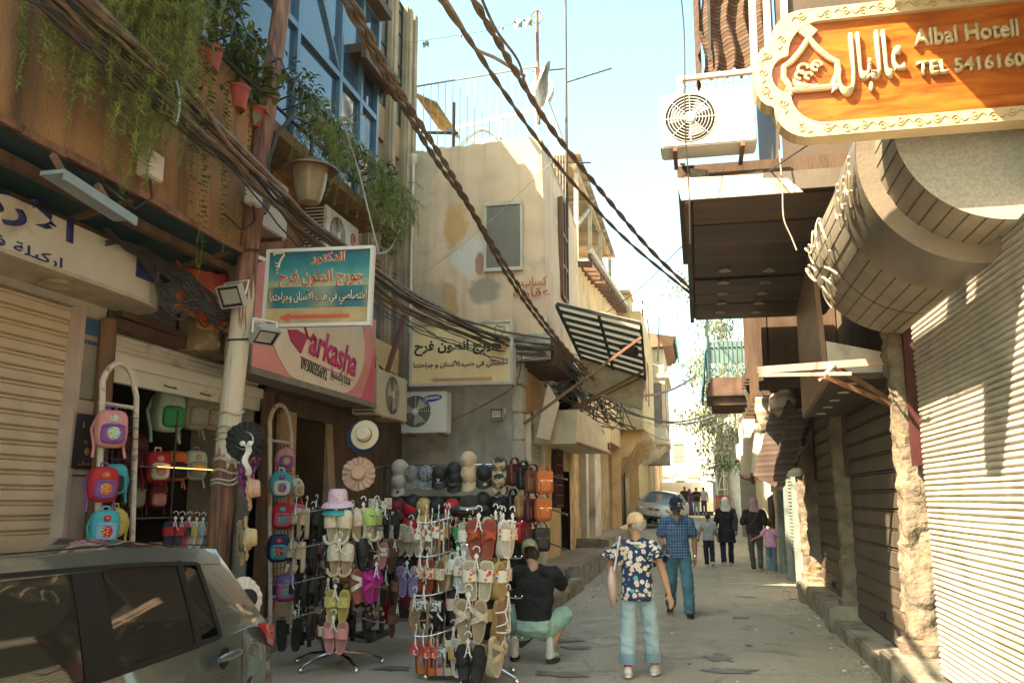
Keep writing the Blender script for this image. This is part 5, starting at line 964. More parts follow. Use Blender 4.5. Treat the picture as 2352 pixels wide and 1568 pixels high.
# small boxes and fittings on the brown wall
def jbox(px, py, X, s, label):
    c = P(px, py, X=X); t = thing('junction_box', c, label, 'junction box'); b = MB(); b.box(c.x-.01, c.x+.1, c.y-s, c.y+s, c.z-s, c.z+s); b.build('body', mat('ivory_plastic', (.55, .48, .38), .45, .08, 4, 0), t, bevel=.012, smooth=True)
    b = MB(); b.tube([c+V((.05, 0, -s)), c+V((.05, .05, -s-.15)), c+V((.0, -.1, -s-.3)), c+V((.02, -.5, -s-.25))], .012, 5); b.build('cable', IRON, t)
jbox(335, 382, -4.57, .12, 'ivory junction box on the brown stucco wall under the fern'); jbox(573, 452, -4.5, .1, 'ivory junction box on the wooden pole among the cables')
tl = thing('trough_light', P(205, 440, X=-4.35), 'rusty pale blue trough light hung from the canopy edge', 'light fitting')
a_, c_ = P(120, 395, X=-4.35), P(288, 503, X=-4.35); b = MB(); b.bar(a_, c_, .2, .03); b.bar(a_+V((.1, 0, -.03)), c_+V((.1, 0, -.03)), .02, .07); b.build('trough', mat('pale_blue_enamel', (.22, .27, .28), .45, .15, 5, .1, dirt=.35, dcol=(.3, .17, .08), ds=6), tl)
b = MB()
for q in (.2, .8): p = a_.lerp(c_, q); b.bar(p, p+V((-.15, 0, .22)), .04)
b.many('bracket', RUST, tl)
# ======================= CABLES =======================
CB1 = mat('dusty_brown_cable', (.15, .1, .06), .7, .35, 6, .2); CB2 = mat('black_cable', (.035, .028, .023), .6, .3, 6, .1); CB3 = mat('grey_cable', (.3, .26, .2), .7, .2, 6, .1)
def smooth_path(pts, n=10):
    out = []; N = len(pts)
    for i in range(N-1):
        p0, p1, p2, p3 = pts[max(i-1, 0)], pts[i], pts[i+1], pts[min(i+2, N-1)]
        for k in range(n):
            t = k/n; out.append(.5*((2*p1)+(p2-p0)*t+(2*p0-5*p1+4*p2-p3)*t*t+(3*p1-p0-3*p2+p3)*t**3))
    return out+[pts[-1]]
def sight(px): return [P(x, y, Y=Y) for x, y, Y in px]
def cable(name, label, pts, r, m, n=8, group=None, wob=0, seed=0, tw=0, pitch=.5):
    p = smooth_path(pts, n)
    if wob: p = [q+V((fbm((q.x+seed, q.y, 0), .8)*wob, 0, fbm((q.x, q.y+seed, 5), .8)*wob)) for q in p]
    b = MB()
    if tw:
        p = smooth_path(pts, n*2); fine = []
        for i in range(len(p)-1): L_ = (p[i+1]-p[i]).length; k = max(1, int(L_/.05)); fine += [p[i].lerp(p[i+1], j/k) for j in range(k)]
        s = 0; A_, B_ = [], []
        for i, q in enumerate(fine):
            if i: s += (q-fine[i-1]).length
            d = (fine[min(i+1, len(fine)-1)]-fine[max(i-1, 0)]).normalized(); a = d.cross(ZZ).normalized(); c = a.cross(d); t = 2*pi*s/pitch
            o = (a*cos(t)+c*sin(t))*tw; A_.append(q+o); B_.append(q-o)
        b.tube(A_, r, 5); b.tube(B_, r, 5)
    else: b.tube(p, r, 6)
    o = b.build(name, m, smooth=True); return tag(o, label, 'cable', group)
random.seed(11)
main = [(50, -60, 4.0), (126, 0, 4.5), (300, 155, 5.5), (420, 262, 6.3), (515, 345, 7.0), (632, 458, 7.9), (740, 553, 9.0), (930, 692, 11.7), (1045, 745, 13.4), (1160, 788, 15.1), (1262, 803, 16.0)]
GC = 'cables running along the left fronts past the wooden pole'
cable('conduit', 'thick brown conduit with wire ties, uppermost of the cables past the wooden pole', sight([(150, -60, 4.2), (205, 0, 4.7), (320, 112, 5.5), (420, 212, 6.2), (530, 318, 7.0), (632, 421, 7.9), (718, 512, 8.9), (919, 657, 11.5), (1020, 713, 13), (1110, 762, 14.4), (1195, 782, 15.5)]), .038, CB1)
for k in range(11):
    o = (k-5)*8; s = random.uniform(.6, 1.4)
    pts = [(x+o*.6*(1 if i < 4 else .6)*s, y-o*.6*(1 if i < 4 else .5)*s+random.uniform(-4, 4)+(6*sin(i*.8+k)), Y+random.uniform(-.08, .08)) for i, (x, y, Y) in enumerate(main)]
    cable('cable', 'dusty dark cable in the sagging bundle past the wooden pole', sight(pts), random.choice((.012, .016, .02, .024)), random.choice((CB1, CB2, CB1)), group=GC, wob=.05, seed=k)
for k in range(3):
    pts = [(x-18+6*k, y+20+6*k+(18*sin(i*.9+k)), Y-.1) for i, (x, y, Y) in enumerate(main)]
    cable('cable', 'dusty dark cable in the sagging bundle past the wooden pole', sight(pts), .009, CB2, group=GC, wob=.08, seed=k+40)
tp = thing('tape_wrap', P(406, 232, Y=6.1), 'grey tape strip wrapped round the cable bundle', 'tape'); b = MB(); b.grid(lambda u, v: P(398+10*u+8*sin(v*3), 185+95*v, Y=6.0-.05*sin(pi*u)), 4, 8); b.build('strip', mat('grey_tape', (.26, .24, .21), .4, .2, 5, 0), tp, smooth=True)
A2 = [(775, -30, 5.0), (880, 165, 6.4), (1000, 365, 8.6), (1080, 480, 10.4), (1170, 640, 12.8), (1260, 765, 15.2), (1335, 845, 17)]
cable('twisted_cable', 'left of two twisted dark cables slanting down to the cream corner house', sight(A2), .0165, CB1, tw=.0165, pitch=.75)
cable('twisted_cable', 'right of two twisted dark cables slanting down to the cream corner house', sight([(795, -30, 5.0), (905, 185, 6.5), (1035, 395, 8.8), (1120, 540, 10.8), (1215, 690, 13), (1300, 800, 15.4), (1350, 850, 17)]), .0165, CB1, tw=.0165, pitch=.7)
cable('overhead_cable', 'left dark overhead cable crossing the sky down to the flat canopy', sight([(990, -30, 5), (1080, 95, 6), (1160, 215, 7.2), (1250, 340, 8.6), (1360, 470, 10.2), (1460, 570, 11.6), (1600, 685, 13)]), .0135, CB1, tw=.011, pitch=.9)
cable('overhead_cable', 'right dark overhead cable crossing the sky down to the flat canopy', sight([(1070, -30, 5), (1150, 105, 6.2), (1200, 190, 7.2), (1270, 300, 8.4), (1390, 450, 10.4), (1500, 580, 12), (1600, 675, 13)]), .0165, CB1, tw=.016, pitch=.75)
cable('overhead_cable', 'dark overhead cable that curls around the right one near the top of the sky', sight([(1095, -30, 5), (1140, 70, 6), (1190, 140, 6.9), (1215, 210, 7.5), (1290, 330, 8.7)]), .012, CB1)
cable('overhead_cable', 'pale grey cable branching between the two dark overhead cables', sight([(1005, -30, 5.0), (1055, 50, 5.7), (1090, 110, 6.2), (1140, 135, 6.6), (1205, 175, 7.2)]), .015, CB3)
for i, (lab, pts, r, m, tw) in enumerate([
  ('twisted rope cable from the ribbed awning to the far right trees', [(1335, 845, 17), (1400, 893, 21), (1480, 908, 26), (1545, 893, 31), (1600, 862, 36)], .025, CB1, .025),
  ('dark cable bundle strand dropping from the corner house to the bay window', [(1262, 800, 16), (1340, 870, 19), (1410, 925, 23), (1490, 960, 28), (1580, 972, 34), (1690, 945, 40)], .03, CB2, 0),
  ('upper dark sagging cable far down the street', [(1410, 938, 23), (1480, 957, 28), (1570, 967, 33), (1690, 935, 40)], .03, CB2, 0),
  ('pale sagging cable far down the street', [(1420, 945, 24), (1510, 975, 29), (1600, 970, 34), (1700, 920, 40)], .02, CB3, 0),
  ('low loose cable drooping across the far street', [(1480, 990, 30), (1540, 1010, 33), (1620, 985, 38), (1690, 960, 42)], .02, CB3, 0),
  ('thin cable crossing below the bay window', [(1470, 1008, 30), (1560, 1022, 36), (1650, 1010, 42)], .014, CB3, 0),
  ('thin black wire slanting from the hotel sign corner across the sky', [(1878, 318, 6.5), (1720, 430, 9), (1560, 572, 13), (1460, 670, 17), (1330, 760, 20)], .008, CB2, 0),
  ('thin wire hanging straight down beside the hotel air conditioner', [(1563, -20, 7.6), (1572, 90, 7.7), (1574, 300, 7.8), (1582, 420, 7.9), (1585, 560, 8.0)], .006, CB2, 0),
  ('broken pale wire dangling under the canopy front', [(1790, 345, 8.0), (1797, 430, 7.95), (1800, 500, 7.9), (1818, 545, 7.9), (1830, 575, 7.9)], .007, CB3, 0),
  ('thin grey wire slung in front of the corner house', [(942, 650, 15.6), (1100, 530, 15.7), (1280, 360, 15.9)], .005, CB3, 0),
  ('white wire dropping down the pilasters to the green sign', [(785, 275, 9.5), (820, 380, 9.4), (850, 500, 9.3), (870, 580, 9.2)], .01, CB3, 0),
  ('grey loop of cable hanging by the pilasters', [(938, 340, 15.5), (930, 480, 14), (900, 565, 12), (860, 582, 9.5), (820, 560, 8.5)], .014, CB3, 0),
  ('pale cable curved below the flat canopy', [(1500, 835, 26), (1600, 880, 22), (1700, 830, 19.8)], .012, CB3, 0),
  ('cable crossing from the cream air conditioner to the small floodlight', [(1040, 965, 15.2), (1120, 925, 15.8), (1185, 880, 15.9), (1200, 800, 15.9)], .012, CB1, 0),
]): cable('overhead_cable', lab, sight(pts), r, m, tw=tw, pitch=.7)
# tangle of wires on the bracketed house front
tg = MB(); random.seed(21)
for k in range(46):
    x0 = random.uniform(1245, 1330); y0 = 830+random.uniform(-20, 70); Y0 = random.uniform(17, 19); pts = []
    for i in range(6): pts.append((x0+i*random.uniform(18, 34), y0+i*random.uniform(8, 22)+random.uniform(-22, 22), Y0+i*.9))
    tg.tube(smooth_path(sight(pts), 5), random.choice((.01, .014, .02)), 5)
o = tg.build('wire_tangle', CB2, smooth=True); tag(o, 'dense tangle of dark wires under the ribbed awning', 'cables', kind='stuff')
tg = MB()
for k in range(15):
    x0 = random.uniform(1620, 1700); pts = [(x0, 820+random.uniform(0, 90), 30), (x0-random.uniform(0, 30), 900+random.uniform(0, 60), 32), (x0+random.uniform(-40, 20), 980+random.uniform(-30, 40), 34), (x0+random.uniform(-30, 30), 1060, 34)]
    tg.tube(smooth_path(sight(pts), 5), .013, 4)
for k in range(16):
    y0 = 1085+random.uniform(-20, 60); pts = [(1485, y0, 75), (1530, y0+random.uniform(0, 30), 76), (1580, y0+random.uniform(-10, 30), 77), (1625, y0+random.uniform(-20, 20), 78)]
    tg.tube(smooth_path(sight(pts), 5), .035, 4)
o = tg.build('wire_tangle', CB3, smooth=True); tag(o, 'pale tangle of wires at the far end of the street', 'cables', kind='stuff')
tg = MB()
for k in range(20):
    y = random.uniform(6.3, 7.4); z = 3.98; tg.tube(smooth_path([V((-5.0, y+i*.3, 4.0-.05*i+random.uniform(-.12, .06)-(.25 if 2 < i < 5 else 0)*(k % 3)/2)) for i in range(7)], 5), .012, 5)
o = tg.build('wire_tangle', CB2, smooth=True); tag(o, 'dark wires drooping along the top of the white fascia sign', 'cables', kind='stuff')
# ======================= ROOFTOP BITS =======================
an = thing('antenna_mast', (-2.6, 17.6, 8.7), 'thin rooftop antenna mast with crossbars beside the roof railing', 'antenna')
m0 = P(1302, 420, Y=17.6); m1 = P(1298, -40, Y=17.6); b = MB(); b.tube([m0-V((0, 0, 1)), m1], .03, 6); b.build('mast', IRON, an)
b = MB(); b.tube([P(1300, 190, Y=17.6), P(1405, 157, Y=17.6)], .02, 5); b.tube([P(1300, 372, Y=17.6), P(1357, 374, Y=17.6)], .02, 5); b.tube([P(1225, 165, Y=17.6), P(1300, 158, Y=17.6)], .02, 5)
for k in range(5): p = P(1330+k*17, 180-k*5, Y=17.6); b.tube([p-V((0, .3, .15)), p+V((0, .3, .15))], .01, 4)
b.build('crossbar', IRON, an)
cp = thing('curled_post', (-3, 16.4, 8.7), 'rusty roof post with an iron heart curl and wind-torn rags', 'post')
b = MB(); b.tube([P(1238, 285, Y=16.35), P(1233, 25, Y=16.35)], .035, 6); b.build('shaft', RUST, cp); b = MB()
for s in (-1, 1): b.tube([P(1233+s*(4+10*sin(t*1.3)), 55-12*t, Y=16.35) for t in [k*.25 for k in range(11)]], .012, 5)
b.build('curl', RUST, cp)
RAG = mat('dirty_white_rag', (.5, .47, .42), .9, .2, 4, .2)
b = MB(); b.grid(lambda u, v: P(1222+45*u+6*sin(v*7+u*3), 150+90*v+10*sin(u*6), Y=16.3+.15*sin(u*9+v*4)), 14, 12); b.build('rag', RAG, cp, smooth=True)
cl = thing('clothes_line', P(1100, 90, Y=12), 'thin roof line with a few torn rags pegged to it', 'line'); b = MB(); b.tube(smooth_path(sight([(940, 98, 14), (1010, 88, 14.6), (1130, 68, 15.5), (1232, 38, 16.3)]), 6), .005, 4); b.build('line', CB2, cl); b = MB()
for x, y, Y, s in ((978, 98, 14.3, 9), (1057, 82, 15, 5), (1152, 63, 15.7, 6), (1190, 50, 16, 12), (1212, 46, 16.1, 12)): b.grid(lambda u, v: P(x+s*(u-.5)*1.6, y+s*(v*1.5-.3)+3*sin(u*7), Y=Y+.1*sin(u*5+v*3)), 5, 5)
b.many('rag', mat('grey_rag', (.25, .26, .27), .9, .3, 4, .2), cl)
ch = thing('plastic_chair', P(1080, 300, Y=17.2), 'white plastic garden chair behind the roof railing', 'chair')
WP = flat('white_plastic', (.7, .67, .6), .5); b = MB(); c = V((-4.35, 17.3, 8.7)); b.tube(smooth_path([c+V((-.5, 0, 0)), c+V((-.45, 0, .55)), c+V((0, .1, .95)), c+V((.45, 0, .55)), c+V((.5, 0, 0))], 6), .05, 6); b.build('arm', WP, ch, smooth=True)
b = MB(); b.grid(lambda u, v: c+V((-.3+.6*u, .35+.1*sin(pi*u), .4+.5*v)), 8, 6); b.build('backrest', WP, ch, smooth=True); b = MB(); b.box(c.x-.4, c.x+.4, c.y-.2, c.y+.35, c.z+.38, c.z+.42); b.build('seat', WP, ch)
sh_ = thing('roof_shelter', (-5.3, 18, 8.7), 'ragged roof shelter of corrugated sheet with dry red vines', 'shelter'); b = MB()
b.grid(lambda u, v: V((-5.7+.55*u, 16.6+2*v, 10.3-.3*u+.03*sin(u*60))), 40, 4); b.build('sheet', mat('yellow_brown_sheet', (.42, .3, .12), .7, .3, 3, .2), sh_)
b = MB(); b.bar((-4.8, 16.7, 8.7), (-4.8, 16.7, 10), .06); b.bar((-5.6, 16.7, 9.4), (-4.7, 16.7, 9.3), .05); b.many('post', WOODD, sh_)
# ======================= PLANTS =======================
LEAF = [mat('leaf_green_a', (.075, .12, .022), .5, .3, 8, 0), mat('leaf_green_b', (.13, .17, .035), .5, .3, 8, 0), mat('leaf_green_c', (.04, .08, .018), .5, .3, 8, 0)]
FERN = [mat('fern_green_a', (.15, .2, .03), .6, .3, 8, 0), mat('fern_green_b', (.2, .22, .04), .6, .3, 8, 0), mat('fern_green_c', (.07, .1, .018), .6, .3, 8, 0)]
def leaf(b, p, d, s, w=.42, fold=.25):
    d = V(d).normalized(); a = d.cross(V((random.uniform(-.3, .3), random.uniform(-.3, .3), 1))); a.normalize(); n = a.cross(d)
    q = p+d*s; m = p+d*s*.45; b.add([p, m+a*s*w*.5+n*s*fold*.3, q-n*s*.15, m-a*s*w*.5+n*s*fold*.3, m-n*s*.02], [(0, 4, 1), (1, 4, 2), (2, 4, 3), (3, 4, 0)])
def fern(name, label, c, n, sz, drop, spread, seed):
    random.seed(seed); t = thing(name, c, label, 'plant'); b = MB(); st = MB()
    for k in range(n):
        p = V(c)+V((random.uniform(-.05, .25), random.uniform(-spread, spread), random.uniform(-.1, .25))); d = V((random.uniform(.1, .5), random.uniform(-.5, .5), random.uniform(.0, .9))).normalized(); L_ = drop*random.uniform(.35, 1.1); pts = []
        for i in range(int(L_/.035)):
            pts.append(p.copy()); d = (d+V((random.uniform(-.12, .06), random.uniform(-.15, .15), -.16))).normalized(); p = p+d*.035
            if p.x < -4.56: p.x = -4.55+random.uniform(0, .03)
            b.m(random.choice((0, 0, 1, 1, 2)))
            for q in range(5):
                nd = V((random.gauss(0, 1), random.gauss(0, 1), random.gauss(0, .7)-.1)).normalized(); a = nd.orthogonal().normalized()*.0035; L2 = sz*random.uniform(.6, 1.3); b.add([p-a, p+a, p+nd*L2], [(0, 1, 2)])
        if len(pts) > 3: st.tube(pts[::3], .003, 3)
    b.build('foliage', FERN, t); st.build('stem', FERN[2], t); return t
f_ = P(300, 60, X=-4.5)
fern('asparagus_fern', 'feathery asparagus fern cascading down the brown stucco wall, the larger one at left', (-4.5, 5.65, 6.15), 190, .07, 2.1, .42, 1)
fern('asparagus_fern', 'feathery asparagus fern hanging directly behind the street lamp', (-4.6, 9.6, 6.05), 85, .065, 1.0, .55, 2)
fern('asparagus_fern', 'feathery asparagus fern hanging over the air conditioner with the red badge', (-4.6, 11.7, 6.0), 85, .07, 1.1, .6, 3)
def shrub(name, label, c, rx, ry, rz, n, sz, seed, cat='plant', pot=None, mats=LEAF, stems=6, w=.45):
    random.seed(seed); t = thing(name, (c[0], c[1], c[2]-rz), label, cat); b = MB(); st = MB(); c = V(c)
    cl = [c+V((random.gauss(0, .45)*rx, random.gauss(0, .45)*ry, random.gauss(0, .45)*rz)) for _ in range(max(4, n//26))]
    for q in cl: st.tube([c-V((0, 0, rz)), (c+q)/2+V((random.uniform(-.1, .1)*rx, 0, 0)), q], .006, 4)
    for k in range(n):
        q = random.choice(cl); s = .3; p = q+V((random.gauss(0, s)*rx, random.gauss(0, s)*ry, random.gauss(0, s)*rz)); b.m(random.choice((0, 1, 1, 2, 0)))
        leaf(b, p, V((random.gauss(.2, .8), random.gauss(0, .8), random.gauss(-.2, .7))), sz*random.uniform(.6, 1.3), w)
    b.build('foliage', mats, t); st.build('stem', mats[2], t)
    if pot:
        b = MB(); b.lathe([(pot*.75, 0), (pot, pot*1.6), (pot*1.08, pot*1.6), (pot*1.08, pot*1.85), (pot*.95, pot*1.85)], c-V((0, 0, rz+pot*1.6)), 16); b.build('pot', mat('red_plastic_pot', (.3, .045, .025), .5, .15, 4, 0), t, smooth=True)
    return t
GP = 'potted plants along the balcony edge'
for i, (y, dz, rx, ry, rz, n, sz, lab) in enumerate([(6.55, .25, .25, .4, .35, 230, .1, 'bushy potted plant beside the large fern on the balcony'), (7.2, .2, .25, .4, .45, 300, .12, 'tall leafy potted plant in front of the blue window'), (7.75, .0, .25, .35, .4, 260, .13, 'dense dark leafy plant on the balcony rail'), (8.15, -.05, .25, .25, .4, 120, .22, 'big pale-leaved potted plant immediately left of the pole'), (9.3, .25, .2, .4, .4, 190, .1, 'leafy potted plant above the street lamp arm'), (10.6, .05, .25, .5, .3, 260, .1, 'low spreading plant between the two right ferns'), (11.9, .15, .25, .5, .3, 200, .12, 'leafy climber above the air conditioner with the red badge'), (12.5, -.45, .2, .3, .35, 130, .13, 'loose leafy plant at the right end of the balcony')]):
    shrub('potted_plant', lab, (-4.6, y, 6.32+dz), rx, ry, rz, n, sz, 30+i, pot=.13 if i < 4 else None)
vt = thing('trailing_vine', (-4.55, 7.2, 5.6), 'thin trailing vines with small round leaves down the brown wall', 'plant'); random.seed(5); b = MB(); st = MB()
for y0, L_ in ((6.9, 1.0), (7.0, 1.5), (7.1, 2.1), (7.16, 2.2), (7.4, 1.6), (7.45, 1.8), (7.9, 1.5), (6.75, 1.2)):
    p = V((-4.52, y0, 5.9)); pts = []
    for i in range(int(L_/.05)):
        p = p+V((random.uniform(-.006, .008), random.uniform(-.02, .02), -.05)); p.x = max(p.x, -4.55) if p.z > 4.2 else p.x; pts.append(p.copy()); b.m(random.choice((0, 1, 1)))
        for q in range(2): leaf(b, p, V((random.uniform(.2, 1), random.choice((-1, 1)), random.uniform(-.4, .3))), .05*random.uniform(.6, 1.3), .8)
    st.tube(pts, .003, 3)
b.build('foliage', LEAF, vt); st.build('stem', FERN[1], vt)
br_ = thing('balcony_rail', (-4.65, 8, 6.1), 'low black hoop railing holding red pots on the balcony edge', 'railing'); b = MB(); b.tube([(-4.5, 5, 6.05), (-4.5, 12.7, 6.05)], .02, 6)
for k in range(30): y = 6+k*.22; b.tube([(-4.55, y, 6.1), (-4.32, y, 6.16), (-4.28, y, 6.32), (-4.36, y, 6.5), (-4.5, y, 6.45)], .012, 5)
b.build('hoop', IRON, br_, smooth=True)
def tree(name, label, base, h, cr, n, sz, seed, zlo=.2, mats=None):
    random.seed(seed); t = thing(name, base, label, 'tree'); base = V(base); tr = MB(); b = MB(); path = [base+V((.25*sin(k*.7+seed), .2*cos(k), h*k/8)) for k in range(9)]; tr.tube(path, [.26*(1-k/11) for k in range(9)], 8); cl = []
    for k in range(26):
        z = random.uniform(zlo, 1); p0 = path[min(8, int(z*8))]; e = p0+V((random.gauss(0, .6)*cr, random.gauss(0, .6)*cr, random.uniform(-.3, .8))); tr.tube([p0, (p0+e)/2+V((0, 0, .2)), e], [.07, .05, .02], 5); cl.append(e); cl.append((p0+e)/2)
    for k in range(n):
        q = random.choice(cl); r = cr*.3; b.m(random.choice((0, 1, 1, 2))); leaf(b, q+V((random.gauss(0, r), random.gauss(0, r), random.gauss(0, r*.9))), V((random.gauss(0, .6), random.gauss(0, .6), -.7)), sz*random.uniform(.6, 1.4), .4)
    b.build('crown', mats or LEAF, t); tr.build('trunk', mat('pale_bark', (.4, .33, .24), .85, .25, 4, .4), t, smooth=True); return t
EUC = [mat('gum_leaf_a', (.16, .19, .1), .6, .25, 3, 0), mat('gum_leaf_b', (.24, .26, .14), .6, .25, 3, 0), mat('gum_leaf_c', (.09, .12, .06), .6, .25, 3, 0)]
tree('eucalyptus', 'tall pale eucalyptus rising behind the green grille balcony', (1.5, 56, .5), 16, 1.9, 9500, .26, 4, .35, EUC)
tree('street_tree', 'small green street tree over the far right houses', (1.9, 47, .5), 5.8, 1.0, 2600, .16, 9, .5)
tree('street_tree', 'pale leafy tree standing behind the small street tree', (3.6, 50, .5), 11, 1.5, 3000, .22, 12, .3, EUC)
# ======================= RACKS AND GOODS =======================
def col(name, c, r=.6, **k): k.setdefault('var', .1); k.setdefault('s', 30); k.setdefault('bump', .05); return mat(name, c, r, **k)
PAL = dict(cream=(.62, .52, .37), beige=(.5, .36, .23), black=(.016, .015, .015), white=(.72, .68, .6), yellow=(.5, .42, .1), pink=(.6, .26, .25), rust=(.36, .06, .025), green=(.03, .3, .1), mint=(.45, .58, .48), brown=(.14, .06, .03), tan=(.36, .2, .09), straw=(.5, .34, .14), lavender=(.38, .3, .6), magenta=(.5, .02, .3), coral=(.6, .2, .14), orange=(.55, .14, .03), red=(.45, .015, .025), maroon=(.1, .018, .022), grey=(.33, .32, .28), navy=(.015, .025, .08), teal=(.05, .35, .4), purple=(.2, .08, .3), sky=(.2, .4, .55), lime=(.35, .5, .12), dark=(.035, .03, .028), burg=(.14, .008, .03), rose=(.6, .1, .22))
def c_(k): return col('goods_'+k, PAL[k])
def leather(k): return mat('leather_'+k, PAL[k], .38, .2, 9, .25, 90, spec=.5)
def spotted(name, base, cols, scale=40, size=.35):
    if name in _mats: return _mats[name]
    m, n, L, b = nodes_mat(name, .8); tc = n.new('ShaderNodeTexCoord'); v = n.new('ShaderNodeTexVoronoi'); v.inputs['Scale'].default_value = scale; L.new(tc.outputs['Object'], v.inputs[0])
    sx = n.new('ShaderNodeSeparateColor'); L.new(v.outputs['Color'], sx.inputs[0]); cr = n.new('ShaderNodeValToRGB'); cr.color_ramp.interpolation = 'CONSTANT'; e = cr.color_ramp.elements; L.new(sx.outputs[0], cr.inputs[0])
    while len(e) < len(cols): e.new(.5)
    for i, c in enumerate(cols): e[i].position = i/len(cols); e[i].color = (*c, 1)
    q = n.new('ShaderNodeMath'); q.operation = 'LESS_THAN'; q.inputs[1].default_value = size; L.new(v.outputs['Distance'], q.inputs[0])
    mx = n.new('ShaderNodeMix'); mx.data_type = 'RGBA'; L.new(q.outputs[0], mx.inputs[0]); mx.inputs[6].default_value = (*base, 1); L.new(cr.outputs[0], mx.inputs[7]); L.new(mx.outputs[2], b.inputs[0]); return m
CROCHET = lambda: spotted('crochet_flowers', (.66, .6, .5), [(.55, .05, .03), (.6, .25, .03), (.05, .1, .3), (.5, .1, .2), (.1, .3, .1)], 34, .4)
WEAVE = lambda: spotted('multicolour_weave', (.6, .5, .38), [(.5, .12, .04), (.1, .3, .35), (.55, .35, .08), (.6, .5, .4), (.4, .06, .06)], 60, .6)
ZEBRA = lambda: spotted('black_white_weave', (.65, .62, .56), [(.03, .03, .03), (.6, .57, .5), (.1, .13, .18)], 60, .55)
TWEED = lambda: spotted('pale_tweed', (.58, .48, .34), [(.62, .5, .4), (.4, .3, .18), (.66, .6, .5), (.5, .36, .28)], 130, .6)
REDW_ = lambda: spotted('red_white_weave', (.5, .06, .05), [(.6, .5, .42), (.4, .03, .05), (.55, .15, .06)], 70, .5)
MOSAIC = lambda: spotted('mosaic_print', (.5, .42, .25), [(.5, .25, .04), (.15, .35, .3), (.6, .5, .3), (.4, .08, .05), (.55, .38, .05)], 45, .8)
FLORAL = lambda: spotted('tiny_flowers', (.62, .56, .48), [(.55, .1, .12), (.55, .35, .05), (.2, .3, .4), (.6, .5, .45)], 70, .4)
GEM = lambda: spotted('gem_studs', (.02, .018, .018), [(.6, .55, .45), (.4, .1, .05), (.02, .02, .02), (.5, .5, .5)], 60, .28)
SPARK = lambda: spotted('sparkle_band', (.5, .4, .3), [(.72, .66, .55), (.6, .5, .36), (.45, .36, .25)], 150, .5)
_mc = {}
def outline(L, w, sq=0):
    pts = []
    for k in range(22):
        t = 2*pi*k/22; s = sin(t); ww = w*(.5+.08*s-.06*(1-abs(s)))*(1 if not sq else 1.0); x = cos(t); x = (abs(x)**(.75 if not sq else .45))*(1 if x > 0 else -1); z = (abs(s)**(1 if not sq else .6))*(1 if s > 0 else -1)
        pts.append((ww*x, L/2*z))
    return pts
def sole_mesh(kind, m):
    key = ('sole', kind, m.name)
    if key in _mc: return _mc[key]
    L_, w_ = .26, .098; b = MB(); o = outline(L_, w_, kind in ('square',)); th = lambda z: {'wedge': .028+.05*min(1, max(0, .62-(z/L_+.5))/.5), 'clog': .035, 'slide': .03, 'heel': .012}.get(kind, .012)
    n = len(o); fr_ = [V((x, 0, z)) for x, z in o]; bk = [V((x*.96, th(z), z*.98)) for x, z in o]
    b.add(fr_+bk+[V((0, .004, 0)), V((0, th(0), 0))], [(i, (i+1) % n, (i+1) % n+n, i+n) for i in range(n)]+[(2*n, (i+1) % n, i) for i in range(n)]+[(2*n+1, i+n, (i+1) % n+n) for i in range(n)])
    if kind == 'heel': b.box(-.03, .03, .012, .075, -.13, -.075)
    if kind == 'clog': b.tube([V((.052*cos(t), -.03-.018*sin(-t), -.06+.062*sin(t)*(1 if sin(t) < 0 else .3))) for t in [pi+.01+pi*k/10 for k in range(11)]], .012, 6)
    ob = b.build('proto', m, smooth=True, ang=50); me = ob.data; bpy.data.objects.remove(ob); _mc[key] = me; return me
def insole_mesh(kind, m):
    key = ('insole', kind, m.name)
    if key in _mc: return _mc[key]
    o = outline(.235, .08, kind == 'square'); b = MB(); n = len(o); b.add([V((0, .0015, 0))]+[V((x*.7, .0015, z*.7)) for x, z in o]+[V((x, -.002, z)) for x, z in o], [(0, 1+i, 1+(i+1) % n) for i in range(n)]+[(1+i, 1+n+i, 1+n+(i+1) % n, 1+(i+1) % n) for i in range(n)]); c = m.node_tree.nodes['Principled BSDF'].inputs[0]
    pal = {k: v for k, v in PAL.items() if m.name == 'goods_'+k}; q = list(pal.values())[0] if pal else (.4, .32, .22); q = tuple(x*.62+.02 for x in q)
    ob = b.build('proto', col('insole_'+m.name, q), smooth=True); me = ob.data; bpy.data.objects.remove(ob); _mc[key] = me; return me
def strap_mesh(kind, m):
    key = ('strap', kind, m.name)
    if key in _mc: return _mc[key]
    b = MB()
    def band(z0, z1, sl=0, h=.05, w=.053):
        b.grid(lambda u, v: V((-w*cos(pi*u), .004-h*sin(pi*u)**.8, z0+(z1-z0)*v+sl*(u-.5))), 12, 3)
    if kind == 'clog':
        b.grid(lambda u, v: V((-.055*cos(pi*u)*(1-.5*max(0, v-.6)**1.3*1.6), .004-.062*sin(pi*u)**.7*(1-.75*v**3), -.005+.14*v*(1-.12*abs(cos(pi*u))))), 16, 8)
    elif kind in ('cross',): band(-.0, .035, .075); band(.035, .07, -.075, .056)
    elif kind == 'thong': b.tube([V((-.045, 0, -.01)), V((-.03, -.035, .03)), V((0, -.02, .075)), V((.03, -.035, .03)), V((.045, 0, -.01))], .009, 6)
    elif kind == 'lace':
        band(.05, .06, 0, .035); band(-.02, -.012, .03, .045); band(-.08, -.07, -.02, .045); b.tube([V((0, -.035, .06)), V((0, -.05, -.01)), V((.02, -.045, -.08))], .005, 5)
    else: band(-.005, .075 if kind != 'heel' else .06)
    ob = b.build('proto', m, smooth=True, solid=.003, ang=60); me = ob.data; bpy.data.objects.remove(ob); _mc[key] = me; return me
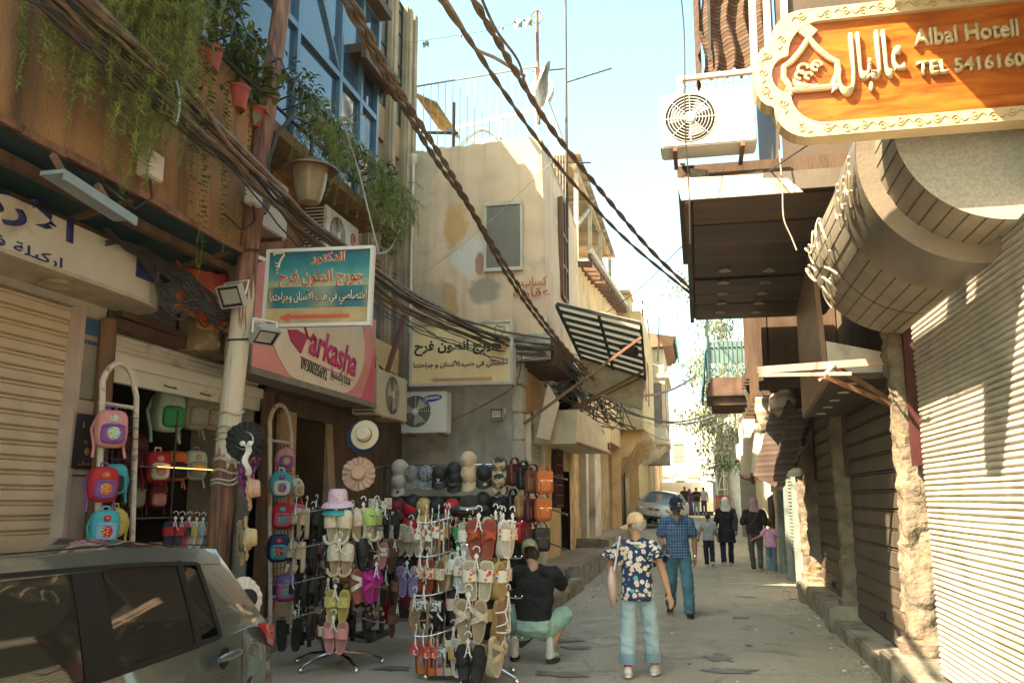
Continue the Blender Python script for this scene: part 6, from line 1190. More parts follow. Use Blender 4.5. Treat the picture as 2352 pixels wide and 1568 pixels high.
def hanger_mesh():
    if 'h' in _mc: return _mc['h']
    b = MB(); b.tube([V((.028*cos(t), -.055, .215+.028*sin(t))) for t in [-.6+k*.4 for k in range(10)]], .005, 5)
    b.tube([V((0, -.055, .19)), V((0, -.06, .15)), V((-.02, -.06, .06)), V((-.045, -.045, .03))], .006, 5); b.tube([V((0, -.06, .15)), V((.02, -.06, .06)), V((.045, -.045, .03))], .006, 5); b.tube([V((-.02, -.06, .08)), V((.02, -.06, .08))], .005, 5)
    b.lathe([(.0, -.003), (.02, 0), (0, .003)], (0, -.056, .165), 12, ax=V((0, 1, 0)))
    ob = b.build('proto', flat('white_hanger_plastic', (.74, .72, .68), .4), smooth=True); me = ob.data; bpy.data.objects.remove(ob); _mc['h'] = me; return me
def lobj(name, me, par, loc=(0, 0, 0), rot=(0, 0, 0)):
    o = bpy.data.objects.new(name, me); COL.objects.link(o); o.parent = par; o.location = loc; o.rotation_euler = rot; return o
GSH = 'shoes hanging on the two shoe racks'
def pair(px, py, Y, kind, sm, st, yaw, label, sc_=1.0, skind=None, flip=0, cat='shoes', single=False):
    c = P(px, py, Y=Y); t = thing('shoe_pair', c, label, cat, GSH, radians(yaw)); t.scale = (sc_*1.2,)*3
    sm = sm if not isinstance(sm, str) else c_(sm); st = st if not isinstance(st, str) else c_(st)
    for s in (-1, 1):
        o = lobj('shoe', sole_mesh(kind, sm), t, (s*.051, 0 if abs(yaw) < 40 else s*.03, 0), (0, radians(s*5)+(pi if flip else 0), 0)); lobj('strap', strap_mesh(skind or kind, st), o); lobj('insole', insole_mesh(kind, sm), o)
    lobj('hanger', hanger_mesh(), t, (0, -.0, .02)).scale = (.82,)*3
    return t
def r1(cx, cy): return ((1050+.4464*cx)/1.7415, (1950+.4464*cy)/1.7415)
def r2(cx, cy): return ((1600+.4342*cx)/1.7415, (2050+.4342*cy)/1.7415)
R1 = [ # crop x, crop y, Y, kind, sole, strap, yaw, scale, strap kind, label
 (678, 350, 8.45, 'clog', 'cream', 'cream', 0, 1.12, None, 'cream clogs with bows facing out at the top of the left rack'),
 (640, 640, 8.62, 'clog', 'black', GEM, -8, 1.05, None, 'black clogs with gem studs tucked behind the beige studded clogs'),
 (700, 645, 8.42, 'clog', 'beige', SPARK, 4, 1.05, None, 'beige clogs with silver studs, second from the top of the left rack'),
 (612, 990, 8.6, 'slide', 'black', 'black', -10, 1.02, None, 'black slides half hidden behind the yellow slides'),
 (668, 1060, 8.42, 'slide', 'yellow', lambda: spotted('yellow_flower_strap', (.5, .42, .1), [(.65, .3, .25), (.65, .6, .5)], 45, .4), 0, 1.05, None, 'yellow slides with small flowers on the left rack'),
 (650, 1340, 8.42, 'slide', 'pink', 'pink', 0, 1.05, None, 'pink slides with little bows, lowest on the left rack front'),
 (600, 1320, 8.6, 'slide', 'black', FLORAL, -8, 1, None, 'black slides with pale flowers behind the lowest pink slides'),
 (345, 320, 8.75, 'clog', 'beige', 'beige', -62, 1.05, None, 'beige star clogs hung sideways, upper left of the left rack'),
 (440, 320, 8.8, 'clog', 'black', 'black', -50, 1.1, None, 'chunky black clogs beside the upper beige star clogs'),
 (520, 280, 9.0, 'slide', 'dark', 'black', -40, 1.0, None, 'charcoal slides at the back left of the cream bow clogs'),
 (305, 620, 8.75, 'clog', 'cream', 'beige', -60, 1.05, None, 'pale beige star clogs hung sideways in the left second row'),
 (410, 615, 8.8, 'clog', 'black', 'black', -60, 1.1, None, 'plain black clogs in the second row left of the studded clogs'),
 (525, 590, 8.9, 'slide', 'pink', 'coral', 150, 1.0, None, 'dusty pink slides turned sole outward on the left rack'),
 (320, 950, 8.75, 'slide', 'black', 'black', -62, 1.05, None, 'black slides with a red tag in the third row, far left'),
 (430, 920, 8.8, 'clog', 'black', 'dark', -66, 1.05, None, 'black trainers style clogs with a white sole line'),
 (525, 900, 8.95, 'slide', 'dark', 'tan', -40, 1.0, None, 'dark slides with tan straps in the third row of the left rack'),
 (250, 1310, 8.7, 'slide', 'black', 'black', 165, 1.1, None, 'black slides showing ridged soles, lowest at far left'),
 (375, 1265, 8.75, 'slide', 'black', GEM, -70, 1.1, None, 'black platform slides with a gem bow in the lowest row'),
 (510, 1220, 8.9, 'slide', 'brown', 'dark', 160, 1.05, None, 'brown ribbed soles turned outward in the lowest row of the left rack'),
 (870, 330, 8.7, 'clog', 'cream', TWEED, 55, 1.1, None, 'ruffled cream clogs hung sideways right of the bow clogs'),
 (985, 325, 8.75, 'clog', 'cream', 'lime', 62, 1.1, None, 'cream clogs with lime green heel straps'),
 (840, 600, 8.9, 'slide', 'white', FLORAL, 40, .95, None, 'white floral slides behind the black green-strapped clogs'),
 (930, 595, 8.7, 'clog', 'black', 'black', 55, 1.05, None, 'black clogs with one lime heel strap in the second row'),
 (1030, 605, 8.9, 'slide', 'pink', FLORAL, 20, .9, None, 'small pale pink floral slides at the right of the second row'),
 (790, 870, 8.8, 'slide', 'tan', 'tan', 50, 1.05, 'cross', 'tan lettered sandals in the third row'),
 (880, 875, 8.7, 'slide', 'coral', 'white', 55, 1.12, 'cross', 'white and coral lettered sandals'),
 (985, 870, 8.7, 'slide', 'magenta', 'magenta', 55, 1.12, 'cross', 'bright magenta lettered sandals'),
 (1190, 465, 9.6, 'slide', 'cream', TWEED, 0, 1.15, 'cross', 'tweed cross-strap slides facing out between the two racks'),
 (1355, 480, 9.55, 'slide', 'cream', TWEED, -15, 1.1, None, 'tweed single-strap slides right of the cross-strap tweed pair'),
 (1160, 770, 9.6, 'clog', 'black', GEM, 0, 1.1, None, 'black clogs with coloured gems under the tweed slides'),
 (1300, 840, 9.5, 'slide', 'lavender', 'lavender', 8, 1.1, 'thong', 'lavender strap sandals hanging between the racks'),
]
fz = lambda q: q() if callable(q) else q
for (cx, cy, Y, k, sm, st, yaw, s, sk, lab) in R1: px, py = r1(cx, cy); pair(px, py, Y, k, fz(sm), fz(st), yaw, lab, s, sk)
R2 = [
 (225, 245, 8.4, 'flat', 'white', CROCHET, -60, 1.1, None, 'white crochet sandals at the far left of the right rack top row'),
 (298, 215, 8.35, 'flat', 'tan', CROCHET, -66, 1.15, None, 'tan sandals with orange crochet squares in the top row'),
 (350, 235, 8.4, 'flat', 'cream', CROCHET, -70, 1.1, None, 'cream sandals with thin crochet straps in the top row'),
 (415, 215, 8.45, 'flat', 'brown', 'tan', -80, 1.15, None, 'plain brown flat sandals in the top row of the right rack'),
 (500, 190, 8.4, 'flat', 'black', CROCHET, -55, 1.1, None, 'black sandals with a red crochet band in the top row'),
 (560, 210, 8.5, 'slide', 'dark', 'grey', -40, 1.0, None, 'dark grey sandals left of the green slides'),
 (330, 330, 8.6, 'slide', 'white', FLORAL, -20, 1.0, None, 'white floral slides low behind the crochet sandals'),
 (618, 235, 8.3, 'square', 'green', 'green', -12, 1.1, 'slide', 'bright green slides at the back of the fanned stack'),
 (668, 260, 8.22, 'square', 'white', 'white', -10, 1.15, 'slide', 'plain white slides between the green and the rust pairs'),
 (748, 245, 8.12, 'square', 'rust', 'rust', -8, 1.18, 'cross', 'rust red cut-out slides at the front of the fanned stack'),
 (838, 200, 8.3, 'wedge', 'cream', 'cream', 60, 1.1, 'slide', 'plain cream wedge sandals right of the rust slides'),
 (905, 235, 8.35, 'wedge', 'brown', 'black', 62, 1.15, 'slide', 'dark brown wedge sandals in the top row'),
 (995, 240, 8.25, 'wedge', 'white', CROCHET, 55, 1.15, 'slide', 'white wedges with crochet flowers above the squatting man'),
 (830, 370, 8.5, 'slide', 'white', 'cream', 10, .9, None, 'small white slides below the plain cream wedges'),
 (228, 590, 8.35, 'flat', 'rust', WEAVE, -35, 1.1, 'slide', 'rust sandals with a multicoloured woven band'),
 (300, 600, 8.35, 'flat', 'tan', TWEED, -40, 1.12, 'slide', 'tan sandals with a pale woven band in the second row'),
 (350, 570, 8.45, 'flat', 'rust', 'brown', -60, 1.05, None, 'reddish brown flat sandals in the second row'),
 (425, 545, 8.4, 'flat', 'brown', FLORAL, -70, 1.15, None, 'brown sandals with a speckled strap in the second row'),
 (515, 545, 8.4, 'slide', 'beige', 'cream', 155, 1.1, None, 'cream ridged soles turned outward left of the centre pole'),
 (560, 520, 8.3, 'square', 'mint', 'white', -15, 1.05, 'slide', 'pale mint slides at the back of the second stack'),
 (615, 570, 8.22, 'square', 'white', CROCHET, -12, 1.1, 'slide', 'white crochet slides, second in the middle stack'),
 (718, 625, 8.12, 'square', 'cream', CROCHET, 0, 1.2, 'slide', 'cream crochet slides with square toes at the front of the second stack'),
 (790, 600, 8.35, 'flat', 'straw', CROCHET, 40, 1.05, 'slide', 'straw slides with an orange crochet flower'),
 (858, 615, 8.3, 'wedge', 'straw', CROCHET, 66, 1.15, 'slide', 'straw wedges with a red flower strap, second row'),
 (950, 620, 8.25, 'wedge', 'straw', CROCHET, 62, 1.15, 'slide', 'straw and rust wedges with pink crochet, beside the squatting man'),
 (175, 960, 8.4, 'flat', 'beige', 'tan', -30, 1.1, 'lace', 'tan lace-up flat sandals at the far left of the third row'),
 (268, 890, 8.35, 'flat', 'black', ZEBRA, -40, 1.1, 'slide', 'black sandals with a black and white woven band'),
 (338, 960, 8.4, 'flat', 'black', 'white', -65, 1.1, 'thong', 'black flat sandals with a thin white strap'),
 (408, 870, 8.4, 'flat', 'maroon', REDW_, -45, 1.1, 'slide', 'dark red sandals with red and white woven straps'),
 (482, 890, 8.5, 'flat', 'black', 'black', -60, 1.1, None, 'plain black flat sandals near the centre pole'),
 (555, 890, 8.3, 'flat', 'black', SPARK, -14, 1.1, 'slide', 'black sandals with a beige band at the back of the third stack'),
 (655, 1000, 8.12, 'flat', 'beige', SPARK, -6, 1.3, 'cross', 'large beige cross-strap sandals at the front of the third stack'),
 (740, 915, 8.3, 'wedge', 'straw', 'beige', 55, 1.1, 'lace', 'straw wedges with tan laces behind the beige cross-strap pair'),
 (840, 970, 8.3, 'heel', 'black', 'straw', 60, 1.15, 'slide', 'black block-heeled sandals with yellow straps'),
 (945, 975, 8.25, 'wedge', 'tan', 'white', 64, 1.2, 'lace', 'brown wood-look wedges with white laces'),
 (200, 1310, 8.35, 'heel', 'orange', REDW_, -60, 1.1, 'slide', 'orange block-heeled sandals in the bottom row'),
 (272, 1310, 8.35, 'heel', 'pink', REDW_, -60, 1.1, 'slide', 'pinkish block-heeled sandals with red woven straps'),
 (345, 1310, 8.35, 'heel', 'cream', ZEBRA, -60, 1.1, 'slide', 'cream block-heeled sandals with blue grey woven straps'),
 (432, 1180, 8.5, 'slide', 'grey', 'cream', -30, 1.0, None, 'greyish fluffy slides in the bottom row beside the pole'),
 (465, 1225, 8.4, 'wedge', 'rust', 'brown', -66, 1.1, 'slide', 'rust brown wedge sandals left of the pole, bottom row'),
 (525, 1270, 8.3, 'flat', 'black', 'cream', -18, 1.1, 'slide', 'black and cream slides at the back of the bottom stack'),
 (575, 1340, 8.22, 'flat', 'white', 'straw', -14, 1.15, 'slide', 'cream slides with straw straps in the bottom stack'),
 (645, 1400, 8.12, 'slide', 'black', 'black', -4, 1.15, 'cross', 'black cross-strap slides at the front of the bottom stack'),
 (790, 1285, 8.3, 'wedge', MOSAIC, MOSAIC, 52, 1.15, 'slide', 'mosaic patterned wedges in the bottom row'),
 (905, 1310, 8.25, 'wedge', 'cream', 'beige', 62, 1.2, 'cross', 'chunky cream wedges at the bottom right of the rack'),
]
for (cx, cy, Y, k, sm, st, yaw, s, sk, lab) in R2: px, py = r2(cx, cy); pair(px, py, Y, k, fz(sm), fz(st), yaw, lab, s, sk)
# the darker second layer hanging behind
random.seed(17)
for rx_, ry_, zs, ar_, nm in ((-3.72, 9.05, (1.42, 1.07, .73, .4), .6, 'left'), (-2.32, 8.75, (1.36, 1.03, .68, .32), .34, 'right')):
    for z in zs:
        for k in range(5):
            kd, m = (('slide', 'black'), ('clog', 'dark'), ('flat', 'brown'))[(k+int(z*10)) % 3]; x = rx_+ar_*(-.85+.42*k+random.uniform(-.05, .05)); t = pair(0, 700, 9, kd, m, m, random.choice((-70, -50, 60, 75)), '%s %s hanging on the far side of the %s shoe rack' % ({'black': 'black', 'dark': 'charcoal', 'brown': 'dark brown'}[m], {'slide': 'slides', 'clog': 'clogs', 'flat': 'flat sandals'}[kd], nm), 1.0); t.location = (x, ry_+random.uniform(-.05, .12), z+random.uniform(-.03, .03))
# racks
def rack(name, label, x, y, zt, rows, arm, yaw0):
    t = thing('shoe_rack', (x, y, 0), label, 'rack'); b = MB(); b.tube([(x, y, .12), (x, y, zt)], .02, 10); b.box(x-.03, x+.03, y-.012, y+.012, .3, zt-.05); b.build('pole', CHR, t, smooth=True)
    for k in range(5):
        a = yaw0+2*pi*k/5; d = V((cos(a), sin(a), 0)); b = MB(); b.tube([V((x, y, .16)), V((x, y, .13))+d*.12, V((x, y, .11))+d*.3, V((x, y, .05))+d*.46], [.03, .026, .022, .018], 8); b.ell(V((x, y, .03))+d*.47, .035, .035, .03, 8, 6); b.build('foot', CHR, t, smooth=True)
    for z in rows:
        for s in (-1, 1):
            b = MB(); pts = [V((x+s*arm*u, y-.05-.25*sin(u*1.4), z+.07*(1-u)**1.5-.02+.015*sin(u*6))) for u in [k/8 for k in range(9)]]; b.tube(pts, .006, 6)
            for p in pts[1:]: b.ell(p+V((0, 0, .016)), .009, .009, .009, 6, 4)
            b.build('arm', CHR, t, smooth=True)
        b = MB(); b.tube([(x, y, z+.04), (x+.02, y-.35, z+.06), (x+.02, y-.42, z+.1)], .008, 6); b.build('front_arm', CHR, t, smooth=True)
    return t
rack('a', 'left chrome shoe rack with curved arms on a five-footed base', -3.72, 8.85, 1.58, (1.55, 1.2, .86, .52), .62, .5)
rack('b', 'right chrome shoe rack, overloaded, next to the squatting man', -2.16, 8.5, 1.52, (1.5, 1.18, .82, .45), .52, .9)
# black stand and slotted grid wall behind
gsn = thing('display_stand', (-3.0, 10.75, 0), 'black slotted display stand carrying caps and leather bags', 'display stand'); b = MB()
for x in (-3.95, -2.1): b.box(x-.025, x+.025, 10.75, 10.8, .06, 2.15); b.box(x-.03, x+.03, 10.35, 11.2, 0, .06)
b.many('upright', IRON, gsn); b = MB()
for z in (2.08, 1.72, 1.36, 1.0): b.box(-3.95, -2.1, 10.72, 10.76, z-.015, z+.015)
b.many('shelf_rail', IRON, gsn); b = MB(); b.grid(lambda u, v: V((-3.93+1.81*u, 10.86+.03*sin(u*17+v*3), .22+1.5*v)), 24, 8); b.build('shade_sheet', mat('dark_speckled_sheet', (.03, .028, .022), .8, .6, 12, .4), gsn, smooth=True); b = MB()  # dark sheet added behind the goods, its colour standing in for shade
for z in (2.02, 1.62, 1.22):
    b.tube([(-2.1, 10.7, z), (-1.75, 10.45, z-.04), (-1.5, 10.2, z-.1)], .01, 6)
b.tube([(-4.4, 10.6, 2.05), (-4.2, 10.62, 2.06), (-3.9, 10.7, 2.12), (-2.1, 10.7, 2.12)], .009, 6); b.build('hook_arm', CHR, gsn, smooth=True)
fb = thing('floor_stand', (-4.2, 10.6, 0), 'low black iron cross stand on the road behind the left rack', 'stand'); b = MB(); b.bar((-4.75, 10.9, .06), (-3.9, 10.3, .06), .06, .06); b.bar((-4.6, 10.3, .05), (-4.0, 10.9, .05), .06, .05); b.bar((-4.3, 10.6, .06), (-4.3, 10.6, 1.6), .05); b.build('frame', IRON, fb)
# caps
def cap_meshes(m, bm_):
    key = ('cap', m.name, bm_.name)
    if key in _mc: return _mc[key]
    b = MB(); b.grid(lambda u, v: V((.088*cos(2*pi*u)*cos(v*pi/2)**.75, .098*sin(2*pi*u)*cos(v*pi/2)**.75, .115*sin(v*pi/2)**.9)), 26, 9); b.ell((0, 0, .116), .009, .009, .007, 8, 5); o = b.build('p', m, smooth=True); c = o.data; bpy.data.objects.remove(o)
    b = MB(); b.grid(lambda u, v: V((.092*sin((u-.5)*2.2)*(1+.06*v), -.098*cos((u-.5)*2.2)-.09*v*cos((u-.5)*2.4)**.6 if abs(u-.5) < .499 else -.098*cos((u-.5)*2.2)-.01*v, -.004-.02*v-.035*v*abs(u-.5)**2*4)), 18, 5); o = b.build('p', bm_, smooth=True, solid=.005); d = o.data; bpy.data.objects.remove(o); _mc[key] = (c, d); return c, d
GCAP = 'caps lined up on the display stand'
def capd(px, py, Y, m, bm_, label, yaw=0, tilt=48, s=1.15, mark=None, stack=None):
    m = c_(m) if isinstance(m, str) else m; bm_ = c_(bm_) if isinstance(bm_, str) else bm_; c = P(px, py, Y=Y); t = thing('baseball_cap', c, label, 'cap', GCAP, radians(yaw)); t.rotation_euler.x = radians(tilt); t.scale = (s,)*3
    a, d = cap_meshes(m, bm_); lobj('crown', a, t, (0, 0, -.05)); lobj('visor', d, t, (0, 0, -.05))
    if mark:
        kind, mm = mark; b = MB()
        for k in ((-35, 0, 35) if kind == 'trefoil' else ()): a_ = radians(k); b.add([V((0, -.104, .015)), V((sin(a_)*.02-.008*cos(a_), -.098, .03+.012)), V((sin(a_)*.034, -.09, .03+cos(a_)*.024)), V((sin(a_)*.02+.008*cos(a_), -.098, .03+.012))], [(0, 1, 2, 3)])
        if kind == 'trefoil': b.box(-.03, .03, -.109, -.106, .002, .01)
        if kind == 'patch': b.grid(lambda u, v: V((-.028+.056*u, -.106+.02*v+.3*(u-.5)**2*.05, -.002+.05*v)), 4, 3)
        if kind == 'badge': b.add([V((.02+.02*cos(2*pi*k/14), -.098-.075*.5+.02*sin(2*pi*k/14), .0)) for k in range(14)], [tuple(range(14))])
        b.build('emblem', mm, t, local=True, solid=.002).location = (0, 0, -.05)
    return t
def cz(x, y): return ((1450+x*.3401)/1.7415, (1800+y*.3401)/1.7415)
MONO = spotted('grey_monogram', (.14, .14, .13), [(.3, .3, .28), (.06, .06, .06), (.22, .22, .2)], 70, .4)
MONB = spotted('blue_grey_monogram', (.1, .12, .15), [(.36, .38, .4), (.04, .05, .07), (.3, .3, .3)], 60, .45)
CAMO = spotted('camouflage', (.2, .13, .07), [(.45, .36, .24), (.03, .025, .02), (.3, .2, .1), (.1, .08, .04)], 22, .9)
TIED = mat('yellow_tie_dye', (.5, .35, .12), .85, .4, 25, .1)
WM = flat('white_embroidery', (.7, .68, .62))
for (x, y, m, bm_, lab, yaw, mark) in [
 (425, 190, 'grey', 'grey', 'pale grey cap, upper one at the left end of the top row', -25, ('badge', BLK)), (425, 340, 'grey', 'grey', 'pale grey cap hung beneath the upper pale grey cap', -8, ('badge', BLK)),
 (575, 260, MONO, MONO, 'grey monogram cap with a green and red stripe', -10, None), (745, 260, MONB, MONB, 'blue grey monogram bucket style cap', 12, None), (905, 260, 'black', 'black', 'black cap with white trefoil, fourth in the top row', 4, ('trefoil', WM)), (1075, 215, 'black', 'dark', 'plain black cap left of the tan mesh caps', 0, None), (1085, 300, 'black', 'black', 'second black cap hung below the plain black one', 0, None),
 (1235, 95, 'beige', 'beige', 'tan cap with a white square patch, topmost of the row', -18, ('patch', WM)), (1250, 280, 'beige', 'beige', 'tan mesh cap under the one with the white patch', -10, ('patch', WM)), (1425, 250, 'black', 'black', 'black cap with a gold round sticker', 8, ('badge', flat('gold_sticker', (.5, .35, .08)))), (1615, 150, CAMO, CAMO, 'camouflage cap with a white patch, upper right', 5, ('patch', WM)), (1610, 340, CAMO, CAMO, 'camouflage cap hung under the patched camouflage cap', 0, None),
 (395, 640, 'burg', 'burg', 'burgundy cap at the left end of the second row', -25, ('trefoil', WM)), (590, 600, 'black', 'black', 'black cap tucked behind the red patched cap', 0, None), (568, 650, 'red', 'red', 'red cap with a black and white square patch', 0, ('patch', BLK)), (718, 640, TIED, TIED, 'yellow tie-dye cap in the second row', 4, None), (870, 640, 'black', 'black', 'black cap with a small green reptile badge', 0, ('patch', flat('green_embroidery', (.06, .25, .08)))), (1045, 650, 'red', 'red', 'bright red cap with white trefoil', 0, ('trefoil', WM)), (1420, 570, 'black', 'black', 'plain black cap right of the fedora', 6, None), (1590, 640, 'black', 'dark', 'black cap with white trefoil at the right end of the second row', 0, ('trefoil', WM)), (560, 850, 'red', 'burg', 'dark red cap hung low under the second row', 0, None)]:
    px, py = cz(x, y); capd(px, py, 10.45, m, bm_, lab, yaw, mark=mark)
px, py = r1(1300, 1000); capd(px, py, 9.7, 'burg', 'burg', 'dark red cap hanging upside down under the lavender sandals', 0, tilt=150, s=1.4)
# brimmed hats
def hat(loc, label, cm, bandm, brim, tilt, yaw=0, rc=.09, h=.11, rb=.2, ruf=0, droop=0, ridge=0, name='sun_hat', base=None):
    t = thing(name, loc, label, 'hat', None, radians(yaw)); t.rotation_euler.x = radians(tilt)
    b = MB(); b.lathe([(rc*1.03, 0), (rc, h*.45), (rc*.93, h*.8), (rc*.78, h*.98), (rc*.45, h*(1-ridge)), (.002, h*(1-ridge*1.2))], (0, 0, 0), 28, sx=.92 if ridge else 1); b.build('crown', cm, t, smooth=True, local=True)
    b = MB(); n = 48; pr = [(rc*1.03, 0), ((rc+rb)/2, -.004-droop*.3), (rb, .006-droop)]
    b.grid(lambda u, v: V(((rc*1.02+(rb-rc)*v)*cos(2*pi*u)*(1+ruf*.0), (rc*1.02+(rb-rc)*v)*sin(2*pi*u), -droop*v*v+ruf*v*(.02*sin(2*pi*u*17)+.02*sin(2*pi*u*5+1)))), n*2 if ruf else n, 6); b.build('brim', brim, t, smooth=True, local=True, solid=.004)
    if bandm: b = MB(); b.lathe([(rc*1.05, .002), (rc*1.04, .03), (rc*1.0, .031)], (0, 0, 0), 28, sx=.92 if ridge else 1); b.build('hat_band', bandm, t, smooth=True, local=True)
    return t
STRAW = mat('natural_straw', (.55, .42, .22), .8, .2, 70, .3, 160); STRP = mat('pinkish_straw', (.6, .38, .26), .8, .2, 70, .3, 160)
hat(P(563, 1012, Y=7.45), 'floppy black hat with white lace band hung on the wooden pole', mat('black_straw', (.02, .018, .017), .7, .2, 70, .3, 160), WHT, mat('black_straw', (.02, .018, .017)), 82, 8, .08, .09, .185, ruf=.8)
hat(P(838, 998, Y=9.4), 'cream panama hat on a navy brim hung from the pink sign', mat('ivory_straw', (.66, .56, .4), .7, .08, 60, .2), flat('brown_ribbon', (.1, .06, .03)), mat('ivory_straw', (.66, .56, .4)), 84, 0, .085, .1, .165)
hat(P(834, 1002, Y=9.48), 'navy wide brimmed hat behind the cream panama hat', c_('navy'), None, c_('navy'), 84, 0, .085, .08, .2)
hat(P(824, 1088, Y=9.4), 'pale pink ruffled sun hat hung under the cream panama hat', STRP, None, mat('pink_chiffon', (.55, .36, .28), .7, .15, 20, .2), 80, 10, .085, .08, .19, ruf=1.0)
tg_ = spotted('pink_dot_cloth', (.66, .5, .58), [(.6, .12, .35), (.66, .3, .5), (.68, .55, .62)], 55, .35)
hat(P(776, 1152, Y=8.5), 'pink dotted bucket hat on top of the left rack', tg_, None, tg_, 6, 0, .1, .13, .165, droop=.05, name='bucket_hat'); hat(P(776, 1168, Y=8.5), 'turquoise bucket hat under the pink dotted one', c_('teal'), None, c_('teal'), 6, 0, .1, .08, .16, droop=.05, name='bucket_hat')
FEL = mat('black_felt', (.028, .026, .025), .95, .15, 30, .1); BB = spotted('blue_white_ribbon', (.3, .42, .5), [(.6, .6, .55), (.1, .25, .4)], 110, .4)
for k in range(4): hat(P(1078, 1168+5*k, Y=8.3), ['black felt fedora with a blue patterned band topping the right rack', 'brown felt fedora brim directly under the top black fedora', 'black fedora brim third in the stack on the right rack', 'lowest black fedora brim of the stack on the right rack'][k], FEL if k != 1 else c_('brown'), BB if k == 0 else None, FEL if k != 1 else c_('brown'), 8, 0, .1, .125 if k == 0 else .05, .185, ridge=.18, droop=-.012, name='fedora')
for (x, y, Y, lab, m, bm2, ti, ya, rb) in [(572, 1122, 7.55, 'pinkish straw hat seen edge-on, upper of the hats strung below the floppy black one', STRP, c_('cream'), 86, 112, .2), (565, 1235, 7.55, 'natural straw hat seen edge-on, middle of the string on the pole', STRAW, c_('cream'), 86, 114, .2), (552, 1245, 7.7, 'second natural straw hat nested behind the middle one', STRAW, None, 84, 112, .21), (562, 1375, 7.6, 'white frilled hat with black crown at the bottom of the string', mat('black_straw', (.02, .018, .017)), c_('white'), 78, 70, .2)]:
    hat(P(x, y, Y=Y), lab, m, bm2, m if 'white' not in lab else c_('white'), ti, ya, .085, .1, rb, ruf=.3)
sc1 = thing('scarf', P(575, 1055, Y=7.6), 'pink and purple patterned scarf hanging behind the floppy black hat', 'scarf'); b = MB(); b.grid(lambda u, v: P(552+40*u+8*sin(v*8), 1030+v*110, Y=7.78+.05*sin(u*9+v*5)), 8, 24); b.build('cloth', spotted('pink_purple_print', (.2, .04, .18), [(.5, .05, .2), (.25, .1, .35), (.5, .35, .4)], 30, .5), sc1, smooth=True)
lc = thing('lace_ribbon', P(570, 1040, Y=7.4), 'white lace ribbon bow dangling from the floppy black hat', 'ribbon'); b = MB(); b.grid(lambda u, v: P(560+14*u+5*sin(v*9), 1020+v*70, Y=7.3+.03*sin(v*7)), 3, 10); b.ell(P(557, 1018, Y=7.3), .03, .01, .025, 8, 5); b.ell(P(574, 1018, Y=7.3), .03, .01, .025, 8, 5); b.build('lace', WHT, lc, smooth=True)
# leather bags
def bag(px, py, Y, m, label, yaw=0, w=.2, h=.27):
    c = P(px, py, Y=Y); t = thing('shoulder_bag', c, label, 'bag', 'leather shoulder bags on the display stand', radians(yaw)); m = leather(m)
    b = MB(); b.sup((0, 0, 0), w/2, .055, h/2, .4); b.build('body', m, t, smooth=True, local=True, ang=60)
    b = MB(); b.sup((0, -.05, -h*.14), w*.36, .028, h*.27, .4); b.build('pocket', m, t, smooth=True, local=True, ang=60)
    b = MB(); b.box(-w*.44, w*.44, -.058, -.044, h*.2, h*.48); b.build('flap', m, t, bevel=.006, smooth=True, local=True)
    b = MB(); b.tube([(-w*.38, -.072, h*.08), (w*.38, -.072, h*.08)], .004, 4); b.bar((w*.1, -.075, h*.08), (w*.12, -.078, -h*.06), .008); b.build('zip', CHR, t, local=True)
    b = MB(); b.grid(lambda u, v: V((-.1*cos(pi*u)*.7, -.02+.04*v, h*.42+.1*sin(pi*u))), 12, 1); b.build('strap', m, t, smooth=True, local=True, solid=.008)
for (x, y, Y, m, lab, yaw) in [(1790, 290, 10.4, 'maroon', 'maroon shoulder bag, first in the top row of bags', 55), (1900, 330, 10.3, 'black', 'black shoulder bag, second in the top row of bags', 50), (2005, 370, 10.2, 'brown', 'brown shoulder bag, third in the top row of bags', 40), (2140, 380, 10.1, 'orange', 'orange shoulder bag at the right end of the top row', 30), (1770, 660, 10.4, 'black', 'black shoulder bag at the left of the middle row of bags', 60), (1880, 665, 10.3, 'tan', 'tan shoulder bag in the middle row between black and maroon', 45), (1995, 705, 10.2, 'maroon', 'maroon shoulder bag in the middle row beside the orange one', 40), (2125, 700, 10.1, 'orange', 'orange shoulder bag at the right end of the middle row', 36), (1790, 910, 10.4, 'maroon', 'maroon shoulder bag at the left of the lowest row', 55), (1890, 960, 10.3, 'red', 'dark red shoulder bag in the lowest row', 50), (1985, 1060, 10.2, 'brown', 'brown shoulder bag low beside the squatting man\'s cap', 40), (2105, 1050, 10.1, 'black', 'black shoulder bag at the right end of the lowest row', 28)]:
    px, py = cz(x, y); bag(px, py, Y, m, lab, yaw)
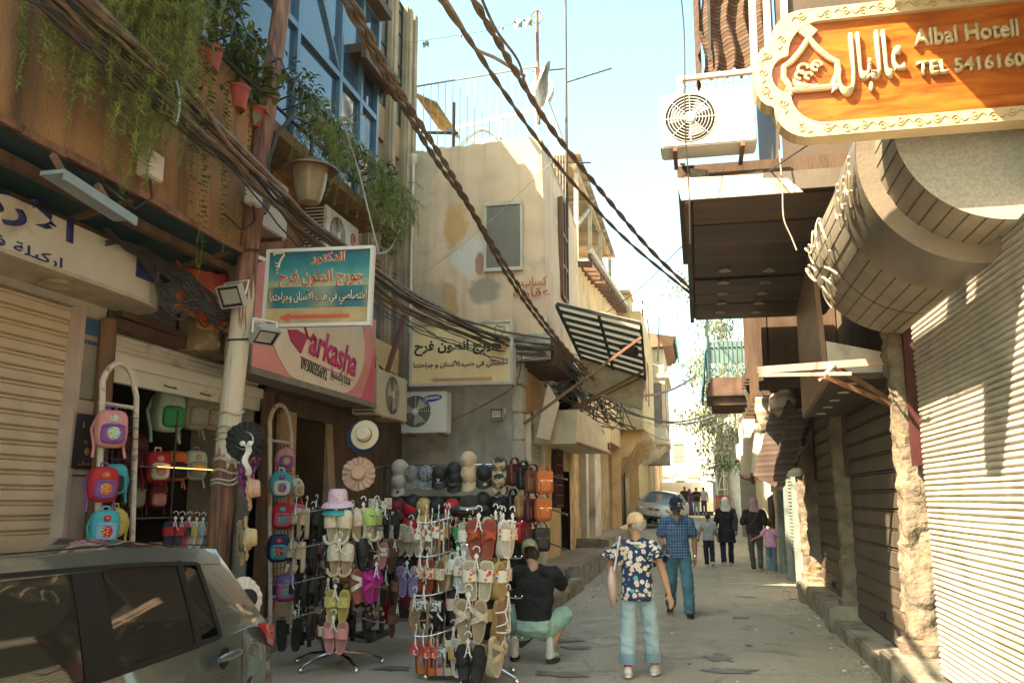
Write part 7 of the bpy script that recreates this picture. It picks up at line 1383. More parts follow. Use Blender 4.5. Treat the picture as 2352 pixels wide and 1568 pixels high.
# kids' backpacks
def bpack(c, m, pm, em, label, yaw=0, s=1.0, w=.24, h=.3, shape_='round', strap=None):
    t = thing('backpack', c, label, 'backpack', None, radians(yaw)); t.scale = (s,)*3; m, pm = (c_(q) if isinstance(q, str) else q for q in (m, pm))
    b = MB(); 
    if shape_ == 'round': b.sup((0, 0, 0), w/2, .075, h/2, .55); b.build('body', m, t, smooth=True, local=True, ang=60)
    else: b.ell((0, 0, 0), w*.55, .07, h*.5, 18, 10); b.build('body', m, t, smooth=True, local=True)
    b = MB(); b.sup((0, -.06, -h*.13), w*.38, .04, h*.27, .55); b.tube([(-w*.36, -.1, h*.06), (0, -.107, h*.075), (w*.36, -.1, h*.06)], .005, 5); b.build('pocket', pm, t, smooth=True, local=True, ang=60)
    if em: b = MB(); b.ell((0, -.075, h*.26), .035, .01, .03, 12, 6); b.ell((0, -.1, -h*.12), .05, .008, .052, 12, 6); b.build('emblem', spotted('print_'+em, PAL[em], [(.6, .5, .4), (.5, .1, .2), (.1, .3, .4), PAL[em], (.55, .35, .05)], 55, .45), t, smooth=True, local=True)
    b = MB(); b.tube([(-.03, 0, h*.48), (-.025, 0, h*.6), (.025, 0, h*.6), (.03, 0, h*.48)], .009, 6); b.build('handle', pm, t, smooth=True, local=True)
    for sx in (-1, 1):
        b = MB(); b.tube([(sx*w*.42, .04, h*.3), (sx*w*.55, .05, 0), (sx*w*.45, .03, -h*.45), (sx*w*.5, .0, -h*.75)], .012, 5); b.build('strap', c_(strap) if strap else m, t, smooth=True, local=True)
for (x, y, X, m, pm, em, lab, yaw, s, sh_2, st) in [
 (255, 985, -5.2, 'pink', 'purple', 'mint', 'pink and purple unicorn backpack, top of the near white ladder', 50, 1.15, 'round', 'pink'), (236, 1112, -5.2, 'red', 'purple', 'orange', 'red and purple hard-shell backpack below the unicorn one', 55, 1.05, 'round', 'purple'), (262, 1100, -5.3, 'teal', 'navy', None, 'teal backpack behind the red and purple one', 40, .95, 'round', 'teal'), (240, 1210, -5.15, 'teal', 'sky', 'red', 'turquoise backpack just above the parked car roof', 50, 1.0, 'round', None), (262, 1200, -5.25, 'yellow', 'yellow', 'black', 'yellow rounded backpack beside the turquoise one', 40, .95, 'egg', None),
 (655, 1053, -5.2, 'pink', 'purple', 'straw', 'small mauve pink backpack at the top of the far white ladder', 40, .95, 'egg', None), (645, 1112, -5.15, 'teal', 'white', 'purple', 'rainbow and cloud shaped backpack on the far ladder', 35, 1.15, 'egg', 'orange'), (680, 1120, -5.2, 'white', 'cream', 'yellow', 'white shell backpack behind the rainbow one', 60, .9, 'egg', 'orange'), (648, 1185, -5.15, 'red', 'rose', 'teal', 'red and rose backpack with a shiny picture, middle of the far ladder', 30, 1.1, 'round', 'red'), (682, 1180, -5.2, 'rose', 'red', None, 'rose backpack squeezed behind the red and rose one', 50, .9, 'round', None), (640, 1258, -5.15, 'navy', 'teal', 'red', 'navy and red backpack, below the red and rose one', 30, 1.15, 'round', 'navy'), (680, 1265, -5.2, 'navy', 'sky', 'straw', 'blue backpack with orange trim beside the navy one', 50, .9, 'round', None), (655, 1350, -5.15, 'purple', 'rose', 'teal', 'pink and purple backpack at the bottom of the far ladder', 32, 1.1, 'round', 'magenta'),
 (385, 945, -6.0, 'mint', 'green', None, 'large sage green rucksack on the shop shelf', 70, 1.6, 'round', None), (445, 945, -6.0, 'grey', 'grey', None, 'grey camouflage rucksack beside the sage green one', 70, 1.5, 'round', None), (485, 950, -6.0, 'beige', 'grey', None, 'beige rucksack half hidden by the wooden pole', 70, 1.4, 'round', None), (360, 1072, -6.0, 'red', 'white', 'pink', 'red backpack with a white panel on the middle shop shelf', 60, 1.2, 'round', None), (402, 1070, -6.05, 'orange', 'black', None, 'red and black backpack on the middle shop shelf', 60, 1.2, 'round', None), (447, 1068, -6.0, 'mint', 'grey', 'straw', 'pale green grey backpack on the middle shop shelf', 60, 1.2, 'round', None), (300, 1040, -6.3, 'maroon', 'burg', None, 'dark red rucksack deep inside the shop', 60, 1.5, 'round', None), (300, 1130, -6.3, 'dark', 'grey', None, 'dark grey rucksack deep inside the shop', 60, 1.4, 'round', None), (360, 1140, -6.1, 'burg', 'pink', None, 'small dark red and pink bag on the lower shop shelf', 60, .9, 'round', None)]:
    bpack(P(x, y, X=X), m, pm, em, lab, yaw, s, shape_=sh_2, strap=st)
def ladder(x, y0, y1, zt, label):
    t = thing('display_ladder', (x, (y0+y1)/2, .17), label, 'ladder'); b = MB(); ym = (y0+y1)/2; r = (y1-y0)/2
    b.tube([(x+.15, y0, .17), (x+.02, y0, zt-r)]+[(x, ym-r*cos(a), zt-r+r*1.2*sin(a)) for a in [pi*k/10 for k in range(1, 10)]]+[(x+.02, y1, zt-r), (x+.15, y1, .17)], .028, 8)
    b.tube([(x, y0, zt-r*1.4), (x, y1, zt-r*1.4)], .02, 6); b.tube([(x+.12, y0, .5), (x+.12, y1, .5)], .02, 6); b.build('frame', mat('chipped_white_tube', (.6, .54, .44), .5, .15, 8, .1, dirt=.25, dcol=(.25, .14, .08), ds=8), t, smooth=True); b = MB()
    for k in range(6): yy = y0+(y1-y0)*(k+.5)/6; b.tube([(x+.1, yy, .5), (x, yy, zt-r*1.4)], .005, 4)
    for k in range(20): z = .55+k*(zt-r*1.4-.55)/20; b.tube([(x+.07, y0, z), (x+.07, y1, z)], .005, 4)
    b.build('wire_grid', IRON, t)
ladder(-5.35, 7.0, 7.5, 2.92, 'white tube ladder by the shop entrance holding the unicorn backpack'); ladder(-5.35, 10.25, 10.85, 2.86, 'white tube ladder against the buttress holding the rainbow backpack')
# shelves in the shop
sf_ = thing('shop_shelf', (-6.1, 9, .17), 'glass and chrome shop shelf with a warm light strip inside the shop', 'shelf'); b = MB()
for z in (2.05, 1.5, 1.0): b.box(-6.5, -5.85, 8.2, 10.4, z-.012, z)
b.many('shelf_board', mat('dim_glass_shelf', (.1, .1, .08), .2, .1, 4, 0), sf_); b = MB()
for y in (8.22, 9.0, 10.38): b.tube([(-5.85, y, .17), (-5.85, y, 2.7)], .015, 6)
b.many('post', IRON, sf_); b = MB(); b.box(-5.86, -5.845, 8.7, 9.9, 2.045, 2.057); b.build('light_strip', mat('warm_strip', (.9, .6, .2), emit=(1, .5, .12, .6), var=0, bump=0), sf_)
random.seed(8); GPK = 'small packets and bottles on the shop shelf'
for k, (y, z, m) in enumerate([(8.35, 1.0, 'yellow'), (8.5, 1.0, 'straw'), (8.72, 1.0, 'teal'), (8.95, 1.0, 'beige'), (9.15, 1.0, 'tan'), (8.3, .6, 'rust'), (9.35, 1.0, 'rust')]):
    t = thing('packet', (-5.98, y, z), '%s coloured packet on the lower shop shelf' % ['pale yellow', 'straw', 'turquoise', 'light beige', 'tan brown', 'dull rust', 'deep rust red'][k], 'packet', GPK); b = MB(); b.box(-6.05, -5.93, y-.06, y+.06, z, z+.22); b.build('carton', c_(m), t, bevel=.008); b = MB(); b.box(-5.93, -5.926, y-.045, y+.045, z+.05, z+.15); b.build('label_print', WHT, t)
# small shoes inside the shop at the far side, over the car roof
for k, (x, m, st_, lab) in enumerate([(398, 'navy', 'red', 'navy child sandals hung in the shop doorway'), (413, 'rose', 'dark', 'pink child sandals hung in the shop doorway'), (430, 'white', 'yellow', 'white and yellow child slides in the shop doorway'), (447, 'white', 'sky', 'white and blue child slides in the shop doorway'), (462, 'teal', 'orange', 'teal child slides nearest the wooden pole')]):
    c = P(x, 1228, X=-5.5); pair(x, 1228, c.y, 'slide', m, st_, 45, lab, .95)
# cards of hair clips between the racks
GHC = 'cards of hair clips hung between the racks'
for k, (x, y, m, s) in enumerate([(300, 625, 'beige', .9), (120, 640, 'cream', 1), (180, 650, 'tan', .9), (230, 660, 'white', .9), (245, 830, 'rose', 1), (300, 850, 'mint', 1), (90, 950, 'pink', 1.1), (170, 960, 'lavender', 1.1), (230, 960, 'white', 1), (60, 900, 'magenta', .9), (310, 1240, 'white', 1.1)]):
    px, py = cz(x, y); c = P(px, py, Y=9.7); t = thing('clip_card', c, ['beige', 'cream', 'tan', 'white', 'rose', 'mint', 'pale pink', 'lavender', 'pearl white', 'magenta', 'big white'][k]+' card of hair clips hung between the racks', 'card', GHC); b = MB(); b.box(-.05*s, .05*s, -.003, .003, -.07*s, .07*s); b.build('card', WHT if k % 2 else c_('cream'), t, local=True); b = MB()
    for q in range(4): b.ell((random.uniform(-.03, .03), -.012, -.05+q*.03), .022, .01, .011, 8, 5)
    b.build('clip', c_(m), t, local=True, smooth=True)
rd = thing('red_scarf', P(890, 1400, Y=9.7), 'red gathered scarf hanging low by the black stand', 'scarf'); b = MB(); b.grid(lambda u, v: P(882+22*u*(.5+.5*v)+3*sin(u*20), 1345+88*v, Y=9.7+.03*sin(u*22)), 16, 10); b.build('cloth', c_('red'), rd, smooth=True)
kc = thing('bead_charms', P(855, 1400, Y=9.0), 'small wooden bead charms on pink loops under the left rack', 'charms'); b = MB()
for k in range(9): q = P(840+5*k, 1385+12*(k % 3), Y=8.9); b.ell(q, .018, .018, .02, 8, 6)
b.build('bead', c_('tan'), kc, smooth=True); b = MB(); b.tube([P(858+6*sin(t), 1360+10*cos(t), Y=8.9) for t in [k*.7 for k in range(10)]], .005, 4); b.build('loop', c_('rose'), kc)
# ======================= CARS =======================
PAINT = mat('grey_metallic_paint', (.08, .1, .096), .24, .06, 2, 0, metal=.3, coat=1.0, dirt=.2, dcol=(.1, .09, .07), ds=3, spec=.5)
SILV = mat('silver_beige_paint', (.5, .48, .42), .3, .05, 2, 0, metal=.4, coat=.6)
CGL = mat('car_window_glass', (.02, .022, .02), .03, .1, 3, 0, spec=.9)
RUB = mat('black_rubber', (.009, .009, .008), .7, .1, 6, 0, spec=.2)
def car_body(t, M, st, roof, paint, side, wheels, L):
    """st: lower body stations (y, half width, z low, z belt); roof: (y, half width, z); side(y,t)->point on the right hand greenhouse side"""
    b = MB()
    def low(u, v):
        k = v*(len(st)-1); i = min(int(k), len(st)-2); f = k-i; y, w_, z0, z1 = (st[i][q]*(1-f)+st[i+1][q]*f for q in range(4)); pr = [(-.7, z0), (-.93, z0+.06), (-1, z0+(z1-z0)*.3), (-1.005, z0+(z1-z0)*.55), (-.985, z0+(z1-z0)*.8), (-.94, z1), (-.75, z1+.025), (-.3, z1+.05), (0, z1+.055)]; pr = pr+[(-x, z) for x, z in reversed(pr[:-1])]
        q = u*(len(pr)-1); j = min(int(q), len(pr)-2); g = q-j; x = pr[j][0]*(1-g)+pr[j+1][0]*g; z = pr[j][1]*(1-g)+pr[j+1][1]*g; return M @ V((x*w_, y, z))
    b.grid(low, 32, (len(st)-1)*4); n = len(b.v)
    for v in (0, 1): b.add([low(k/32, v) for k in range(33)], [tuple(range(33))])
    b.build('body', paint, t, smooth=True, ang=50)
    b = MB()
    def rf(u, v):
        k = v*(len(roof)-1); i = min(int(k), len(roof)-2); f = k-i; y, w_, z = (roof[i][q]*(1-f)+roof[i+1][q]*f for q in range(3)); x = -1+2*u; return M @ V((x*w_, y, z-.05*abs(x)**2.5))
    b.grid(rf, 16, (len(roof)-1)*5); b.build('roof', paint, t, smooth=True, solid=.02)
    for (wx, wy, r) in wheels:
        b = MB(); c = M @ V((wx, wy, r)); ax = M.to_3x3() @ V((1 if wx > 0 else -1, 0, 0)); b.lathe([(r*.6, -.1), (r*.95, -.1), (r, -.06), (r, .06), (r*.95, .09), (r*.65, .1)], c, 28, ax=ax); w_ = b.build('wheel', RUB, t, smooth=True); b = MB(); b.lathe([(r*.66, .095), (r*.6, .06), (r*.2, .085), (0, .09)], c, 24, ax=ax); b.build('rim', CHR, w_, smooth=True)
def gpatch(t, M, side, name, m, corners, s, off=0, nu=10, nv=6, parent=None):
    (ya, ta), (yb, tb), (yc, tc), (yd, td) = corners; b = MB()
    def f(u, v):
        y = (ya*(1-u)+yb*u)*(1-v)+(yd*(1-u)+yc*u)*v; tt = (ta*(1-u)+tb*u)*(1-v)+(td*(1-u)+tc*u)*v; p = side(y, tt); return M @ V((s*(p[0]+off), p[1], p[2]))
    b.grid(f, nu, nv); return b.build(name, m, parent or t, smooth=True)
cx_ = -3.13
hc = thing('hatchback_car', (cx_, 3, 0), 'dark grey dusty hatchback parked in the left foreground', 'car')
Mc = Matrix.Translation((cx_, 0, 0))
st = [(1.02, .55, .35, .62), (1.1, .7, .3, .7), (1.35, .8, .22, .82), (1.9, .835, .2, .93), (2.6, .845, .2, .97), (3.3, .845, .2, .99), (3.9, .845, .2, 1.01), (4.3, .835, .22, 1.03), (4.55, .81, .26, 1.04), (4.7, .77, .3, 1.03), (4.8, .7, .34, .93), (4.86, .6, .38, .8)]
roof = [(2.05, .58, 1.3), (2.3, .62, 1.43), (2.6, .64, 1.5), (3.0, .645, 1.535), (3.5, .64, 1.535), (3.9, .63, 1.51), (4.15, .615, 1.485), (4.26, .6, 1.455)]
def side(y, tt):
    zb = .985+.03*(y-3); zt = 1.46-.0*y-(.06*max(0, (y-3.5))**1.3)-.3*max(0, 2.4-y); k = max(0, y-3.9); x = .8-.155*max(0, tt)**1.15-.05*k*k*4*(.3+.7*(1-tt)*0+.0)-.03*k; return (x, y, zb+(zt-zb)*tt)
car_body(hc, Mc, st, roof, PAINT, side, [(.74, 1.65, .3), (-.74, 1.65, .3), (.74, 4.05, .3), (-.74, 4.05, .3)], 3.85)
for s in (1, -1):
    dr = gpatch(hc, Mc, side, 'b_pillar', RUB, ((3.1, 0), (3.3, 0), (3.32, 1), (3.14, 1)), s, .004)
    dr.name = 'door_pillar'
    gpatch(hc, Mc, side, 'window', CGL, ((1.75, .02), (3.1, .02), (3.14, .93), (2.3, .93)), s, .0)
    gpatch(hc, Mc, side, 'window', CGL, ((3.3, .02), (3.86, .06), (3.86, .9), (3.33, .93)), s, .0)
    gpatch(hc, Mc, side, 'window', CGL, ((3.9, .1), (4.08, .16), (4.04, .8), (3.9, .88)), s, .0)
    gpatch(hc, Mc, side, 'window_seal', RUB, ((3.86, .04), (3.91, .04), (3.91, .92), (3.86, .92)), s, .006, 3)
    gpatch(hc, Mc, side, 'window_seal', RUB, ((1.75, -.02), (4.1, .02), (4.1, .07), (1.75, .03)), s, .008, 16, 2); gpatch(hc, Mc, side, 'window_seal', RUB, ((2.3, .93), (4.05, .86), (4.05, .9), (2.3, .97)), s, .008, 16, 2); gpatch(hc, Mc, side, 'window_seal', RUB, ((4.07, .06), (4.105, .06), (4.07, .88), (4.03, .88)), s, .007, 3)
    gpatch(hc, Mc, side, 'roof_rail', PAINT, ((2.05, .9), (4.3, .87), (4.3, 1.06), (2.05, 1.06)), s, .006, 20, 3)
    gpatch(hc, Mc, side, 'rear_pillar', PAINT, ((4.08, -.08), (4.66, -.08), (4.3, 1.05), (4.04, .95)), s, .002, 12, 10)
    gpatch(hc, Mc, side, 'front_pillar', PAINT, ((1.6, -.05), (1.8, -.05), (2.34, 1.03), (2.2, 1.03)), s, .004, 3)
b = MB(); b.grid(lambda u, v: Mc @ V(((-1+2*u)*(.66-.06*v), 4.66-.38*v, 1.02+.43*v-.03*abs(-1+2*u)**2)), 14, 8); b.build('rear_window', CGL, hc, smooth=True)
b = MB(); b.grid(lambda u, v: Mc @ V(((-1+2*u)*(.72-.12*v), 1.55+.72*v-.0, .95+.5*v-.02*abs(-1+2*u)**2)), 14, 8); b.build('windscreen', CGL, hc, smooth=True)
RL = mat('red_lamp_plastic', (.35, .012, .012), .12, .1, 5, 0, coat=1)
for s in (1, -1):
    def ls(u, v):
        y = (4.44+.29*u)*v+(4.56+.22*u)*(1-v); z = (1.045-.035*u)*v+(.935-.07*u)*(1-v); w_ = .81-.27*max(0, y-4.55) if y < 4.7 else .77-.7*(y-4.7); return Mc @ V((s*(w_*.975+.016+.012*sin(pi*v)), y, z))
    b = MB(); b.grid(ls, 12, 8); b.build('tail_light', RL, hc, smooth=True)
    b = MB(); b.tube([Mc @ V((s*.868, 3.96+.2*k/6, .945+.008*k/6)) for k in range(7)], [.013, .018, .02, .02, .02, .018, .013], 8); b.build('door_handle', PAINT, hc, smooth=True)
    b = MB(); b.lathe([(.0, 0), (.045, .002), (.05, .008)], Mc @ V((s*.852, 4.02, .945)), 14, ax=V((s, 0, 0))); b.build('handle_recess', RUB, hc)
    b = MB(); b.lathe([(.075, .0), (.072, .003), (0, .0035)], Mc @ V((s*.835, 4.38, .72)), 20, ax=V((s, .12, .05))); b.build('fuel_flap', PAINT, hc, smooth=True)
    b = MB(); b.tube([Mc @ V((s*.85, 3.26, z)) for z in (.3, .6, .98)], .002, 4); b.tube([Mc @ V((s*(.852-.01*(z > .9)), 4.22-.05*(z < .6), z)) for z in (.55, .75, 1.0)], .002, 4); b.build('door_gap', RUB, hc)
    b = MB(); b.ell(Mc @ V((s*.93, 2.15, 1.02)), .09, .05, .06, 12, 8); b.build('mirror', PAINT, hc, smooth=True)
    b = MB(); b.tube([Mc @ V((s*.625, y, 1.5-.06*max(0, y-3.6))) for y in (2.4, 2.9, 3.4, 3.9, 4.2)], .004, 4); b.build('roof_seam', RUB, hc)
b = MB(); b.tube([(cx_+.2, 2.7, 1.54), (cx_+.1, 2.9, 1.6), (cx_-.1, 3.2, 1.62)], .012, 6); b.build('aerial', RUB, hc)
b = MB(); b.box(cx_-.7, cx_+.7, 1.6, 4.4, .62, .95); b.box(cx_-.55, cx_-.05, 2.7, 2.85, .95, 1.35); b.box(cx_+.05, cx_+.55, 2.7, 2.85, .95, 1.35); b.box(cx_-.6, cx_+.6, 3.8, 3.95, .95, 1.3); b.build('seat', mat('dark_upholstery', (.04, .038, .035), .9, .2, 4, 0), hc, bevel=.03)
def small_car(loc, rz, tilt, paint, label):
    t = thing('sedan_car', loc, label, 'car'); t.rotation_euler = (0, tilt, rz); M = Matrix()
    st = [(0, .6, .3, .55), (.08, .76, .22, .68), (.5, .82, .2, .8), (1.2, .84, .2, .88), (2.2, .84, .2, .92), (3.4, .83, .2, .95), (4.0, .8, .25, .97), (4.25, .7, .32, .85)]; roof = [(1.74, .58, 1.385), (2.0, .6, 1.42), (2.5, .6, 1.43), (3.05, .58, 1.39)]
    obs = len(COL.objects); car_body_local(t, st, roof, paint)
    def L(name, mb, m, **k): return mb.build(name, m, t, local=True, **k)
    b = MB(); b.grid(lambda u, v: V(((-1+2*u)*(.76-.17*v), 1.05+.75*v, .9+.46*v-.03*abs(-1+2*u)**2)), 12, 8); L('windscreen', b, mat('hazy_windscreen', (.1, .13, .12), .05, .3, 2, 0, spec=.9), smooth=True)
    b = MB(); b.grid(lambda u, v: V(((-1+2*u)*(.72-.15*v), 3.75-.7*v, .95+.42*v)), 8, 6); L('rear_window', b, CGL, smooth=True)
    for s in (1, -1):
        b = MB(); b.grid(lambda u, v: V((s*(.79-.2*v), 1.25+2.3*u+.6*v*(1-u)-.55*v*u, .92+.44*v)), 12, 5); L('window', b, CGL, smooth=True)
        b = MB(); b.bar(V((s*.775, 1.05, .9)), V((s*.595, 1.78, 1.38)), .05); L('pillar', b, paint)
        b = MB(); b.ell((s*.58, .1, .64), .16, .12, .085, 14, 8, Matrix.Rotation(-s*.5, 3, 'Z')); L('headlight', b, mat('amber_clear_lamp', (.5, .42, .28), .1, .2, 5, 0, coat=1), smooth=True)
        b = MB(); b.ell((s*.9, 1.25, .98), .09, .06, .07, 10, 6); L('mirror', b, paint, smooth=True)
        b = MB(); b.ell((s*.6, .04, .33), .07, .04, .04, 10, 6); L('fog_lamp', b, BLK, smooth=True)
    b = MB(); b.ell((0, .04, .66), .27, .05, .06, 16, 6); g = L('grille', b, BLK, smooth=True); b = MB()
    for k in range(4): b.bar((-.24+.02*abs(k-1.5), -.012, .62+.026*k), (.24-.02*abs(k-1.5), -.012, .62+.026*k), .012)
    b.ell((0, -.02, .66), .05, .01, .03, 10, 5); b.build('grille_bar', CHR, g, local=True)
    b = MB(); b.box(-.26, .26, -.015, .01, .43, .55); q = L('number_plate', b, WHT); b = MB(); b.box(-.6, .6, -.01, .03, .3, .38); L('bumper_intake', b, BLK)
    text('lettering', '٤٥٨٧٢', (0, 0, 0), XX, ZZ, .36, .07, INK, None, bold=.03).parent = t
    for o in t.children:
        if o.name.startswith('lettering'): o.location = (-.18, -.018, .455)
    return t
def car_body_local(t, st, roof, paint):
    sv = t.location.copy(); rt_ = t.rotation_euler.copy(); t.location = (0, 0, 0); car_body(t, Matrix(), st, roof, paint, None, [(.74, .85, .29), (-.74, .85, .29), (.74, 3.4, .29), (-.74, 3.4, .29)], 4.2); t.location = sv; t.rotation_euler = rt_
small_car((-1.95, 37.4, .62), radians(-9), radians(7), SILV, 'silver beige saloon car tilted with its left wheels on the far pavement')
small_car((-1.75, 43, .52), radians(-4), 0, mat('pale_blue_paint', (.36, .45, .5), .3, .05, 2, 0, metal=.3, coat=.6), 'pale blue saloon car parked behind the silver beige one')
vn = thing('box_trailer', (-1.2, 66, .5), 'cream ribbed container box standing across the far end of the street', 'container'); b = MB(); b.box(-3.2, 1.0, 66, 68, .8, 2.9); b.build('body', mat('cream_container', (.66, .6, .48), .6, .06, 2, 0), vn); b = MB()
for k in range(16): b.box(-3.1+k*.17, -3.04+k*.17, 65.95, 66.0, .95, 2.75)
b.build('rib', mat('cream_container', (.66, .6, .48)), vn); b = MB(); b.box(-3.2, 1, 66.2, 67.8, .5, .8); b.build('base', BLK, vn)
ps = thing('far_pole', (-2.6, 64, .5), 'thin dark utility pole at the far end of the street', 'pole'); b = MB(); b.tube([(-2.75, 64, .4), (-2.75, 64, 7.2)], .09, 8); b.build('shaft', IRON, ps); b = MB(); b.bar((-3.3, 64, 6.6), (-2.2, 64, 6.6), .08); b.build('crossarm', IRON, ps)
sgn = thing('direction_sign', (-5.2, 81, 2), 'small blue and red signs on the striped building wall', 'sign'); c = P(1490, 1168, Y=81.6); b = MB(); b.box(c.x-.7, c.x+.7, 81.55, 81.6, c.z-.1, c.z+.5); b.build('blue_panel', flat('sign_blue', (.03, .08, .3)), sgn); b = MB(); b.box(c.x-.7, c.x+.7, 81.55, 81.6, c.z-.75, c.z-.2); b.build('red_panel', flat('sign_red', (.5, .05, .05)), sgn)
# ======================= PEOPLE =======================
SKIN = {k: mat('skin_'+k, c, .55, .06, 14, .06, 200, spec=.35) for k, c in dict(tan=(.42, .22, .13), brown=(.33, .17, .1), fair=(.5, .28, .18)).items()}
def remesh(ob, vox, sm=3):
    md = ob.modifiers.new('r', 'REMESH'); md.mode = 'VOXEL'; md.voxel_size = vox; md.use_smooth_shade = True
    if sm: q = ob.modifiers.new('s', 'SMOOTH'); q.iterations = sm; q.factor = .5
    return apply_mods(ob)
def cap_tube(b, pts, rr, n=12):
    b.tube(pts, rr, n)
    for p, r in ((pts[0], rr[0]), (pts[-1], rr[-1])): b.ell(p, r, r, r, n, 6)
def loft(b, secs, n=24):
    """secs: (centre, rx, ry, tilt about x)"""
    vs = []
    for c, rx, ry, tl in secs:
        c = V(c)
        for k in range(n): t = 2*pi*k/n; e = .82; x = (abs(cos(t))**e)*(1 if cos(t) > 0 else -1)*rx; y = (abs(sin(t))**e)*(1 if sin(t) > 0 else -1)*ry; vs.append(c+V((x, y*cos(tl), y*sin(tl))))
    m = len(secs); b.add(vs, [(i*n+k, i*n+(k+1) % n, (i+1)*n+(k+1) % n, (i+1)*n+k) for i in range(m-1) for k in range(n)]+[tuple(range(n))[::-1], tuple(range((m-1)*n, m*n))])
def hand(b, w, d, n, side, k=1.0, curl=.5, fr=.0085):
    w, d, n = V(w), V(d).normalized(), V(n); n = (n-d*n.dot(d)).normalized(); a = d.cross(n)*side
    cap_tube(b, [w-d*.02*k, w+d*.03*k], [.024*k, .024*k], 10)
    for i, (o, L) in enumerate(((-.027, .068), (-.009, .078), (.009, .073), (.026, .056))):
        base = w+d*.085*k+a*o*k; cap_tube(b, [w+d*.02*k+a*o*.6*k, base], [.015*k, .0125*k], 8); p = base; dd = d.copy(); pts = [p]
        for s_ in range(3):
            ang = curl*(.5+.35*s_)+.08*i; dd = (dd*cos(ang)+n*sin(ang)).normalized(); n2 = n; p = p+dd*L*k*(.42, .33, .25)[s_]; pts.append(p)
        cap_tube(b, pts, [fr*1.1*k, fr*k, fr*.95*k, fr*.8*k], 7)
    t0 = w+d*.025*k-a*.026*k; cap_tube(b, [t0, t0+(d*.5-a*.75+n*.25)*.035*k, t0+(d*.75-a*.75+n*.5)*.062*k], [.014*k, .011*k, .008*k], 7)
def head_mesh(b, c, R, k=1.0):
    def E(o, rx, ry, rz, nu=18, nv=12): b.ell(V(c)+R @ (V(o)*k), rx*k, ry*k, rz*k, nu, nv, R)
    E((0, -.008, .03), .077, .097, .092); E((0, .022, -.045), .06, .072, .075); E((0, .055, -.088), .032, .03, .026); E((0, .03, 0), .07, .07, .09)
    cap_tube(b, [V(c)+R @ (V((0, .09, .02))*k), V(c)+R @ (V((0, .113, -.022))*k)], [.009*k, .015*k], 8); E((0, .085, -.058), .026, .013, .012); E((-.028, .085, .022), .024, .013, .009); E((.028, .085, .022), .024, .013, .009); E((-.04, .07, -.02), .022, .02, .022); E((.04, .07, -.02), .022, .02, .022)
    for s in (-1, 1): E((s*.08, -.005, -.005), .011, .02, .032, 10, 8)
def person(loc, rz, label, J, k=1.0, skin='tan', vox=.008, head=(0, 0), build=1.0, torso=None, curl=.5, hn=None, fr=.0085):
    t = thing('person', loc, label, 'person', None, rz); b = MB(); J = {q: V(p) for q, p in J.items()}
    loft(b, [((J['pelvis']+(J['chest']-J['pelvis'])*f), rx*.86*build*k, ry*.86*build*k, J.get('tilt', V((0, 0, 0))).x) for f, rx, ry in ((-.22, .1, .085), (-.05, .155, .11), (.2, .15, .1), (.55, .14, .095), (.85, .165, .11), (1.1, .17, .105), (1.32, .12, .075))])
    cap_tube(b, [J['chest']+(J['neck']-J['chest'])*.5, J['neck'], J['head']-V((0, .01, .03))*k], [.075*k, .058*k, .054*k])
    for s, q in ((-1, 'L'), (1, 'R')):
        sh, el, wr = J['sh'+q], J['el'+q], J['wr'+q]; cap_tube(b, [J['chest'].lerp(sh, .5)+V((0, 0, .04*k)), sh, sh.lerp(el, .4), el, el.lerp(wr, .35), wr], [r*k for r in (.05, .05, .046, .041, .042, .026)])
        n_ = (hn or {}).get(q, V((-s*.6, .8, 0))); hand(b, wr, (wr-el), n_, s, k, curl if not isinstance(curl, dict) else curl[q], fr)
        hp, kn, an, to = J['hip'+q], J['kn'+q], J['an'+q], J['to'+q]; cap_tube(b, [hp, hp.lerp(kn, .5), kn, kn.lerp(an, .35), an], [r*k for r in (.088, .075, .055, .055, .038)])
        cap_tube(b, [an-V((0, 0, .03))*k, (an+to)/2, to], [.038*k, .038*k, .03*k])
    R = Matrix.Rotation(head[0], 3, 'Z') @ Matrix.Rotation(head[1], 3, 'X'); head_mesh(b, J['head'], R, k)
    remesh(b.build('body', SKIN[skin], t, local=True), vox, 3); t['_'] = 0; del t['_']
    return t, J, R, k
def garment(t, name, m, parts, vox=.01, sm=4, par=None):
    b = MB()
    for q in parts:
        if q[0] == 'loft': loft(b, q[1])
        elif q[0] == 'tube': cap_tube(b, q[1], q[2], 14)
        else: b.ell(q[1], *q[2])
    o = remesh(b.build(name, m, par or t, local=True), vox, sm)
    for v in o.data.vertices: c = v.co; v.co = c+v.normal*(.012*noise.noise((c.x*7, c.y*7, c.z*13+c.x*5))+.006*noise.noise((c.x*16+7, c.y*16, c.z*27)))
    return o
def std(k=1.0, **o):
    J = dict(pelvis=(0, 0, .94), chest=(0, .0, 1.27), neck=(0, .0, 1.46), head=(0, .025, 1.59), shL=(-.178, 0, 1.375), shR=(.178, 0, 1.375), elL=(-.24, -.02, 1.12), elR=(.24, -.02, 1.12), wrL=(-.25, .04, .87), wrR=(.25, .04, .87), hipL=(-.09, 0, .9), hipR=(.09, 0, .9), knL=(-.1, .03, .5), knR=(.1, .03, .5), anL=(-.1, 0, .09), anR=(.1, 0, .09), toL=(-.11, .14, .04), toR=(.11, .14, .04))
    J = {a: V(p)*k for a, p in J.items()}
    for a, p in o.items(): J[a] = V(p)
    return J
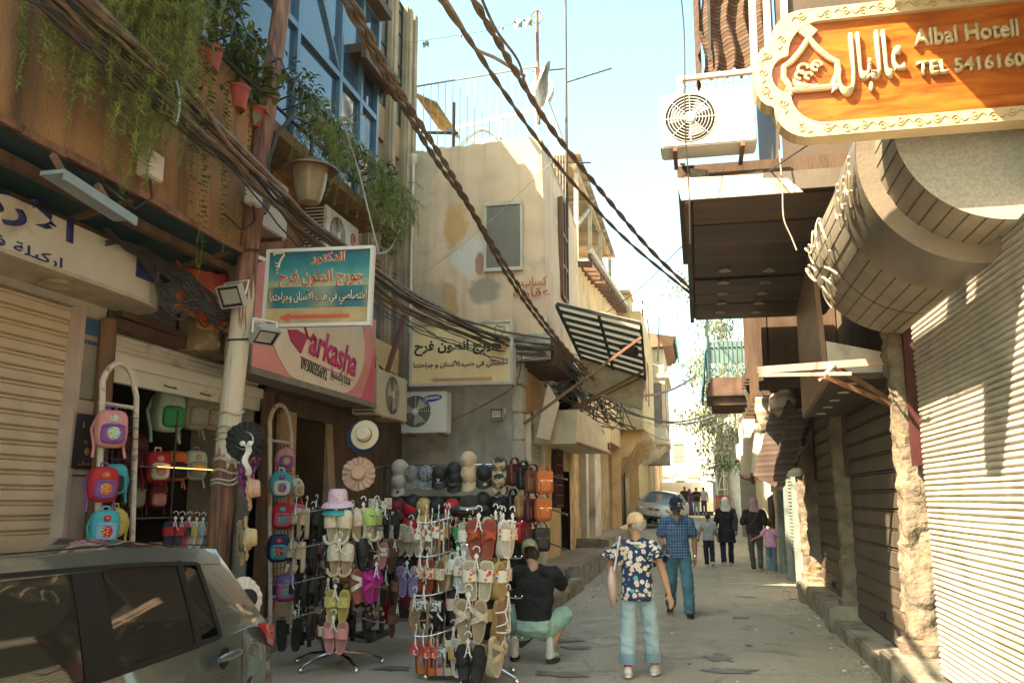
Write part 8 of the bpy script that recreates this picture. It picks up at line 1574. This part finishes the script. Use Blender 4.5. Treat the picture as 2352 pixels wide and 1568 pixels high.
def shoes(t, J, k, m, name='shoe', sole=None, L=.13):
    for q in 'LR':
        an, to = J['an'+q], J['to'+q]; d = (to-an); d.z = 0; d.normalize(); b = MB(); h = an-V((0, 0, .045*k))-d*.035*k; tip = to+d*.03*k
        cap_tube(b, [h, h.lerp(tip, .5), tip], [.045*k, .048*k, .038*k], 12); b.ell(an-V((0, 0, .0)), .045*k, .05*k, .045*k)
        o = remesh(b.build(name, m, t, local=True), .009, 2)
        zmin = min(an.z, to.z)-.045*k; b = MB(); c = h.lerp(tip, .5); a = V((-d.y, d.x, 0)); n = 18; z_ = min(h.z, tip.z)-.035*k
        b.prism([V((c.x, c.y, 0))+d*((tip-h).length/2+.045*k)*cos(2*pi*i/n)+a*.05*k*sin(2*pi*i/n)+V((0, 0, h.z+(tip.z-h.z)*(.5+.5*cos(2*pi*i/n))-.045*k)) for i in range(n)], (0, 0, .022*k)); b.build('sole', sole or WHT, o, local=True)
def cap_on(t, J, R, k, m, bm_, par_name='cap', mark=None):
    a, d = cap_meshes(m, bm_); e = bpy.data.objects.new(par_name, a); COL.objects.link(e); e.parent = t; M = (R.to_4x4() @ Matrix.Rotation(pi, 4, 'Z')); e.matrix_local = Matrix.Translation(J['head']+R @ V((0, -.006, .035))*k) @ M @ Matrix.Scale(1.06*k, 4); lobj('visor', d, e)
    if mark is not None: b = MB(); b.grid(lambda u, v: V((-.022+.044*u, -.103+.02*v, .02+.045*v)), 4, 3); b.build('emblem', mark, e, local=True, solid=.003)
    return e
def eyes(t, J, R, k, mous=None, brow=None):
    for s in (-1, 1):
        b = MB(); b.ell(J['head']+R @ V((s*.03, .092, .003))*k, .012*k, .006*k, .006*k, 10, 6); b.build('eye', BLK, t, local=True)
        if brow: b = MB(); b.tube([J['head']+R @ V((s*x, y, z))*k for x, y, z in ((.012, .101, .024), (.032, .098, .029), (.05, .082, .022))], .0055*k, 5); b.build('eyebrow', brow, t, local=True)
    if mous: b = MB(); b.tube([J['head']+R @ V((x, .108-.16*x*x*8, -.043-1.2*x*x*4))*k for x in (-.034, -.02, 0, .02, .034)], [.005*k, .009*k, .01*k, .009*k, .005*k], 7); b.build('moustache', mous, t, local=True)
def hair(t, J, R, k, m, o=(0, -.02, .022), r=(.083, .092, .1), vox=.008, extra=()):
    b = MB(); b.ell(J['head']+R @ V(o)*k, r[0]*k, r[1]*k, r[2]*k, 20, 12, R)
    for q, rr in extra: b.ell(J['head']+R @ V(q)*k, *(x*k for x in rr), 12, 8, R)
    o = remesh(b.build('hair', m, t, local=True), vox, 1)
    for v in o.data.vertices: v.co = v.co+v.normal*.012*noise.noise(v.co*34+V((0, 0, v.co.z*-25)))
    return o
def plaid():
    m, n, L, bs = nodes_mat('blue_plaid_cotton', .85); tc = n.new('ShaderNodeTexCoord'); sp = n.new('ShaderNodeSeparateXYZ'); L.new(tc.outputs['Object'], sp.inputs[0]); out = None
    def stripe(ax, s, cols):
        ml = n.new('ShaderNodeMath'); ml.operation = 'MULTIPLY'; ml.inputs[1].default_value = s; L.new(sp.outputs[ax], ml.inputs[0]); fr = n.new('ShaderNodeMath'); fr.operation = 'FRACT'; L.new(ml.outputs[0], fr.inputs[0]); cr = n.new('ShaderNodeValToRGB'); cr.color_ramp.interpolation = 'CONSTANT'; L.new(fr.outputs[0], cr.inputs[0]); e = cr.color_ramp.elements
        while len(e) < len(cols): e.new(.5)
        for i, (p, c) in enumerate(cols): e[i].position = p; e[i].color = (*c, 1)
        return cr.outputs[0]
    B_, N_, W_, T_ = (.03, .1, .3), (.01, .02, .06), (.5, .52, .5), (.05, .2, .32); cs = [(0, B_), (.28, W_), (.34, N_), (.55, T_), (.72, W_), (.77, N_), (.9, B_)]
    a = stripe(0, 13, cs); c = stripe(2, 12, cs); mx = n.new('ShaderNodeMix'); mx.data_type = 'RGBA'; mx.inputs[0].default_value = .5; L.new(a, mx.inputs[6]); L.new(c, mx.inputs[7]); L.new(mx.outputs[2], bs.inputs[0]); return m
def floral():
    m, n, L, bs = nodes_mat('floral_print_cotton', .85); tc = n.new('ShaderNodeTexCoord'); v = n.new('ShaderNodeTexVoronoi'); v.inputs['Scale'].default_value = 19; L.new(tc.outputs['Object'], v.inputs[0]); nz = n.new('ShaderNodeTexNoise'); nz.inputs['Scale'].default_value = 60; L.new(tc.outputs['Object'], nz.inputs[0])
    ad = n.new('ShaderNodeMath'); ad.operation = 'MULTIPLY_ADD'; ad.inputs[1].default_value = .5; L.new(nz.outputs[0], ad.inputs[0]); L.new(v.outputs['Distance'], ad.inputs[2])
    cr = n.new('ShaderNodeValToRGB'); cr.color_ramp.interpolation = 'CONSTANT'; L.new(ad.outputs[0], cr.inputs[0]); e = cr.color_ramp.elements
    sc_ = n.new('ShaderNodeSeparateColor'); L.new(v.outputs['Color'], sc_.inputs[0]); c2 = n.new('ShaderNodeValToRGB'); c2.color_ramp.interpolation = 'CONSTANT'; L.new(sc_.outputs[1], c2.inputs[0]); f = c2.color_ramp.elements
    for i, (p, c) in enumerate([(0, (.7, .62, .5)), (.35, (.68, .52, .42)), (.6, (.6, .3, .06)), (.78, (.55, .08, .1)), (.9, (.08, .4, .42))]):
        if i > 1: f.new(.5)
        f[i].position = p; f[i].color = (*c, 1)
    q = n.new('ShaderNodeMath'); q.operation = 'LESS_THAN'; q.inputs[1].default_value = .72; L.new(ad.outputs[0], q.inputs[0]); q2 = n.new('ShaderNodeMath'); q2.operation = 'LESS_THAN'; q2.inputs[1].default_value = .36; L.new(ad.outputs[0], q2.inputs[0])
    m1 = n.new('ShaderNodeMix'); m1.data_type = 'RGBA'; L.new(q.outputs[0], m1.inputs[0]); m1.inputs[6].default_value = (.012, .035, .1, 1); L.new(c2.outputs[0], m1.inputs[7]); m2 = n.new('ShaderNodeMix'); m2.data_type = 'RGBA'; L.new(q2.outputs[0], m2.inputs[0]); L.new(m1.outputs[2], m2.inputs[6]); m2.inputs[7].default_value = (.55, .28, .05, 1); L.new(m2.outputs[2], bs.inputs[0]); return m
def cloth(name, c, **k): k.setdefault('var', .14); k.setdefault('s', 9); k.setdefault('bump', .35); k.setdefault('bs', 24); return mat('cloth_'+name, c, .9, **k)
def trousers(J, k, g=1.0, flare=1.0, waist=(.16, .12), hem=0.0):
    p = [('loft', [(J['pelvis']+V((0, 0, -.1*k)), .15*k*g, .12*k*g, 0), (J['pelvis'], .17*k*g, .13*k*g, 0), (J['pelvis']+V((0, 0, .09*k)), waist[0]*k*g, waist[1]*k*g, 0)])]
    for q in 'LR': h, kn, an = J['hip'+q], J['kn'+q], J['an'+q]; an = an.lerp(kn, hem); p.append(('tube', [h, h.lerp(kn, .5), kn, kn.lerp(an, .5), an], [r*k*g for r in (.098, .09, .075*flare, .07*flare, .066*flare)]))
    return p
def shirt(J, k, secs, sl=.55, r=(.078, .075, .068), full=False):
    d = J['chest']-J['pelvis']; p = [('loft', [(J['pelvis']+d*f+V((0, oy*k, 0)), rx*k, ry*k, 0) for f, rx, ry, oy in secs])]
    for q in 'LR':
        sh, el, wr = J['sh'+q], J['el'+q], J['wr'+q]; e = sh.lerp(el, sl) if not full else el; pts = [J['chest'].lerp(sh, .6)+V((0, 0, .03*k)), sh, e]; rr = [r[0]*k, r[1]*k, r[2]*k]
        if full: pts.append(el.lerp(wr, .88)); rr[2] = .06*k; rr.append(.045*k)
        p.append(('tube', pts, rr)); p.append(('tube', [J['neck']-V((0, 0, .045*k)), J['neck'].lerp(sh, .5)-V((0, 0, .02*k)), sh], [.062*k, .062*k, .068*k]))
    return p
# ---- woman in the floral blouse, seen from behind ----
k = .9
J = std(k, elL=(-.27, -.02, 1.04), wrL=(-.245, .05, .81), elR=(.25, -.1, 1.03), wrR=(.32, -.27, .8), knL=(-.1, .02, .45), knR=(.12, .06, .46), anL=(-.105, -.05, .09), anR=(.14, .12, .09), toL=(-.11, .08, .045), toR=(.16, .25, .045))
t, J, R, k = person((-.63, 8.95, 0), 0, 'woman walking away in a floral blouse, pale jeans, tan cap and pink socks', J, k, 'tan', .0075, (radians(62), radians(-8)), curl=.35)
hair(t, J, R, k, mat('grey_hair', (.34, .31, .28), .7, .25, 60, .4, 120), (0, -.028, .008), (.083, .088, .09)); cap_on(t, J, R, k, cloth('tan_cap', (.62, .42, .24)), cloth('tan_cap', (.62, .42, .24)), mark=BLK); eyes(t, J, R, k)
gl_ = MB(); gl_.tube([J['head']+R @ V((x, y, .008))*k for x, y in ((-.08, .02), (-.05, .095), (0, .11), (.05, .095), (.08, .02))], .006, 5); gl_.build('glasses', flat('dark_red_frame', (.2, .02, .03)), t, local=True)
FL = floral()
garment(t, 'blouse', FL, shirt(J, k, [(-.42, .185, .15, 0), (-.1, .178, .145, 0), (.3, .162, .125, 0), (.75, .168, .12, 0), (1.02, .16, .11, 0), (1.2, .13, .09, 0), (1.36, .08, .07, 0)], .38, (.07, .074, .085)), .012, 2)
for q in 'LR':
    b = MB(); sh, el = J['sh'+q], J['el'+q]; ax = (el-sh).normalized(); a = ax.orthogonal().normalized(); c = ax.cross(a)
    for L0, r0 in ((.24, .075), (.36, .08)): b.grid(lambda u, v: sh+ax*((L0+v*.17)*.31)+(a*cos(2*pi*u)+c*sin(2*pi*u))*(r0+.035*v+.012*v*sin(2*pi*u*11)), 44, 4)
    b.build('sleeve_ruffle', FL, t, local=True, smooth=True, solid=.003)
b = MB(); b.tube([J['neck']+V((.075*cos(a)*.95, .065*sin(a), -.035+.012*sin(a))) for a in [2*pi*i/20 for i in range(21)]], .014, 6); b.build('collar', WHT, t, local=True, smooth=True)
DN = cloth('pale_denim', (.36, .47, .5), streak=.4, scol=(.2, .3, .36), dirt=.1)
garment(t, 'jeans', DN, trousers(J, k, 1.0, 1.25, hem=.3), .012, 2)
for q in 'LR': an = J['an'+q].lerp(J['kn'+q], .3); b = MB(); b.lathe([(.096*k, -.06), (.091*k, .03), (.08*k, .04)], an-V((0, 0, .01)), 24); b.build('hem', cloth('dark_denim_hem', (.2, .3, .35)), t, local=True, smooth=True)
for q in 'LR': b = MB(); b.lathe([(.044*k, -.02), (.043*k, .02), (.041*k, .045)], J['an'+q]+V((0, 0, .03)), 16); b.build('sock', cloth('hot_pink_sock', (.6, .01, .24)), t, local=True, smooth=True)
shoes(t, J, k, cloth('white_trainer', (.66, .62, .54), bump=.1))
tb = thing('tote_bag', (-.86, 8.93, .72), 'soft pale pink tote bag on the floral woman\'s left shoulder', 'bag'); b = MB(); pb = V((-.87, 8.9, .86))
b.grid(lambda u, v: pb+V((.055*cos(2*pi*u)*sin(pi*(.06+.94*v))**.6*(1+.1*sin(6*pi*u)), .14*sin(2*pi*u)*sin(pi*(.06+.94*v))**.55, .19-.4*v)), 24, 12); b.build('body', cloth('pale_pink_canvas', (.58, .43, .37), bump=.8), tb, smooth=True)
b = MB(); b.grid(lambda u, v: pb+V((.02+.07*sin(pi*u)*.8-.0, -.1+.2*u, .14+.33*sin(pi*u)))+V((.02*v, 0, 0)), 14, 1); b.build('strap', cloth('pale_pink_canvas', (.58, .43, .37)), tb, smooth=True, solid=.006)
# ---- man in the plaid shirt, walking towards the camera ----
k = 1.0
J = std(k, elR=(.26, -.03, 1.12), wrR=(.19, .2, 1.0), elL=(-.25, -.05, 1.11), wrL=(-.25, .03, .84), knR=(.11, -.02, .5), anR=(.14, -.3, .14), toR=(.15, -.17, .06), knL=(-.13, .1, .5), anL=(-.15, .16, .085), toL=(-.17, .3, .04), head=(0.01, .04, 1.585))
t, J, R, k = person((-.34, 13.55, 0), pi, 'man with a moustache in a blue plaid shirt, jeans and dark cap walking closer', J, k, 'brown', .008, (radians(28), radians(-14)), curl={'L': .35, 'R': .8}, hn={'R': V((-.5, .2, .8)), 'L': V((.8, .6, 0))})
hair(t, J, R, k, mat('dark_grey_hair', (.07, .06, .055), .7, .2, 60, .4, 120), (0, -.03, 0), (.081, .085, .09)); cap_on(t, J, R, k, cloth('navy_cap', (.012, .025, .05)), cloth('navy_cap', (.012, .025, .05)), mark=None); HB_ = flat('dark_hair', (.03, .022, .018)); eyes(t, J, R, k, HB_, HB_)
e = [o for o in t.children if o.name.startswith('cap')][0]; b = MB()
for q in (-35, 0, 35): a_ = radians(q); b.add([V((0, -.104, .018)), V((sin(a_)*.02-.008*cos(a_), -.1, .032)), V((sin(a_)*.036, -.093, .03+cos(a_)*.026)), V((sin(a_)*.02+.008*cos(a_), -.1, .032))], [(0, 1, 2, 3)])
b.box(-.026, .026, -.107, -.104, .0, .008); b.build('emblem', WM, e, local=True, solid=.003)
PL_ = plaid()
sh_o = garment(t, 'shirt', PL_, shirt(J, k, [(-.32, .19, .145, 0), (0, .178, .14, 0), (.35, .168, .13, .0), (.75, .172, .13, 0), (1.0, .165, .115, 0), (1.2, .13, .09, 0), (1.4, .08, .072, 0)], .7, (.07, .072, .08)), .012, 2)
b = MB(); b.prism([V((-.05, .1, 1.455)), V((0, .135, 1.36)), V((.05, .1, 1.455)), V((0, .09, 1.47))], (0, .012, 0)); b.build('open_neck', SKIN['brown'], t, local=True)
b = MB()
for s in (-1, 1): b.add([V((s*.02, .148, 1.36)), V((s*.075, .12, 1.42)), V((s*.085, .05, 1.475)), V((s*.05, .105, 1.455))], [(0, 1, 2, 3)])
b.build('collar', PL_, sh_o, local=True, solid=.006); b = MB()
for i in range(6): b.ell((0, .143, 1.3-.075*i), .006, .004, .006, 8, 5)
b.build('button', BLK, sh_o, local=True)
garment(t, 'jeans', cloth('blue_denim', (.09, .2, .26), streak=.35, scol=(.05, .12, .18), dirt=.1), trousers(J, k, 1.06, 1.15, hem=.02), .012, 2); shoes(t, J, k, cloth('black_shoe', (.02, .018, .017), bump=.05), sole=mat('grey_sole', (.2, .18, .15)))
b = MB(); c = J['wrL']+V((0, 0, .02)); b.lathe([(.03, -.012), (.033, 0), (.03, .012)], c, 14, ax=(J['wrL']-J['elL'])); b.build('watch', CHR, t, local=True)
ph = thing('phone', (-.34-.19, 13.55-.29, .99), 'dark phone with a green edge held by the plaid shirt man', 'phone'); c = V((-.525, 13.26, .985)); b = MB(); b.obox(c, (.035, 0, 0), (0, .006, .004), (.01, .02, .06)); b.build('case', flat('green_black_case', (.04, .09, .03)), ph, bevel=.003); b = MB(); b.obox(c+V((0, -.007, 0)), (.03, 0, 0), (0, .001, 0), (.008, .018, .052)); b.build('screen', BLK, ph)
# ---- squatting man ----
k = 1.0
J = dict(pelvis=(0, 0, .36), chest=(-.01, .1, .74), neck=(-.04, .16, .99), head=(-.085, .25, 1.11), shL=(-.2, .12, .9), shR=(.19, .12, .9), elL=(-.33, .34, .72), elR=(.3, .36, .7), wrL=(-.28, .56, .82), wrR=(.12, .56, .75), hipL=(-.11, .02, .34), hipR=(.11, .02, .34), knL=(-.28, .3, .47), knR=(.3, .28, .46), anL=(-.2, -.05, .13), anR=(.18, -.06, .13), toL=(-.23, .1, .06), toR=(.22, .09, .06), tilt=(.25, 0, 0))
J = {a: V(p) for a, p in J.items()}
t, J, R, k = person((-1.78, 9.55, 0), 0, 'squatting man with an olive cap, black tee and mint shorts, back to the camera', J, k, 'fair', .008, (radians(32), radians(-25)), build=1.08, curl=.9)
hair(t, J, R, k, mat('brown_hair', (.06, .03, .02), .6, .25, 60, .4, 100), (0, -.03, -.02), (.084, .09, .1), extra=[((0, -.1, -.07), (.045, .04, .045))]); OL = cloth('olive_cap', (.25, .27, .14)); R2_ = R @ Matrix.Rotation(pi*.86, 3, 'Z'); cap_on(t, J, R2_, k, OL, OL); eyes(t, J, R, k)
d = J['chest']-J['pelvis']
garment(t, 'tee_shirt', cloth('black_jersey', (.014, .014, .015), var=.2, bump=.6, bs=12), [('loft', [(J['pelvis']+V((0, -.03, .06)), .19, .15, .25), (J['pelvis']+d*.35+V((0, -.02, 0)), .195, .14, .25), (J['pelvis']+d*.75+V((0, -.02, 0)), .215, .14, .3), (J['chest']+V((0, .0, .12)), .21, .12, .4), (J['chest']+V((-.02, .04, .22)), .12, .085, .5)])]+[('tube', [J['chest'].lerp(J['sh'+q], .6)+V((0, 0, .06)), J['sh'+q], J['sh'+q].lerp(J['el'+q], .6)], [.085, .09, .082]) for q in 'LR'], .012, 2)
garment(t, 'shorts', cloth('mint_cotton', (.34, .5, .4), bump=.6, bs=10), [('loft', [(J['pelvis']+V((0, -.04, -.1)), .12, .11, 0), (J['pelvis']+V((0, -.05, -.03)), .2, .155, 0), (J['pelvis']+V((0, -.02, .09)), .19, .14, .2)])]+[('tube', [J['hip'+q], J['hip'+q].lerp(J['kn'+q], .55), J['kn'+q].lerp(J['hip'+q], .12)], [.135, .12, .105]) for q in 'LR'], .012, 2)
for q in 'LR':
    b = MB(); an, to = J['an'+q], J['to'+q]; cap_tube(b, [an+V((0, .005, .09)), an, an-V((0, .02, .05)), (an+to)/2-V((0, 0, .02)), to-V((0, 0, .01))], [.045, .046, .048, .044, .038]); remesh(b.build('sock', cloth('white_sock', (.62, .58, .54)), t, local=True), .008, 2)
    d_ = (to-an); d_.z = 0; d_.normalize(); a = V((-d_.y, d_.x, 0)); c = an.lerp(to, .55); b = MB(); b.prism([V((c.x, c.y, .008))+d_*.14*cos(2*pi*i/18)+a*.052*sin(2*pi*i/18) for i in range(18)], (0, 0, .022)); fl = b.build('flip_flop', cloth('dark_rubber', (.05, .045, .035)), t, local=True)
    b = MB(); b.tube([c+a*.05+V((0, 0, -.06)), c+d_*.06+V((0, 0, .0)), c-a*.05+V((0, 0, -.06))], .012, 6); b.build('toe_strap', cloth('dark_rubber', (.05, .045, .035)), fl, local=True)
# ---- group walking away ----
def walker(loc, k, label, skin, pose, hd=(0, 0), vox=.011): return person(loc, 0, label, std(k, **{a: V(p)*k for a, p in pose.items()}), k, skin, vox, hd, curl=.4, fr=.0105)
t, J, R, k = walker((.2, 23.1, gz(23)), .765, 'small boy in a grey polo shirt and navy trousers walking beside the woman in black', 'brown', dict(elL=(-.27, -.06, 1.12), wrL=(-.33, -.02, .9), wrR=(.3, .08, .88), anL=(-.08, .12, .09), toL=(-.09, .26, .04), anR=(.1, -.16, .18), toR=(.11, -.07, .06)), (0, 0))
HD = mat('black_hair', (.015, .012, .011), .6, .2, 60, .3, 100); hair(t, J, R, k, HD, (0, -.012, .025), (.085, .1, .1), .011)
garment(t, 'polo_shirt', cloth('grey_pique', (.33, .36, .37)), shirt(J, k, [(-.3, .2, .14, 0), (.2, .18, .13, 0), (.8, .19, .13, 0), (1.1, .19, .115, 0), (1.4, .09, .08, 0)], .6, (.085, .085, .09)), .014, 1); garment(t, 'trousers', cloth('navy_cotton', (.012, .018, .04)), trousers(J, k, .98, 1.2, hem=.02), .012, 2); shoes(t, J, k, cloth('white_trainer', (.66, .62, .54)))
t, J, R, k = walker((.65, 23.3, gz(23)), 1.0, 'woman in a long black coat and white headscarf walking away', 'fair', dict(elL=(-.25, -.02, 1.12), wrL=(-.27, .04, .86), anL=(-.09, -.1, .12), toL=(-.1, .03, .05), anR=(.1, .16, .09), toR=(.1, .3, .04)), (0, 0))
BC = cloth('black_wool', (.012, .012, .016), bump=.5, bs=10); garment(t, 'coat', BC, shirt(J, k, [(-1.1, .23, .17, 0), (-.6, .215, .16, 0), (-.1, .2, .15, 0), (.3, .17, .125, 0), (.75, .195, .13, 0), (1.1, .19, .115, 0), (1.35, .11, .085, 0)], 1, (.085, .08, .07), True), .012, 3); garment(t, 'trousers', cloth('navy_cotton', (.012, .018, .04)), trousers(J, k, 1.0, 1.0, hem=.02), .012, 2); shoes(t, J, k, cloth('beige_shoe', (.45, .38, .28)))
def scarf(t, J, R, k, m): b = MB(); h = J['head']; b.ell(h+V((0, -.01, .015)), .1*k, .118*k, .12*k, 18, 12); loft(b, [(h+V((0, -.02, -.04)), .098*k, .108*k, 0), (h+V((0, -.02, -.11)), .105*k, .105*k, 0), (h+V((0, -.02, -.18)), .15*k, .115*k, 0), (h+V((0, -.015, -.25)), .15*k, .11*k, 0)]); remesh(b.build('headscarf', m, t, local=True), .011, 4)
scarf(t, J, R, k, cloth('white_scarf', (.7, .67, .62)))
hb = thing('handbag', (.85, 23.2, 1.0), 'black handbag on the shoulder of the woman in the white headscarf', 'bag'); b = MB(); b.box(.8, .93, 22.98, 23.14, .92, 1.2); b.build('body', leather('black'), hb, bevel=.03, smooth=True); b = MB(); b.tube([(.84, 23.05, 1.18), (.84, 23.15, 1.44), (.86, 23.3, 1.44), (.9, 23.12, 1.18)], .012, 6); b.build('strap', leather('black'), hb, smooth=True)
t, J, R, k = walker((1.29, 22.2, gz(22)), 1.0, 'woman in a black hoodie, grey jeans and mauve headscarf walking away', 'fair', dict(elL=(-.27, -.04, 1.14), wrL=(-.2, .14, .96), elR=(.27, -.04, 1.14), wrR=(.24, .12, .98), anL=(-.06, .12, .09), toL=(-.06, .26, .04), anR=(.09, -.12, .13), toR=(.1, .0, .05)), (0, 0))
garment(t, 'hoodie', cloth('black_fleece', (.018, .017, .017)), shirt(J, k, [(-.25, .2, .15, 0), (.1, .195, .145, 0), (.75, .2, .14, 0), (1.1, .195, .125, 0), (1.35, .12, .1, 0)], 1.0, (.09, .088, .085)), .012, 3); garment(t, 'jeans', cloth('grey_denim', (.09, .09, .085), dirt=.2), trousers(J, k, 1.0, .95, hem=.02), .012, 2); shoes(t, J, k, cloth('dark_trainer', (.02, .025, .05))); scarf(t, J, R, k, cloth('mauve_scarf', (.4, .25, .3)))
for q in 'LR': b = MB(); b.tube([J['el'+q], J['el'+q].lerp(J['wr'+q], .45)], [.062, .056], 12); b.build('rolled_cuff', cloth('white_cuff', (.6, .6, .56)), t, local=True, smooth=True)
b = MB(); b.tube([J['shR']+V((-.06, -.1, .05)), J['chest']+V((0, -.145, -.05)), J['pelvis']+V((-.17, -.12, .05))], .008, 5); b.build('bag_strap', flat('brown_strap', (.14, .06, .04)), t, local=True)
t, J, R, k = walker((1.6, 21.6, gz(22)), .69, 'little girl in a pink tee shirt reaching out to the woman in the hoodie', 'tan', dict(elL=(-.33, .02, 1.2), wrL=(-.55, .12, 1.1), elR=(.27, .0, 1.15), wrR=(.22, .2, 1.2), anL=(-.1, -.14, .12), toL=(-.1, 0, .05), anR=(.1, .08, .09), toR=(.1, .22, .04)), (radians(-15), 0))
hair(t, J, R, k, mat('dark_brown_hair', (.035, .018, .012), .6, .2, 60, .3, 100), (0, -.015, .02), (.09, .102, .105), .011, [((.02, -.08, .08), (.04, .04, .04))]); garment(t, 'tee_shirt', cloth('pink_jersey', (.6, .3, .5)), shirt(J, k, [(-.3, .21, .15, 0), (.2, .19, .14, 0), (.8, .185, .13, 0), (1.1, .185, .115, 0), (1.4, .09, .08, 0)], .55, (.085, .085, .09)), .014, 1); garment(t, 'jeans', cloth('light_blue_denim', (.12, .2, .27), dirt=.25, dcol=(.35, .42, .45), ds=6), trousers(J, k, .97, 1.15, hem=.04), .012, 2); shoes(t, J, k, cloth('grey_pink_trainer', (.3, .25, .26)))
cn_ = thing('ice_cream', (1.75, 21.78, .84), 'small white ice cream held by the girl in pink', 'ice cream'); b = MB(); b.lathe([(.0, -.08), (.02, 0)], (1.753, 21.78, .86), 10); b.build('cone', flat('wafer', (.5, .3, .12)), cn_); b = MB(); b.ell((1.753, 21.78, .885), .03, .03, .035); b.build('scoop', WHT, cn_)
# ---- distant people ----
for (px, py, Y, rz, skin, lab, top, bot, full, hairm, kk) in [
 (1601, 1184, 55, pi, 'brown', 'distant man in a dark tee shirt and light jeans with folded arms', (.05, .025, .02), (.28, .36, .38), 0, HD, 1.0), (1618, 1180, 58, 0, 'tan', 'distant man in a white tee shirt walking away with a crossbody strap', (.62, .58, .52), (.05, .1, .15), 0, HD, 1.0), (1574, 1181, 57, pi, 'brown', 'distant bearded man in a maroon tee shirt and grey trousers', (.07, .025, .025), (.2, .22, .22), 0, HD, 1.02)]:
    c = P(px, py, Y=Y); t, J, R, k = person((c.x, c.y, c.z), rz, lab, std(kk, knL=(-.1, .08, .5), anL=(-.1, .12, .09), toL=(-.1, .26, .04), **(dict(wrL=(.08, .17, 1.2), wrR=(-.08, .2, 1.22), elL=(-.26, .05, 1.16), elR=(.26, .05, 1.16)) if 'folded' in lab else {})), kk, skin, .014, fr=.013)
    hair(t, J, R, k, hairm, vox=.014); garment(t, 'tee_shirt', cloth('far_top_'+str(px), top), shirt(J, k, [(-.25, .19, .14, 0), (.2, .18, .13, 0), (.8, .19, .13, 0), (1.1, .19, .115, 0), (1.4, .09, .08, 0)], .6, (.085, .085, .085)), .02, 1); garment(t, 'trousers', cloth('far_leg_'+str(px), bot), trousers(J, k, .97, 1.15, hem=.02), .02, 1); shoes(t, J, k, cloth('white_trainer', (.66, .62, .54)))
c = P(1585, 1180, Y=59); t, J, R, k = person((c.x, c.y, c.z), pi, 'distant woman in a long purple abaya and headscarf', std(.95), .95, 'tan', .014, fr=.013); PU = cloth('purple_abaya', (.14, .07, .2)); garment(t, 'abaya', PU, shirt(J, k, [(-2.6, .26, .2, 0), (-1, .22, .17, 0), (0, .19, .15, 0), (.75, .19, .13, 0), (1.1, .185, .115, 0), (1.35, .1, .08, 0)], 1, (.085, .08, .08), True), .02, 1); scarf(t, J, R, k, PU); shoes(t, J, k, cloth('black_shoe', (.02, .018, .017)))
# ======================= AIR =======================
hz = MB(); hz.box(-26, 26, -6, 120, -1.2, 24); ho = hz.build('haze', None); ho.data.materials.clear()
hm = bpy.data.materials.new('haze_air'); hm.use_nodes = True; n = hm.node_tree.nodes; n.remove(n['Principled BSDF']); pv = n.new('ShaderNodeVolumePrincipled'); pv.inputs['Color'].default_value = (.95, .93, .86, 1); pv.inputs['Density'].default_value = .0005; pv.inputs['Anisotropy'].default_value = .3
hm.node_tree.links.new(pv.outputs[0], n['Material Output'].inputs['Volume']); ho.data.materials.append(hm); tag(ho, kind='stuff')
random.seed(4); gr = MB()
for k in range(420):
    s = random.choice((0, 0, 1, 2)); y = random.uniform(6, 26); x = (1.62-abs(random.gauss(0, .16)) if s == 0 else -2.1+abs(random.gauss(0, .2)) if s == 1 and y > 12.5 else random.uniform(-2, 1.4)); r = random.uniform(.006, .017) if s < 2 else random.uniform(.004, .01)
    if y < 12.3 and x < -2: x = -4.6+abs(random.gauss(0, .25))
    z = gz(y)+.022*fbm((x, y, 0), .55)+.004; a = random.uniform(0, 3); gr.m(random.choice((0, 0, 0, 1))); gr.obox((x, y, z), V((cos(a), sin(a), 0))*r*1.5, V((-sin(a), cos(a), 0))*r, V((0, 0, r*.5)))
o = gr.build('grit', [CONC, WHT]); tag(o, 'grit and tiny litter scattered over the road edges', 'grit', kind='stuff')
